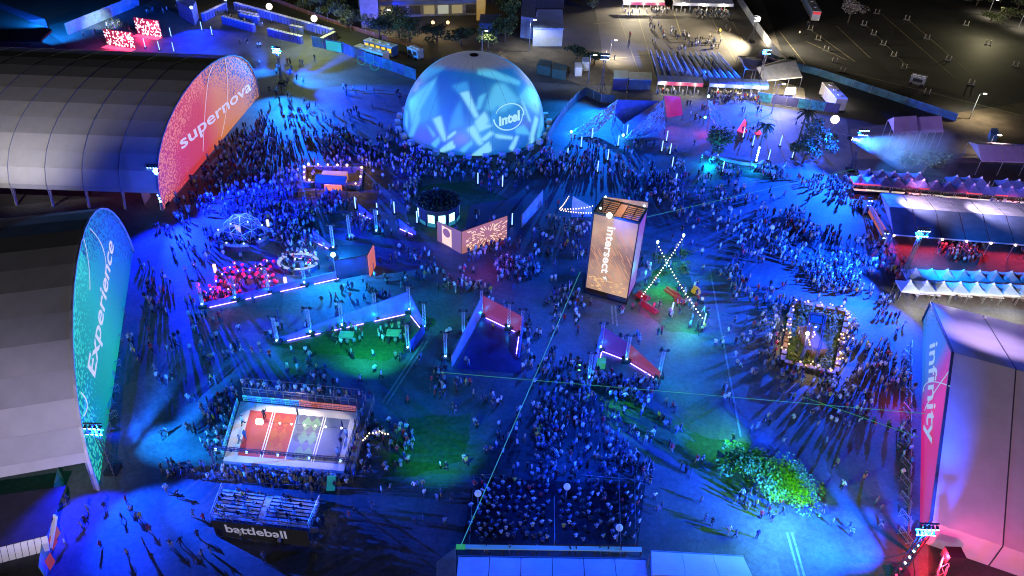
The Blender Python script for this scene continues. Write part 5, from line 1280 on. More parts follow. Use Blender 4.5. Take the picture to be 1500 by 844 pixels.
trailer('rust_container', 'red brown container beside the white panel fence', 'container', (1108, 92), (1142, 106), 2.4, 2.4, mat('container_rust', (.3, .12, .08), .7), None, 1)
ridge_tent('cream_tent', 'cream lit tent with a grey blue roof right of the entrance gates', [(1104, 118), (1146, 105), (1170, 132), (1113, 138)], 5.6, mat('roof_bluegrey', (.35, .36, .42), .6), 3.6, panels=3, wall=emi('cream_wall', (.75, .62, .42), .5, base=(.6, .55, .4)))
ridge_tent('flat_tent', 'pale violet canopy between the queue lanes and the cream lit tent', [(1078, 96), (1112, 100), (1112, 118), (1088, 116)], 3.8, mat('roof_lilac_grey', (.4, .36, .5), .6), 2.8, panels=2)
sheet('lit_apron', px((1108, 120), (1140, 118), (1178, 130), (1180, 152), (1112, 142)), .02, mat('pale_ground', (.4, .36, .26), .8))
ridge_tent('small_canopy', 'small white canopy on the lit ground below the cream tent', [(1148, 142), (1160, 142), (1162, 150), (1146, 150)], 3.2, WHITE, 2.2, panels=1)
light('POINT', 'tent_light', at(1150, 132, 5), WARM, 5 * K); light('POINT', 'tent_light', at(1168, 120, 5), WARM, 4 * K)

# ============================================================ BUILDINGS AT THE TOP
def block(name, label, q, h, m, floors=0, wm=None, cols=6, roofm=None):
    P = [at(*k) for k in q]; c = sum(P, Vector()) / 4; root = thing(name, label, 'building', c); Z = Vector((0, 0, 1))
    MB().prism([(p.x, p.y) for p in P], 0, h).build('wall', m, root)
    Q = [c + (p - c) * 1.03 for p in P]; MB().prism([(p.x, p.y) for p in Q], h, h + .4).build('roof', roofm or m, root)
    a, b = P[3], P[2]; U = (b - a).normalized(); N = Vector((U.y, -U.x, 0)) * .15
    for f in range(floors):
        z0 = h * (f + .15) / floors; z1 = h * (f + .68) / floors
        for k in range(cols):
            p, s = a.lerp(b, (k + .12) / cols) + N, a.lerp(b, (k + .88) / cols) + N; mb = MB(); mb.slab([p + Z * z0, s + Z * z0, s + Z * z1, p + Z * z1], .08); mb.build('window', wm[(k * 3 + f * 5) % len(wm)] if isinstance(wm, list) else wm, root)
        mb = MB(); z2 = h * (f + .78) / floors; z3 = h * (f + 1) / floors - .1; mb.slab([a + N * 2 + Z * z2, b + N * 2 + Z * z2, b + N * 2 + Z * z3, a + N * 2 + Z * z3], .12); mb.build('fascia', mat('fascia_blue', (.05, .10, .40), .6), root)
    return root
WD = mat('window_dark', (.03, .03, .035), .4); WLm = emi('window_warm_dim', (.55, .45, .22), .5); WLw = emi('window_white_dim', (.6, .62, .5), .6)
block('parking_garage', 'parking garage with blue bands and lit open floors at the top', [(560, -22), (712, -26), (700, 22), (556, 26)], 15, mat('garage_grey', (.16, .16, .18), .8), 3, [WLm, WD, WLw, WD, WLm], 7)
block('stair_tower', 'tall violet blue stair tower slab left of the parking garage', [(524, 2), (552, 0), (556, 38), (530, 42)], 13, mat('tower_violet', (.14, .16, .38), .7))
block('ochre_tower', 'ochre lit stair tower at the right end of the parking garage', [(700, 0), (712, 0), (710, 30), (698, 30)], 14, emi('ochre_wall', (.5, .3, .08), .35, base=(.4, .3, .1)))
block('dark_hall', 'dark roofed hall above the white building at the top', [(764, -30), (822, -30), (826, 12), (766, 12)], 6, BLACK)
block('white_building', 'flat roofed pale building lit blue on top beside the road', [(786, 40), (822, 40), (823, 68), (780, 68)], 5, WPAINT, roofm=mat('roof_bluewhite', (.35, .45, .75), .6))
block('white_building', 'narrow blue lit wing left of the flat roofed pale building', [(764, 26), (783, 30), (782, 58), (762, 55)], 6, mat('wing_blue', (.25, .3, .6), .6))
block('blue_shed', 'square blue shed between the trees right of the parking garage', [(704, 40), (730, 40), (728, 54), (702, 54)], 3.6, mat('shed_blue', (.05, .14, .35), .6))
for q in [(568, 30), (612, 34), (640, 34), (660, 26)]: light('POINT', 'garage_lamp', at(*q, 3.5), (1, .7, .3), .9 * K)
light('SPOT', 'roof_wash', at(800, 75, 14), (.3, .45, 1), 22 * K, None, at(800, 50), 90, .8)
for i, q in enumerate([(634, 33), (656, 33)]):
    mb = MB(); p = at(*q, 4); mb.sphere(p, .5, 8, 5); tag(mb.build('wall_lamp', emi('lamp_sodium', (1, .6, .2), 4), origin=p), 'warm wall lamp at the foot of the parking garage, ' + ('left' if i == 0 else 'right') + ' one of two', 'lamp', 'garage wall lamps')
# generator blocks on dirt strip
for i, (q, lab) in enumerate([(((842, 112), (852, 112), (850, 104), (841, 104)), 'right pale cube tank on the dirt strip behind the dome'), (((852, 104), (862, 104), (861, 96), (852, 96)), 'far pale cube tank on the dirt strip behind the dome'), (((786, 108), (806, 112), (808, 102), (790, 98)), 'dark green generator left of the pale tanks'), (((808, 114), (828, 118), (830, 108), (810, 104)), 'dark green generator right of its twin behind the dome')]):
    boxy('equipment_box', lab, 'equipment box', q, 2.4, WPAINT if i < 2 else mat('generator_green', (.04, .09, .09), .6))

# ============================================================ TREES
def leafy(mb, c, rx, ry, rz_, n, s=.35, clumps=9):
    cl = [(c + Vector((random.gauss(0, .45) * rx, random.gauss(0, .45) * ry, random.gauss(0, .4) * rz_)), .35 + .3 * random.random()) for _ in range(clumps)]
    for k in range(n):
        cc, f = random.choice(cl); d = Vector((random.gauss(0, 1), random.gauss(0, 1), random.gauss(0, 1))).normalized() * (random.random() ** .4)
        p = cc + Vector((d.x * rx * f, d.y * ry * f, d.z * rz_ * f)); a = Vector((random.gauss(0, 1), random.gauss(0, 1), random.gauss(0, .7))).normalized() * s; b = a.cross(Vector((random.gauss(0, 1), random.gauss(0, 1), 1))).normalized() * s * .5
        mb.add([p - a, p + b, p + a, p - b], [(0, 1, 2, 3)])
def tree(label, base, h, r, m, n=900, name='leafy_tree', cat='tree', s=.4):
    b = at(*base); root = thing(name, label, cat, b); mb = MB(); mb.tube(b, b + Vector((.1, 0, h * .5)), .28, 8, .16)
    for k in range(5):
        a = k * 1.3; mb.tube(b + Vector((.1, 0, h * .4)), b + Vector((math.cos(a) * r * .6, math.sin(a) * r * .6, h * .75)), .12, 5, .05)
    mb.build('trunk', mat('bark', (.10, .07, .05), .9), root)
    mb = MB(); leafy(mb, b + Vector((0, 0, h * .68)), r, r, h * .34, n, s, 12); mb.build('crown', m, root); return root
LF = mat('leaf_green', (.06, .10, .035), .8, var=.5, scale=1); LD = mat('leaf_dark', (.03, .055, .025), .9); LO = mat('leaf_olive', (.10, .12, .05), .8, var=.5, scale=1)
for q, h, r, lab in [((556, 58), 7, 4, 'leafy tree at the left foot of the parking garage'), ((585, 55), 9, 5, 'broad dark tree in front of the parking garage'), ((600, 62), 8, 4.5, 'dark tree in front of the lit garage floors'), ((640, 62), 5, 4, 'low dark tree below the two warm garage lamps'), ((675, 66), 5, 4, 'low dark tree right of the warm garage lamps'),
                     ((715, 75), 7, 3.6, 'pale leafy tree directly behind the top of the dome'), ((740, 62), 8, 3.5, 'tall tree between the blue shed and the pale building'), ((750, 40), 8, 3.2, 'tree lit teal left of the narrow blue wing'), ((735, 25), 7, 3, 'tree above the blue shed')]:
    tree(lab, q, h, r, LF if 'pale' in lab or 'lit' in lab else LD, 900)
for i, q in enumerate([(420, 5), (445, -2), (470, 6), (492, 12), (500, 30), (515, 45), (480, 28), (455, 15)]):
    tree('', q, 4 + i % 3, 4, LO, 700)
br = [o for o in bpy.data.objects if o.name.startswith('leafy_tree') and not o.get('label')]
series(br, 'olive green bush on the far bank above the road, {}', 'bushes on the bank', 'bush', key=lambda o: proj(o.location)[0])
light('POINT', 'bank_light', at(450, 8, 12), (.8, 1, .4), 12 * K)
tree('small round pale tree standing alone in the dark parking lot', (1242, 33), 7, 3.2, mat('leaf_pale', (.28, .24, .20), .8), 700)
tree('teal lit tree at the left edge of the palm tree island', (1042, 230), 7, 3.2, LF, 1100)
tree('big dark tree left of the glowing balloon mast', (1190, 232), 8, 4.2, LO, 1300); tree('blue lit tree between the palms and the balloon mast', (1175, 240), 5, 3, LF, 800)
tree('small dark tree behind the lower edge of the dark lot', (1152, 104), 4, 2, LF, 400); tree('dark bush beside the bright road lot at the left', (868, 12), 3, 2.2, LO, 500); tree('dark teal bush beside the road left of the blue mast', (870, 95), 3.5, 2.8, LD, 600); tree('dark bush left of the teal one above the tanks', (845, 85), 3.5, 3, LD, 600)
tree('pink lit tree under the searchlight beam', (1352, 252), 5, 3.6, LO, 900); tree('lower bush below the searchlight beam', (1325, 245), 3, 3, LD, 500)
for i, q in enumerate([(1430, 8), (1465, 4), (1490, 14), (1478, 28), (1450, 34)]): tree(['bush', 'bush', 'bush', 'bush', 'bush'][i] + ' in the far top right corner, ' + ordn(i, 5), q, 4, 4, LO, 500)
light('POINT', 'corner_light', at(1462, 22, 8), (1, .9, .5), 7 * K); light('POINT', 'pink_light', at(1350, 262, 4), (1, .3, .7), 500)
def palm(label, base, h, m):
    b = at(*base); root = thing('palm_tree', label, 'palm tree', b); mb = MB(); mb.tube(b, b + Vector((.25, 0, h)), .25, 8, .15); mb.build('trunk', mat('bark', (.10, .07, .05), .9), root)
    t = b + Vector((.25, 0, h))
    for k in range(16):
        a = k * 2.4; el = .7 - 1.2 * ((k * 7) % 16) / 16; mb = MB(); prev = t; L = 2.0
        for i in range(6):
            u = (i + 1) / 6; p = t + Vector((math.cos(a) * L * u, math.sin(a) * L * u, math.sin(el) * L * u - 1.5 * u * u)); n = (p - prev).cross(Vector((0, 0, 1))).normalized() * .5 * (1 - .6 * u)
            for s in (-1, 1): mb.add([prev, p, p + n * s - Vector((0, 0, .25)), prev + n * s - Vector((0, 0, .2))], [(0, 1, 2, 3)])
            prev = p
        mb.build('frond', m, root)
    return root, b
r, b = palm('palm tree with lamps strung down its trunk', (1106, 238), 9, LF)
for k in range(6): MB().sphere(b + Vector((.05, -.3, .7 + k * .6)), .22, 8, 5).build('trunk_lamp', LAMPC, r)
palm('tall dark palm tree at the fence right of the lit palm', (1162, 230), 11, LD)
light('POINT', 'tree_up', at(1040, 236, 1.2), TEAL, 3 * K); light('POINT', 'tree_up', at(1104, 242, 1.5), CYAN, 2 * K)
def flower_tree():
    b = at(1148, 715); root = thing('lit_shrub', 'large spreading shrub lit vivid green from below at the lower right', 'tree', b)
    mb = MB()
    for k in range(9): a = k * .7; mb.tube(b, b + Vector((math.cos(a) * 2.6, math.sin(a) * 2.6, 2.3)), .13, 5, .05)
    mb.build('trunk', mat('bark', (.10, .07, .05), .9), root)
    mb = MB(); leafy(mb, b + Vector((-.6, 0, 1.7)), 3.9, 3.9, 1.0, 4600, .19, 34); leafy(mb, b + Vector((-5.5, 2.5, 1.6)), 3.2, 2.6, .8, 700, .32, 10); mb.build('crown', mat('leaf_bright', (.12, .27, .03), .7, var=.3), root)
    for q, pw in (((1155, 742), 4.5), ((1180, 722), 4.8), ((1135, 728), 2.4)): light('POINT', 'green_uplight', at(*q, 5.4), (.2, 1, .06), pw * .42 * K, root, radius=.2)
flower_tree()
# green sweep lights over the turf
r, p = tower('slim lamp post throwing green light over the turf right of the violet wall', (845, 566), 5, GREENL, 2, .8, 'green_lamp_post', guys=False, mast=.2)
wash(r, p, GRN, 5 * K, [(960, 625)], 55); light('SPOT', 'green_beam', at(1090, 600, 7), GRN, 4.5 * K, r, at(1050, 640), 75)
light('SPOT', 'green_pool', at(540, 500, 8), (.02, 1, .42), 13 * K, None, at(545, 505), 85, .9); light('SPOT', 'green_pool', at(420, 505, 7), (.02, 1, .4), 2.2 * K, None, at(430, 510), 80, .9); light('SPOT', 'green_pool', at(640, 655, 9), (.03, 1, .3), 4.5 * K, None, at(640, 655), 75, .9)
light('SPOT', 'green_pool', at(1000, 560, 8), (.02, 1, .4), 3.5 * K, None, at(1005, 558), 60, .9); light('SPOT', 'green_pool', at(640, 455, 8), (.02, 1, .4), 3 * K, None, at(648, 455), 60, .9)
for q, c, pw, an in [((655, 370), CYAN, 9, 55), ((880, 280), TEAL, 7, 60), ((500, 345), CYAN, 6, 50), ((330, 485), CYAN, 11, 60), ((500, 420), CYAN, 12, 50), ((720, 440), CYAN, 7, 50), ((1110, 235), CYAN, 9, 60), ((1150, 250), BLUE, 12, 60), ((940, 480), CYAN, 7, 60), ((800, 440), CYAN, 5, 50), ((610, 40 + 420), CYAN, 5, 50), ((700, 250), CYAN, 10, 90), ((1140, 450), TEAL, 5, 50), ((470, 130), CYAN, 9, 70), ((360, 620), CYAN, 6, 60), ((600, 700), CYAN, 5, 70), ((1000, 720), TEAL, 4, 60), ((640, 240), CYAN, 10, 80), ((820, 300), CYAN, 6, 60), ((1010, 520), BLUE, 14, 60), ((700, 590), BLUE, 14, 70), ((780, 500), BLUE, 10, 70), ((960, 400), BLUE, 9, 60), ((600, 560), CYAN, 7, 70), ((1060, 620), BLUE, 9, 60), ((690, 330), BLUE, 8, 60)]:
    light('SPOT', 'light_pool', at(q[0], q[1] + 6, 10), c, pw * .5 * K, None, at(*q), an, .95, .15)  # overhead spots without fixtures, added for ground pools and dull ground

# ============================================================ X STRING LIGHTS AND CAFE
xr = thing('crossed_string_lights', 'two crossed strings of warm bulbs on poles over the green lit garden', 'string light', at(985, 430))
E1 = [at(963, 357, 4.4), at(1029, 466, 3.6)]; E2 = [at(1001, 347, 4.4), at(940, 434, 3.6)]
for e in (E1, E2):
    bulbs(xr, e, 24, .105, emi('bulb_cream', (1, .80, .55), 5), .6)
    for q in e: MB().beam((q.x, q.y, 0), q + Vector((0, 0, .2)), .1).build('pole', STEEL, xr)
for q in (E1[0], E2[0]): MB().sphere(q + Vector((0, 0, .35)), .24, 8, 5).build('pole_lamp', LAMPC, xr)
br_ = thing('net_string_lights', 'warm bulb strings fanning out at the left of the intersect tower', 'string light', at(845, 320))
bulbs(br_, [at(833, 288, 5), at(820, 306, 3.5)], 9, .10, sag=.2); bulbs(br_, [at(820, 306, 3.5), at(868, 302, 4)], 12, .10, sag=.3); bulbs(br_, [at(822, 308, 3.5), at(866, 312, 3.6)], 12, .10, sag=.2)
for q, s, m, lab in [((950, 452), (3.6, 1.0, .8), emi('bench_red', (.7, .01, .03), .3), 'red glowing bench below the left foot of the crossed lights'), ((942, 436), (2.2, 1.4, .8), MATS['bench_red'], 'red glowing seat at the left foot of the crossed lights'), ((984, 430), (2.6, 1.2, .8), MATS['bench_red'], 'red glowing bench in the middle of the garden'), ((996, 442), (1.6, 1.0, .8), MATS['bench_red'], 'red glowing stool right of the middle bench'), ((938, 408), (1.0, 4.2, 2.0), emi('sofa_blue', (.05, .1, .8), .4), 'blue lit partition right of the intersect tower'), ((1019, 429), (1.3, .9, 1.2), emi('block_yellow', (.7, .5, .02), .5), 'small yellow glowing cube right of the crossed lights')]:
    b = at(*q); r = thing('lounge_sofa', lab, 'seat', b); MB().box(b + Vector((0, 0, s[2] / 4)), (s[0], s[1], s[2] / 2), R(-50)).build('base', m, r); MB().box(b + Vector((0, .1, s[2] * .62)), (s[0] * .92, s[1] * .35, s[2] * .7), R(-50)).build('back', m, r)
for q, c, pw in [((960, 440), (1, .03, .03), 700), ((990, 438), (1, .03, .03), 500), ((975, 405), (.03, 1, .5), 1800), ((1010, 465), (.03, .9, .6), 1800), ((1000, 375), (.1, 1, .3), 500), ((1018, 425), (.9, .8, .05), 150)]: light('POINT', 'garden_light', at(*q, 3), c, pw)
for q, lab in [((965, 385), 'small green lit shrub left of the crossing of the string lights'), ((1001, 378), 'small green lit shrub right of the crossing of the string lights'), ((1000, 400), 'low shrub in the middle of the green garden')]:
    tree(lab, q, 2.2, 1.4, LF, 260, 'garden_shrub', 'shrub', .22)
tl = [place(t0, fl, at(*q)) for q in [(983, 462), (1030, 478)]]
series(tl, 'pale light tube at the near edge of the green garden, {}', 'garden light tubes', 'light tube')

# ============================================================ NET SCULPTURES
def net(label, corners, n=14, m=None, dens=260, cat='net sculpture', name='net_sculpture'):
    """corners: four 3D points; sagging sheet of knotted strips between two masts"""
    a, b, c, d = corners; root = thing(name, label, cat, (a.x, a.y, 0)); mb = MB()
    S = lambda u, v: a.lerp(b, u).lerp(d.lerp(c, u), v) - Vector((0, 0, 1.2 * math.sin(math.pi * u) * math.sin(math.pi * v)))
    for k in range(dens):
        u, v = random.random(), random.random(); du, dv = random.gauss(0, .09), random.gauss(0, .07); p = S(u, v); q = S(min(1, max(0, u + du)), min(1, max(0, v + dv)))
        mb.beam(p + Vector((0, 0, random.random() * .3)), q, .24, .03)
    mb.build('net_strips', m or mat('net_pale', (.5, .6, .8), .5), root)
    mb = MB()
    for k in range(n): 
        for i in range(n): 
            u = k / (n - 1); v0, v1 = i / n, (i + 1) / n; mb.beam(S(u, v0), S(u, v1), .03); mb.beam(S(v0, u), S(v1, u), .03)
    mb.build('mesh_lines', m or MATS['net_pale'], root)
    for q in (a, b, c, d):
        if q.z > 1: MB().beam((q.x, q.y, 0), q + Vector((0, 0, .2)), .16).build('mast', STEEL, root)
    return root
net('blue lit net sculpture, left one of three, stretched low to the right of the dome', [at(835, 196, .4), at(905, 146, 5.5), at(899, 168, 4), at(868, 200, .6)])
net('blue lit net sculpture, middle one of three, rising to a mast beside the red fabric', [at(916, 202, .4), at(972, 146, 6), at(974, 190, 1.2), at(938, 202, .5)])
net('violet blue net sculpture, right one of three, in front of the teal tree', [at(1037, 146, 6.5), at(1040, 170, 4), at(1062, 204, .5), at(1080, 190, .5)])
def cloth(label, pts, m, name='stretched_cloth'):
    a, b, c, d = pts; root = thing(name, label, 'fabric canopy', (a.x, a.y, 0)); N_ = 12; vs = []; S = lambda u, v: a.lerp(b, u).lerp(d.lerp(c, u), v) - Vector((0, 0, 1.0 * math.sin(math.pi * u) * math.sin(math.pi * v)))
    for i in range(N_ + 1):
        for j in range(N_ + 1): vs.append(S(i / N_, j / N_) + Vector((0, 0, .06 * math.sin(j * 2.5))))
    mb = MB(); mb.add(vs, [(i * (N_ + 1) + j, (i + 1) * (N_ + 1) + j, (i + 1) * (N_ + 1) + j + 1, i * (N_ + 1) + j + 1) for i in range(N_) for j in range(N_)]); mb.add([v - Vector((0, 0, .04)) for v in vs], [(i * (N_ + 1) + j, i * (N_ + 1) + j + 1, (i + 1) * (N_ + 1) + j + 1, (i + 1) * (N_ + 1) + j) for i in range(N_) for j in range(N_)]); mb.build('cloth', m, root, smooth=True)
    for q in pts: MB().beam((q.x, q.y, 0), q, .14).build('mast', STEEL, root)
cloth('blue fabric canopy stretched between the left and middle net sculptures', [at(905, 146, 5.5), at(965, 148, 5.8), at(914, 182, 2.5), at(901, 168, 3)], mat('cloth_blue', (.08, .14, .5), .6))
cloth('crimson lit fabric panel hanging right of the middle net sculpture', [at(973, 140, 6), at(997, 142, 5), at(1000, 168, 1.5), at(977, 172, 1.2)], emi('cloth_red', (.45, .01, .16), .5, base=(.5, .05, .15)))
light('SPOT', 'red_floor', at(985, 150, 5), (1, .08, .02), 1.2 * K, None, at(990, 195), 60, .9); light('POINT', 'red_mast', at(1034, 185, 2), (1, .05, .1), 500)
for q, m, lab in [((1033, 172), GREENL, 'green lamp ball on the mast of the right net sculpture'), ((837, 193), emi('lamp_mint', (.3, 1, .7), 7), 'mint lamp at the low tip of the left net sculpture'), ((913, 198), MATS['lamp_mint'], 'mint lamp at the low tip of the middle net sculpture'), ((1038, 141), LAMPC, 'cyan lamp on top of the mast of the right net sculpture')]:
    p = at(*q, 5 if 'mast' in lab else .5); mb = MB(); mb.sphere(p, .32, 10, 6); tag(mb.build('globe_light', m, origin=p), lab, 'lamp'); light('POINT', 'net_light', p + Vector((0, 0, 1.2)), (.05, .3, 1), 1.6 * K)
r = thing('red_sculpture', 'small red glowing pointed sculpture on the plaza right of the nets', 'sculpture', at(1088, 190)); b = at(1087, 192); mb = MB(); mb.tube(b, b + Vector((0, 0, 3)), 1.2, 4, .08); mb.build('spire', REDL, r); mb = MB(); mb.tube(b + Vector((3.5, -1, 0)), b + Vector((3.5, -1, 1.2)), .9, 5, .1); mb.build('base_flame', REDL, r)
P_ = [at(1045, 233), at(1140, 240), at(1134, 248), (at(1040, 238))]
mb = MB()
for k in range(24):
    u = k / 24; p, q = [Vector(at(1034 + 84 * t, 223 + 19 * math.sin(t * math.pi / 2) ** .8 + (0 if t < .9 else -6 * (t - .9) * 10), .5)) for t in (u, u + 1 / 24)]; mb.beam(p, q, .5, .5)
tag(mb.build('planter_edge', mat('planter_pale', (.4, .4, .42), .7), origin=at(1034, 223)), 'curved pale planter edge round the palm tree island', 'planter')
# ============================================================ PARKING LOT MARKERS
pm = thing('bollard_pair', None, None)
MB().box((0, 0, .15), (2.0, .7, .3)).build('footing', mat('footing_grey', (.13, .13, .12), .9), pm)
for s in (-1, 1): MB().tube((s * .6, 0, .3), (s * .6, 0, 1.5), .16, 8).build('bollard', mat('bollard_pale', (.26, .24, .2), .7), pm)
ms = []
for i, (x, y) in enumerate([(325, 165), (368, 220), (412, 280), (458, 345), (620, 140), (672, 192), (725, 248), (782, 310), (840, 378), (965, 215), (1083, 333), (855, 110), (1208, 465), (965, 518), (1300, 248), (1450, 365), (690, 75), (1180, 140), (500, 400), (300, 680)]):
    o = pm if i == 0 else dup(pm); o.location = at(1100 + x / 3.75, y / 3.75); o.rotation_euler[2] = R(-30); ms.append(o)
series(ms, 'pair of pale bollards on a footing in the dark parking lot, {}', 'bollard pairs in the dark lot', 'bollards', key=lambda o: proj(o.location)[0])
# small cones of light on lot
light('SPOT', 'lot_beam', at(1420, 150, 6.3), (.9, 1, .6), 7 * K, None, at(1500, 140), 60, .8)
# ============================================================ SEARCHLIGHT BEAM AND LASERS
s0 = at(1246, 203, 11); s1 = at(1345, 225, 4)
r = thing('searchlight', 'searchlight on top of the lamp tower throwing a smoky pale beam to the right', 'searchlight', s0)
MB().tube(s0 - (s1 - s0).normalized() * .6, s0, .35, 10, .45).build('housing', BLACK, r); MB().tube(s0, s0 + (s1 - s0).normalized() * .1, .4, 10).build('lens', MATS['lamp_white_hot'], r)
light('SPOT', 'search_beam', s0 + (s1 - s0).normalized() * .3, (.5, 1, .95), 26 * K, r, s1, 24, .4, .1)
def volume(name, mb, dens, col, label):
    m = bpy.data.materials.new(name + '_volume'); m.use_nodes = True; t = m.node_tree; t.nodes.remove(t.nodes['Principled BSDF']); v = t.nodes.new('ShaderNodeVolumePrincipled'); v.inputs['Density'].default_value = dens; v.inputs['Color'].default_value = (*col, 1)
    tc = t.nodes.new('ShaderNodeTexCoord'); no = t.nodes.new('ShaderNodeTexNoise'); no.inputs['Scale'].default_value = .35; t.links.new(tc.outputs['Object'], no.inputs[0]); mu = t.nodes.new('ShaderNodeMath'); mu.operation = 'MULTIPLY_ADD'; mu.inputs[1].default_value = dens * 2.2; mu.inputs[2].default_value = -dens * .45; mu.use_clamp = False; t.links.new(no.outputs[0], mu.inputs[0]); t.links.new(mu.outputs[0], v.inputs['Density'])
    t.links.new(v.outputs[0], t.nodes['Material Output'].inputs['Volume']); o = mb.build(name, m); tag(o, label, 'smoke', kind='stuff'); return o
mb = MB(); mb.tube(s0 + (s1 - s0).normalized() * .8, s0 + (s1 - s0) * 1.25, .6, 20, 6.4); volume('smoke', mb, .05, (.9, .95, 1), 'pale smoke drifting in the searchlight beam')
LG = emi('laser_green', (.10, .85, .25), .32)
for (a, za, b, zb, lab) in [((640, 545), 3, (1356, 606), 6, 'long thin green laser beam crossing the whole lower plaza'), ((780, 560), 3, (674, 802), 2, 'thin green laser beam slanting down to the viewing platform'), ((850, 398), 4, (780, 560), 3, 'thin green laser beam left of the intersect tower'), ((930, 322), 7, (1250, 248), 9, 'thin green laser beam from the intersect tower to the right'), ((1178, 582), 3, (1345, 640), 5, 'short green laser beam near the infinity wall')]:
    mb = MB(); mb.tube(at(*a, za), at(*b, zb), .045, 4); tag(mb.build('laser_beam', LG), lab, 'laser beam')

light('SPOT', 'pit_fill', at(800, 660, 12), (.02, .06, 1), 9 * K, None, at(810, 745), 80, .8)  # unseen overhead spots added to brighten the lower crowd
light('SPOT', 'pit_fill', at(880, 600, 12), (.02, .08, 1), 16 * K, None, at(850, 650), 80, .8)
light('POINT', 'red_glow', at(1325, 585, 2), (1, .02, .03), 250)


for lx, ly, pw in ((-92, 107, 11), (-125, 100, 12), (-160, 92, 12)):
    light('SPOT', 'roof_fill', (lx, ly, 15), (1, .93, .86), pw * K, None, (lx, 128, 11), 100, .8)  # spots added without fixtures, brightening the supernova tent's near roof
light('SPOT', 'far_roof_fill', at(1340, 268, 9), (.8, .7, 1), 6 * K, None, at(1350, 303, 4), 100, .7); light('SPOT', 'far_roof_fill', at(1440, 275, 9), (.8, .7, 1), 6 * K, None, at(1450, 311, 4), 100, .7)  # unseen spots added to brighten the long tent's far slope

# ============================================================ PEOPLE
TOPS = {'white': (.62, .62, .62), 'black': (.02, .02, .022), 'grey': (.22, .22, .23), 'navy': (.03, .05, .14), 'red': (.45, .03, .03), 'denim': (.10, .17, .30), 'beige': (.42, .34, .24), 'yellow': (.60, .45, .05)}
BOT = {'black': (.02, .02, .022), 'blue': (.05, .08, .18), 'khaki': (.28, .23, .15), 'white': (.5, .5, .5)}
SKIN = [(.45, .28, .20), (.30, .17, .11), (.52, .36, .27), (.16, .09, .06)]; HAIR = [(.02, .015, .01), (.10, .05, .02), (.30, .20, .09), (.04, .03, .03)]
POSES = {
 'standing':   dict(le=(-.24, -.03, 1.16), lw=(-.22, .10, .95), re=(.24, -.03, 1.16), rw=(.22, .10, .95), lk=(-.10, .02, .50), la=(-.12, -.02, .08), rk=(.10, .02, .50), ra=(.12, -.02, .08)),
 'walking':    dict(le=(-.24, -.12, 1.17), lw=(-.22, -.16, .93), re=(.24, .10, 1.17), rw=(.21, .28, 1.0), lk=(-.09, .20, .55), la=(-.09, .26, .09), rk=(.09, .02, .49), ra=(.09, -.32, .12)),
 'striding':   dict(le=(-.25, .14, 1.18), lw=(-.22, .32, 1.03), re=(.25, -.14, 1.17), rw=(.24, -.22, .94), lk=(-.09, -.02, .50), la=(-.10, -.30, .14), rk=(.10, .24, .56), ra=(.10, .32, .09)),
 'holding up a phone': dict(le=(-.25, .12, 1.24), lw=(-.12, .32, 1.45), re=(.25, .12, 1.24), rw=(.12, .32, 1.45), lk=(-.11, .02, .50), la=(-.13, -.02, .08), rk=(.11, .02, .50), ra=(.13, -.02, .08)),
 'raising an arm': dict(le=(-.26, -.02, 1.17), lw=(-.25, .12, .95), re=(.34, .04, 1.58), rw=(.36, .08, 1.84), lk=(-.12, .03, .50), la=(-.15, 0, .08), rk=(.12, .03, .50), ra=(.15, 0, .08)),
 'standing with hands on hips': dict(le=(-.40, -.06, 1.20), lw=(-.20, .06, 1.02), re=(.40, -.06, 1.20), rw=(.20, .06, 1.02), lk=(-.13, .02, .50), la=(-.18, 0, .08), rk=(.13, .02, .50), ra=(.18, 0, .08)),
}
SIT = dict(le=(-.25, .05, .78), lw=(-.15, .30, .68), re=(.25, .05, .78), rw=(.15, .30, .68), lk=(-.13, .45, .48), la=(-.13, .48, .06), rk=(.13, .45, .48), ra=(.13, .48, .06))
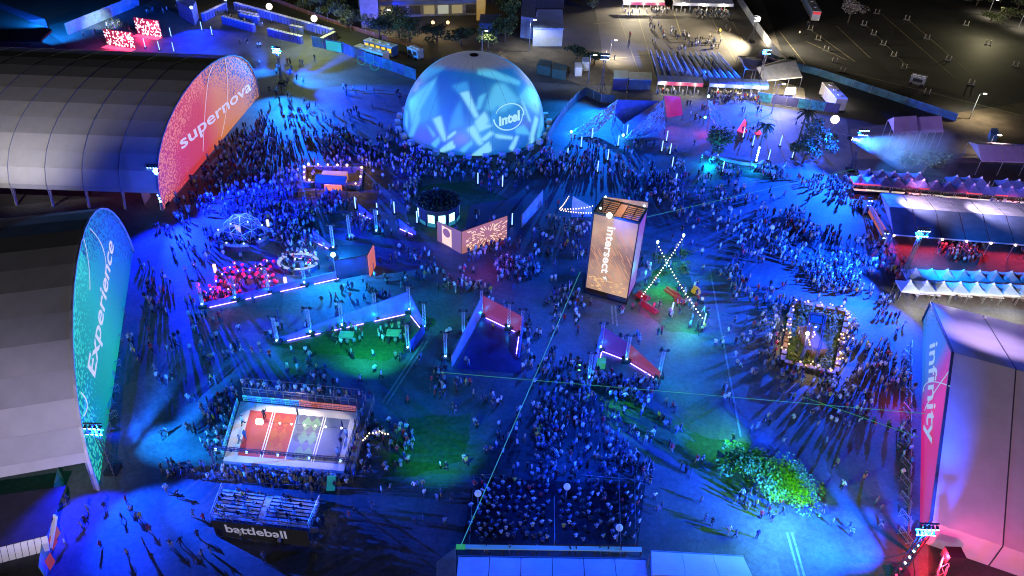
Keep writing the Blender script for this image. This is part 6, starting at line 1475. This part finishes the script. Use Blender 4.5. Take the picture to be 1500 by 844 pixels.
def body_mesh(pose, sit=False, sub=0):
    dz = -.45 if sit else 0
    P = dict(pel=(0, 0, .97 + dz), bel=(0, .01, 1.14 + dz), che=(0, 0, 1.34 + dz), nek=(0, 0, 1.49 + dz), hd=(0, .02, 1.60 + dz), top=(0, .02, 1.72 + dz), ls=(-.18, 0, 1.42 + dz), rs=(.18, 0, 1.42 + dz), lh=(-.10, 0, .90 + dz), rh=(.10, 0, .90 + dz))
    P.update(pose)
    for s in 'lr':
        wv = Vector(P[s + 'w']); el = Vector(P[s + 'e']); P[s + 'f'] = tuple(wv + (wv - el).normalized() * .12); a = P[s + 'a']; P[s + 't'] = (a[0], a[1] + .17, max(.04, a[2] - .04))
    RAD = dict(pel=.145, bel=.13, che=.155, nek=.06, hd=.10, top=.075, ls=.075, rs=.075, le=.05, re=.05, lw=.035, rw=.035, lf=.03, rf=.03, lh=.10, rh=.10, lk=.068, rk=.068, la=.045, ra=.045, lt=.038, rt=.038)
    ED = [('pel', 'bel', 't'), ('bel', 'che', 't'), ('che', 'nek', 't'), ('nek', 'hd', 's'), ('hd', 'top', 'h')]
    for s in 'lr': ED += [('che', s + 's', 't'), (s + 's', s + 'e', 't'), (s + 'e', s + 'w', 's'), (s + 'w', s + 'f', 's'), ('pel', s + 'h', 'b'), (s + 'h', s + 'k', 'b'), (s + 'k', s + 'a', 'b'), (s + 'a', s + 't', 'o')]
    names = list(P); ix = {n: i for i, n in enumerate(names)}
    me = bpy.data.meshes.new('person_body'); me.from_pydata([P[n] for n in names], [(ix[a], ix[b]) for a, b, _ in ED], [])
    o = bpy.data.objects.new('tmp', me); COL.objects.link(o); mod = o.modifiers.new('s', 'SKIN')
    for n in names:
        v = me.skin_vertices[0].data[ix[n]]; v.radius = (RAD[n], RAD[n] * (.72 if n in ('pel', 'bel', 'che') else 1)); v.use_root = (n == 'pel')
    if sub: m2 = o.modifiers.new('d', 'SUBSURF'); m2.levels = sub; m2.render_levels = sub
    dg = bpy.context.evaluated_depsgraph_get(); dg.update(); ev = o.evaluated_get(dg); m = ev.to_mesh(); m.calc_loop_triangles()
    V = np.array([v.co[:] for v in m.vertices]); T = np.array([t.vertices[:] for t in m.loop_triangles]); ev.to_mesh_clear(); bpy.data.objects.remove(o)
    # classify vertices by nearest bone
    kinds = []
    for v in V:
        best = (9, 't')
        for a, b, k in ED:
            A_, B_ = np.array(P[a]), np.array(P[b]); d = B_ - A_; t = np.clip(np.dot(v - A_, d) / np.dot(d, d), 0, 1); ds = np.linalg.norm(v - A_ - d * t) - (.08 if k == 't' else 0)
            if ds < best[0]: best = (ds, k)
        kinds.append(best[1])
    K_ = np.array(kinds); hz = P['hd'][2]
    K_[(V[:, 2] > hz + .02) & (V[:, 1] < .075)] = 'h'; K_[(V[:, 2] > hz + .07)] = 'h'; K_[(V[:, 2] < hz + .03) & (V[:, 2] > hz - .1) & (V[:, 1] > .04) & (np.abs(V[:, 0]) < .12)] = 's'
    return V, T, K_
def colours(K_, top, bot, skin, hair):
    c = np.zeros((len(K_), 4), np.float32); c[:, 3] = 1
    for k, v in (('t', top), ('b', bot), ('s', skin), ('h', hair), ('o', (.03, .03, .03))): c[K_ == k, :3] = v
    return c
LOW = [body_mesh(p) for p in POSES.values()] + [body_mesh(SIT, True)]
HI = {n: body_mesh(p, False, 1) for n, p in POSES.items()}; HI['sitting'] = body_mesh(SIT, True, 1)
PM = vcol('clothing_and_skin', 'col', .75)
def in_poly(x, y, P):
    c = False; n = len(P); j = n - 1
    for i in range(n):
        if ((P[i][1] > y) != (P[j][1] > y)) and (x < (P[j][0] - P[i][0]) * (y - P[i][1]) / (P[j][1] - P[i][1] + 1e-12) + P[i][0]): c = not c
        j = i
    return c
# footprints nobody stands in (px polygons)
KEEP = [[(345, 592), (530, 606), (512, 700), (322, 684)], [(311, 712), (474, 730), (456, 792), (306, 772)], [(856, 428), (868, 425), (925, 430), (916, 450)], [(620, 308), (668, 308), (668, 335), (620, 335)],
        [(641, 353), (677, 376), (742, 354), (740, 340)], [(480, 372), (550, 370), (550, 408), (488, 412)], [(1180, 470), (1210, 470), (1200, 535), (1178, 530)], [(0, 700), (84, 700), (60, 844), (0, 844)], [(668, 812), (1090, 812), (1090, 844), (660, 844)],
        [(1282, 304), (1500, 320), (1500, 352), (1300, 348)], [(1060, 205), (1140, 215), (1135, 244), (1045, 232)], [(835, 140), (1000, 140), (1000, 200), (835, 204)], [(336, 338), (376, 338), (376, 348), (336, 348)], [(461, 257), (510, 257), (508, 274), (459, 270)]]
KEEPW = [[(at(*q).x, at(*q).y) for q in P] for P in KEEP]
KEEPW.append([(DC.x + 18.6 * math.cos(a * math.pi / 12), DC.y + 18.6 * math.sin(a * math.pi / 12)) for a in range(24)])
for A_, B_, axx in [(at(380, 140), at(238, 309), (-1, 0)), (at(200, 372), at(146, 722), (-.955, -.295)), (at(1352, 470), at(1347, 793), (.92, -.385))]:
    v = Vector((axx[0], axx[1], 0)) * 100; u = -v * .005; KEEPW.append([(p.x, p.y) for p in (A_ + u, B_ + u, B_ + v, A_ + v)])
people = []; grid = {}
def try_add(x, y, z=0, pose=None, face=None, md=.5, keep=True, **k):
    if keep and any(in_poly(x, y, P) for P in KEEPW): return False
    g = (int(x // 1), int(y // 1))
    for i in (-1, 0, 1):
        for j in (-1, 0, 1):
            for (a, b) in grid.get((g[0] + i, g[1] + j), ()):
                if (a - x) ** 2 + (b - y) ** 2 < md * md: return False
    grid.setdefault(g, []).append((x, y)); people.append(dict(x=x, y=y, z=z, pose=pose, face=face, **k)); return True
def crowd(poly, dens, clump=0, face=None, pose=None, z=0, md=.55, keep=True, arm=0):
    P = [(at(*q).x, at(*q).y) for q in poly]; xs = [p[0] for p in P]; ys = [p[1] for p in P]
    A_ = abs(sum(P[i][0] * P[(i + 1) % len(P)][1] - P[(i + 1) % len(P)][0] * P[i][1] for i in range(len(P)))) / 2; n = int(A_ * dens * 1.22); k = 0; tries = 0
    fp = at(*face) if face else None
    while k < n and tries < n * 14:
        tries += 1; x, y = random.uniform(min(xs), max(xs)), random.uniform(min(ys), max(ys))
        if not in_poly(x, y, P): continue
        if clump:
            f = math.sin(x * .35 + 1.3) * math.sin(y * .31 + .4) + math.sin(x * .13 + y * .17) * .6
            if f < clump * (random.random() * 1.6 - .8): continue
        fa = math.atan2(fp.y - y, fp.x - x) - math.pi / 2 + random.gauss(0, .35) if fp else None
        ok = try_add(x, y, z, pose, fa, md, keep)
        if ok:
            k += 1
            if not pose and random.random() < .45:      # companions walking together
                for _ in range(random.choice((1, 1, 2))):
                    a = random.random() * 6.28; xx, yy = x + math.cos(a) * .7, y + math.sin(a) * .7
                    if in_poly(xx, yy, P) and try_add(xx, yy, z, None, fa, .45, keep): k += 1
C_ = crowd
C_([(245, 282), (300, 228), (350, 195), (390, 168), (420, 205), (440, 290), (330, 320), (262, 318)], .42, face=(300, 200))
C_([(420, 205), (500, 188), (590, 195), (640, 238), (600, 262), (535, 245), (440, 245), (430, 300)], .40, .6)
C_([(430, 282), (560, 285), (620, 255), (600, 320), (540, 345), (400, 330)], .38, .5)
C_([(330, 312), (440, 290), (470, 345), (330, 360)], .40, .4)
C_([(590, 205), (640, 238), (760, 240), (805, 222), (870, 238), (860, 262), (700, 268), (600, 262)], .50, face=(700, 190))
C_([(205, 350), (262, 318), (330, 312), (330, 440), (290, 450), (205, 460)], .14, .5)
C_([(330, 350), (470, 340), (490, 400), (390, 425), (300, 445)], .30, .4)
C_([(420, 110), (600, 140), (590, 190), (440, 200), (390, 160)], .045, .6)
C_([(340, 60), (460, 80), (470, 110), (400, 150)], .03)
C_([(195, 440), (300, 460), (400, 440), (400, 510), (330, 570), (250, 610), (190, 640), (170, 560)], .085, .5)
C_([(310, 440), (560, 410), (620, 460), (410, 500)], .07, .6)
C_([(420, 515), (600, 520), (560, 570), (360, 560)], .13, .5)
C_([(200, 640), (330, 580), (345, 560), (350, 580), (320, 690), (235, 700)], .38, .3)
C_([(232, 676), (330, 694), (505, 706), (505, 722), (440, 722), (330, 708), (240, 704)], 1.0, face=(430, 640), md=.5)
C_([(322, 690), (512, 704), (512, 715), (322, 702)], 1.4, face=(430, 640), md=.48, keep=False)
C_([(530, 580), (610, 610), (600, 690), (515, 712), (528, 640)], .42, .3)
C_([(525, 604), (532, 606), (514, 704), (507, 702)], 1.4, face=(430, 640), md=.48, keep=False)
C_([(352, 572), (545, 590), (543, 600), (352, 580)], 1.2, face=(430, 640), z=1.05, md=.48, keep=False)
C_([(600, 560), (700, 560), (760, 620), (760, 700), (690, 690), (600, 620)], .11, .5)
C_([(520, 520), (660, 540), (650, 590), (560, 580)], .12, .5)
C_([(560, 320), (640, 375), (760, 375), (860, 380), (850, 440), (770, 440), (700, 430), (620, 440), (560, 370)], .14, .5)
C_([(650, 378), (760, 380), (840, 420), (855, 445), (770, 455), (690, 432), (640, 400)], .35, .5)
C_([(674, 370), (744, 352), (750, 366), (690, 388)], .8, face=(712, 350), md=.5)
C_([(768, 300), (866, 310), (860, 380), (780, 385)], .12, .4)
C_([(820, 310), (866, 315), (862, 345), (830, 350)], .45, .2)
C_([(765, 440), (870, 440), (860, 520), (870, 560), (850, 640), (790, 640), (765, 560)], .34, .5)
C_([(872, 545), (965, 562), (968, 590), (930, 600), (860, 580)], .95, face=(915, 530), md=.48)
C_([(850, 560), (980, 590), (1010, 650), (930, 650), (850, 620)], .28, .4)
C_([(780, 620), (860, 610), (960, 690), (950, 740), (900, 740), (790, 700)], .45, .3)
C_([(800, 622), (870, 612), (915, 660), (930, 706), (812, 706)], .42)
C_([(780, 600), (815, 600), (818, 720), (785, 710)], .8, md=.5)
C_([(695, 706), (805, 706), (805, 798), (684, 798)], .95, face=(760, 640), z=.3, pose='sit', md=.6, keep=False)
C_([(818, 706), (942, 714), (932, 798), (818, 798)], .70, face=(800, 640), z=.3, pose='sit', md=.62, keep=False)
C_([(680, 804), (940, 808), (940, 816), (680, 812)], .5, md=.6, keep=False)
C_([(940, 250), (1100, 262), (1250, 262), (1290, 300), (1100, 330), (960, 330), (880, 290), (860, 262)], .19, .5)
C_([(960, 235), (1000, 240), (1010, 290), (985, 310), (950, 270)], .35, .3)
C_([(1110, 236), (1170, 250), (1170, 268), (1120, 262)], .2)
C_([(1150, 300), (1290, 300), (1330, 390), (1320, 430), (1130, 400)], .26, .5)
C_([(1050, 330), (1150, 330), (1250, 390), (1330, 430), (1300, 460), (1080, 440), (1040, 390)], .24, .5)
C_([(1060, 395), (1250, 400), (1320, 440), (1250, 455), (1160, 446), (1120, 445)], .42, .2)
C_([(1230, 450), (1345, 470), (1340, 600), (1300, 620), (1230, 560)], .24, .4)
C_([(1070, 440), (1150, 450), (1140, 540), (1060, 540)], .26, .4)
C_([(1030, 560), (1240, 565), (1330, 620), (1300, 700), (1200, 660), (1100, 640)], .12, .6)
C_([(1250, 600), (1335, 600), (1335, 720), (1290, 740)], .18, .4)
C_([(1090, 690), (1150, 740), (1190, 720), (1195, 760), (1140, 775), (1080, 740)], .3, .4)
C_([(1140, 540), (1240, 560), (1235, 575), (1140, 556)], .8, md=.5)
C_([(1130, 445), (1146, 450), (1138, 535), (1122, 530)], .5); C_([(1242, 462), (1252, 466), (1236, 556), (1226, 552)], .6)
C_([(970, 440), (1040, 460), (1030, 500), (960, 475)], .18, .4); C_([(935, 380), (1000, 370), (1035, 460), (960, 460)], .14, .3)
C_([(960, 480), (1060, 500), (1060, 560), (990, 555)], .09, .6)
C_([(875, 450), (1000, 480), (960, 520), (880, 500)], .07, .5)
C_([(1250, 284), (1500, 302), (1500, 310), (1280, 296)], .35, .3); C_([(1300, 352), (1500, 368), (1500, 392), (1335, 384)], .62, .2)
C_([(1335, 420), (1500, 430), (1500, 445), (1340, 440)], .08); C_([(1250, 262), (1500, 275), (1500, 290), (1250, 275)], .15)
C_([(960, 136), (1125, 140), (1125, 152), (965, 150)], .34, .2); C_([(965, 150), (1120, 152), (1100, 200), (1000, 190)], .05)
C_([(940, 20), (1080, 22), (1060, 76), (960, 76)], .05, .6); C_([(1000, 50), (1060, 60), (1062, 80), (985, 80)], .10, .3); C_([(960, 82), (1055, 84), (1080, 118), (975, 116)], .07, .2); C_([(915, 14), (1070, 16), (1070, 26), (915, 24)], .25, .2)
C_([(110, 60), (205, 14), (260, 14), (200, 45)], .08, .3); C_([(340, 12), (470, 45), (465, 60), (330, 30)], .03); C_([(880, 30), (960, 60), (940, 110), (890, 100)], .008)
C_([(1170, 30), (1260, 60), (1210, 70), (1170, 60)], .01); C_([(540, 640), (690, 690), (690, 790), (600, 790)], .03)
C_([(1030, 165), (1200, 185), (1240, 240), (1150, 225)], .03); C_([(800, 235), (960, 205), (950, 260), (850, 260)], .12, .3)
C_([(195, 340), (420, 130), (600, 200), (1000, 210), (1240, 260), (1335, 440), (1335, 760), (1080, 740), (760, 700), (540, 700), (200, 640)], .04)
# tables of people on the green lawn
for q in ((508, 496), (577, 493), (1067, 255), (1130, 256)):
    c = at(*q); tbl = thing('picnic_table', 'crowded square picnic table at ' + {508: 'the left of the wedge lawn', 577: 'the right of the wedge lawn', 1067: 'the left side of the palm island', 1130: 'the right side of the palm island'}[q[0]], 'table', c)
    MB().box(c + Vector((0, 0, .75)), (2.2, 1.6, .07)).build('table_top', mat('table_pale', (.5, .45, .4), .6), tbl); MB().box(c + Vector((0, 0, .36)), (.8, .8, .7)).build('pedestal', BLACK, tbl)
    for k in range(14):
        a = k * .45; rr = 1.75 + .5 * random.random(); try_add(c.x + math.cos(a) * rr * 1.1, c.y + math.sin(a) * rr * .9, 0, None, a + math.pi / 2, .35)
# bleacher audience
for k in range(78):
    u = random.random(); 
    if .43 < u < .54: continue
    n = 8; rw = int(random.random() ** .8 * n); v = (rw + .25) / n
    A_, B_, C2_, D_ = at(327, 716, .4), at(469, 734, .4), at(452, 776, 2.6), at(311, 760, 2.6); p = A_.lerp(B_, u).lerp(D_.lerp(C2_, u), v)
    if random.random() < (1.1 - u * .7): try_add(p.x, p.y, p.z - .42, 'sit', random.gauss(0, .3), .55, False)
# players on the court
for q in ((357, 622), (360, 642), (436, 607), (502, 628), (508, 640), (500, 652), (496, 668), (352, 650), (388, 612)): p = at(*q, .5); try_add(p.x, p.y, .5, None, random.random() * 6, .3, False)
# singled out people at the lower left and lower right, head px -> feet slightly below
for q in [(131, 752), (128, 768), (122, 776), (156, 748), (187, 738), (193, 752), (203, 762), (208, 762), (220, 780), (98, 800), (101, 738), (150, 804), (189, 816), (213, 800), (252, 802), (267, 800), (291, 788), (298, 818), (309, 810), (181, 764), (225, 822), (245, 722), (262, 730), (285, 758), (300, 765), (388, 824), (412, 800), (355, 790),
          (572, 720), (559, 724), (607, 718), (622, 728), (640, 735), (646, 728), (620, 766), (608, 768), (652, 770), (662, 735), (545, 745), (518, 750), (512, 760), (466, 770), (1026, 738), (1032, 764), (1042, 770), (1066, 782), (1076, 788), (958, 732), (962, 752), (968, 746), (1245, 785), (1242, 776), (1290, 772), (1288, 750), (1281, 740), (1278, 738), (1217, 770), (1203, 752), (1264, 702), (1232, 716), (1108, 788), (1113, 760)]:
    p = at(*q); try_add(p.x, p.y, 0, None, None, .3, False)
# assign looks; the 300 that show largest become individuals
LM = [('the sports court', (430, 645)), ('the battleball bleachers', (390, 750)), ('the viewing platform', (750, 755)), ('the platform right half', (880, 755)), ('the Experience wall foot', (180, 600)), ('the teal mesh fence', (90, 760)), ('the bright green shrub', (1148, 700)), ('the infinity wall', (1330, 650)),
      ('the wedge walled lawn', (510, 500)), ('the hedged warm bar', (1190, 500)), ('the green turf strip', (960, 620)), ('the turf right of the court', (630, 660)), ('the violet lit wall', (920, 545)), ('the pale bottom tent', (1020, 820)), ('the dark ground below the court', (560, 760)), ('the lower right blue floor', (1230, 780)), ('the lower left blue floor', (180, 800)), ('the coral lit panel', (720, 480)), ('the lower left tower foot', (166, 690))]
LMW = [(n, at(*q)) for n, q in LM]
vis = []
for p in people:
    X, Y = proj((p['x'], p['y'], .9)); p['px'] = (X, Y)
    q = CM.transposed() @ (Vector((p['x'], p['y'], p['z'] + .9)) - Vector((0, 0, CAM_H))); p['d'] = -q.z
    p['top'] = random.choices(list(TOPS), [24, 26, 16, 12, 5, 9, 6, 2])[0]; p['bot'] = random.choices(list(BOT), [50, 32, 12, 6])[0]
    p['s'] = random.randrange(4); p['h'] = random.randrange(4); p['f'] = p['face'] if p['face'] is not None else random.random() * 6.28; p['sc'] = random.gauss(.95, .05)
    if 3 < X < 1497 and 3 < Y < 838: vis.append(p)
vis.sort(key=lambda p: p['d'])
ind = vis[:300]; iset = set(id(p) for p in ind); cache = {}; groups = {}
for p in ind:
    pn = 'sitting' if p['pose'] == 'sit' else random.choices(list(POSES), [30, 22, 16, 12, 6, 8])[0]; key = (pn, p['top'], p['bot'] if p['bot'] in ('black', 'blue') else 'khaki', p['s'] % 2)
    if key not in cache:
        V, T, K_ = HI[pn]; me = bpy.data.meshes.new('person'); me.from_pydata(V.tolist(), [], T.tolist()); me.polygons.foreach_set('use_smooth', [True] * len(me.polygons)); ca = me.color_attributes.new('col', 'FLOAT_COLOR', 'POINT')
        ca.data.foreach_set('color', colours(K_, TOPS[p['top']], BOT[key[2]], SKIN[p['s']], HAIR[p['h']]).ravel()); me.materials.append(PM); cache[key] = me
    o = bpy.data.objects.new('person', cache[key]); COL.objects.link(o); o.location = (p['x'], p['y'], p['z'] + .02); o.rotation_euler[2] = p['f']; s = min(1.12, max(.88, p['sc'])); o.scale = (s, s, s); o['category'] = 'person'
    lm = min(LMW, key=lambda l: (l[1].x - p['x']) ** 2 + (l[1].y - p['y']) ** 2)
    lw = lm[1]; dx, dy = p['x'] - lw.x, p['y'] - lw.y; side = ('right of' if dx > 0 else 'left of') if abs(dx) > abs(dy) else ('beyond' if dy > 0 else 'on the near side of')
    if 'platform' in lm[0] and 676 < p['px'][0] < 945 and 700 < p['px'][1] < 802: side = 'on'
    if 'court' in lm[0] and p['z'] == .5: side = 'on'
    if 'bleachers' in lm[0] and pn == 'sitting': side = 'on'
    if 'blue floor' in lm[0] or 'dark ground' in lm[0] or 'turf' in lm[0] or 'foot' in lm[0]: side = 'by' if 'foot' in lm[0] else 'on'
    groups.setdefault((p['top'], pn, side, lm[0]), []).append((p['px'][0], o))
for (top, pn, side, lm), l in groups.items():
    l.sort(key=lambda t: t[0]); n = len(l)
    for i, (_, o) in enumerate(l):
        od = (', ' + ordn(i, n)) if n > 1 else ''
        o['label'] = f'person in {top} top {pn} {side} {lm}{od}'; o['group'] = 'people in the festival crowd'
        while len(o['label'].replace(',', ' , ').split()) > 16 and ' the ' in o['label']:
            i_ = o['label'].rindex(' the '); o['label'] = o['label'][:i_] + o['label'][i_ + 4:]
        if len(o['label'].split()) > 16: o['label'] = o['label'].replace('standing with hands on hips', 'standing').replace('holding up a phone', 'holding a phone').replace(' lit ', ' ').replace(' standing ', ' ').replace(' holding a phone', ' filming').replace('on the near side of', 'before').replace('the near side of', '')
rest = [p for p in people if id(p) not in iset]
Vs, Ts, Cs = [], [], []; off = 0
for p in rest:
    li = 6 if p['pose'] == 'sit' else random.choices(range(6), [30, 22, 16, 12, 6, 8])[0]; V, T, K_ = LOW[li]; c, s = math.cos(p['f']), math.sin(p['f']); k = min(1.15, max(.85, p['sc']))
    W = np.empty_like(V); W[:, 0] = (V[:, 0] * c - V[:, 1] * s) * k + p['x']; W[:, 1] = (V[:, 0] * s + V[:, 1] * c) * k + p['y']; W[:, 2] = V[:, 2] * k + p['z'] + .02
    Vs.append(W); Ts.append(T + off); off += len(V); Cs.append(colours(K_, TOPS[p['top']], BOT[p['bot']], SKIN[p['s']], HAIR[p['h']]))
V = np.concatenate(Vs); T = np.concatenate(Ts); Cc = np.concatenate(Cs)
me = bpy.data.meshes.new('crowd'); me.vertices.add(len(V)); me.vertices.foreach_set('co', V.astype(np.float32).ravel()); me.loops.add(len(T) * 3); me.loops.foreach_set('vertex_index', T.astype(np.int32).ravel())
me.polygons.add(len(T)); me.polygons.foreach_set('loop_start', np.arange(0, len(T) * 3, 3, dtype=np.int32)); me.polygons.foreach_set('use_smooth', [True] * len(T)); me.update(calc_edges=True)
ca = me.color_attributes.new('col', 'FLOAT_COLOR', 'POINT'); ca.data.foreach_set('color', Cc.ravel()); me.materials.append(PM)
o = bpy.data.objects.new('crowd', me); COL.objects.link(o); tag(o, 'dense festival crowd filling the blue lit plaza beyond the nearer people', 'crowd', kind='stuff')
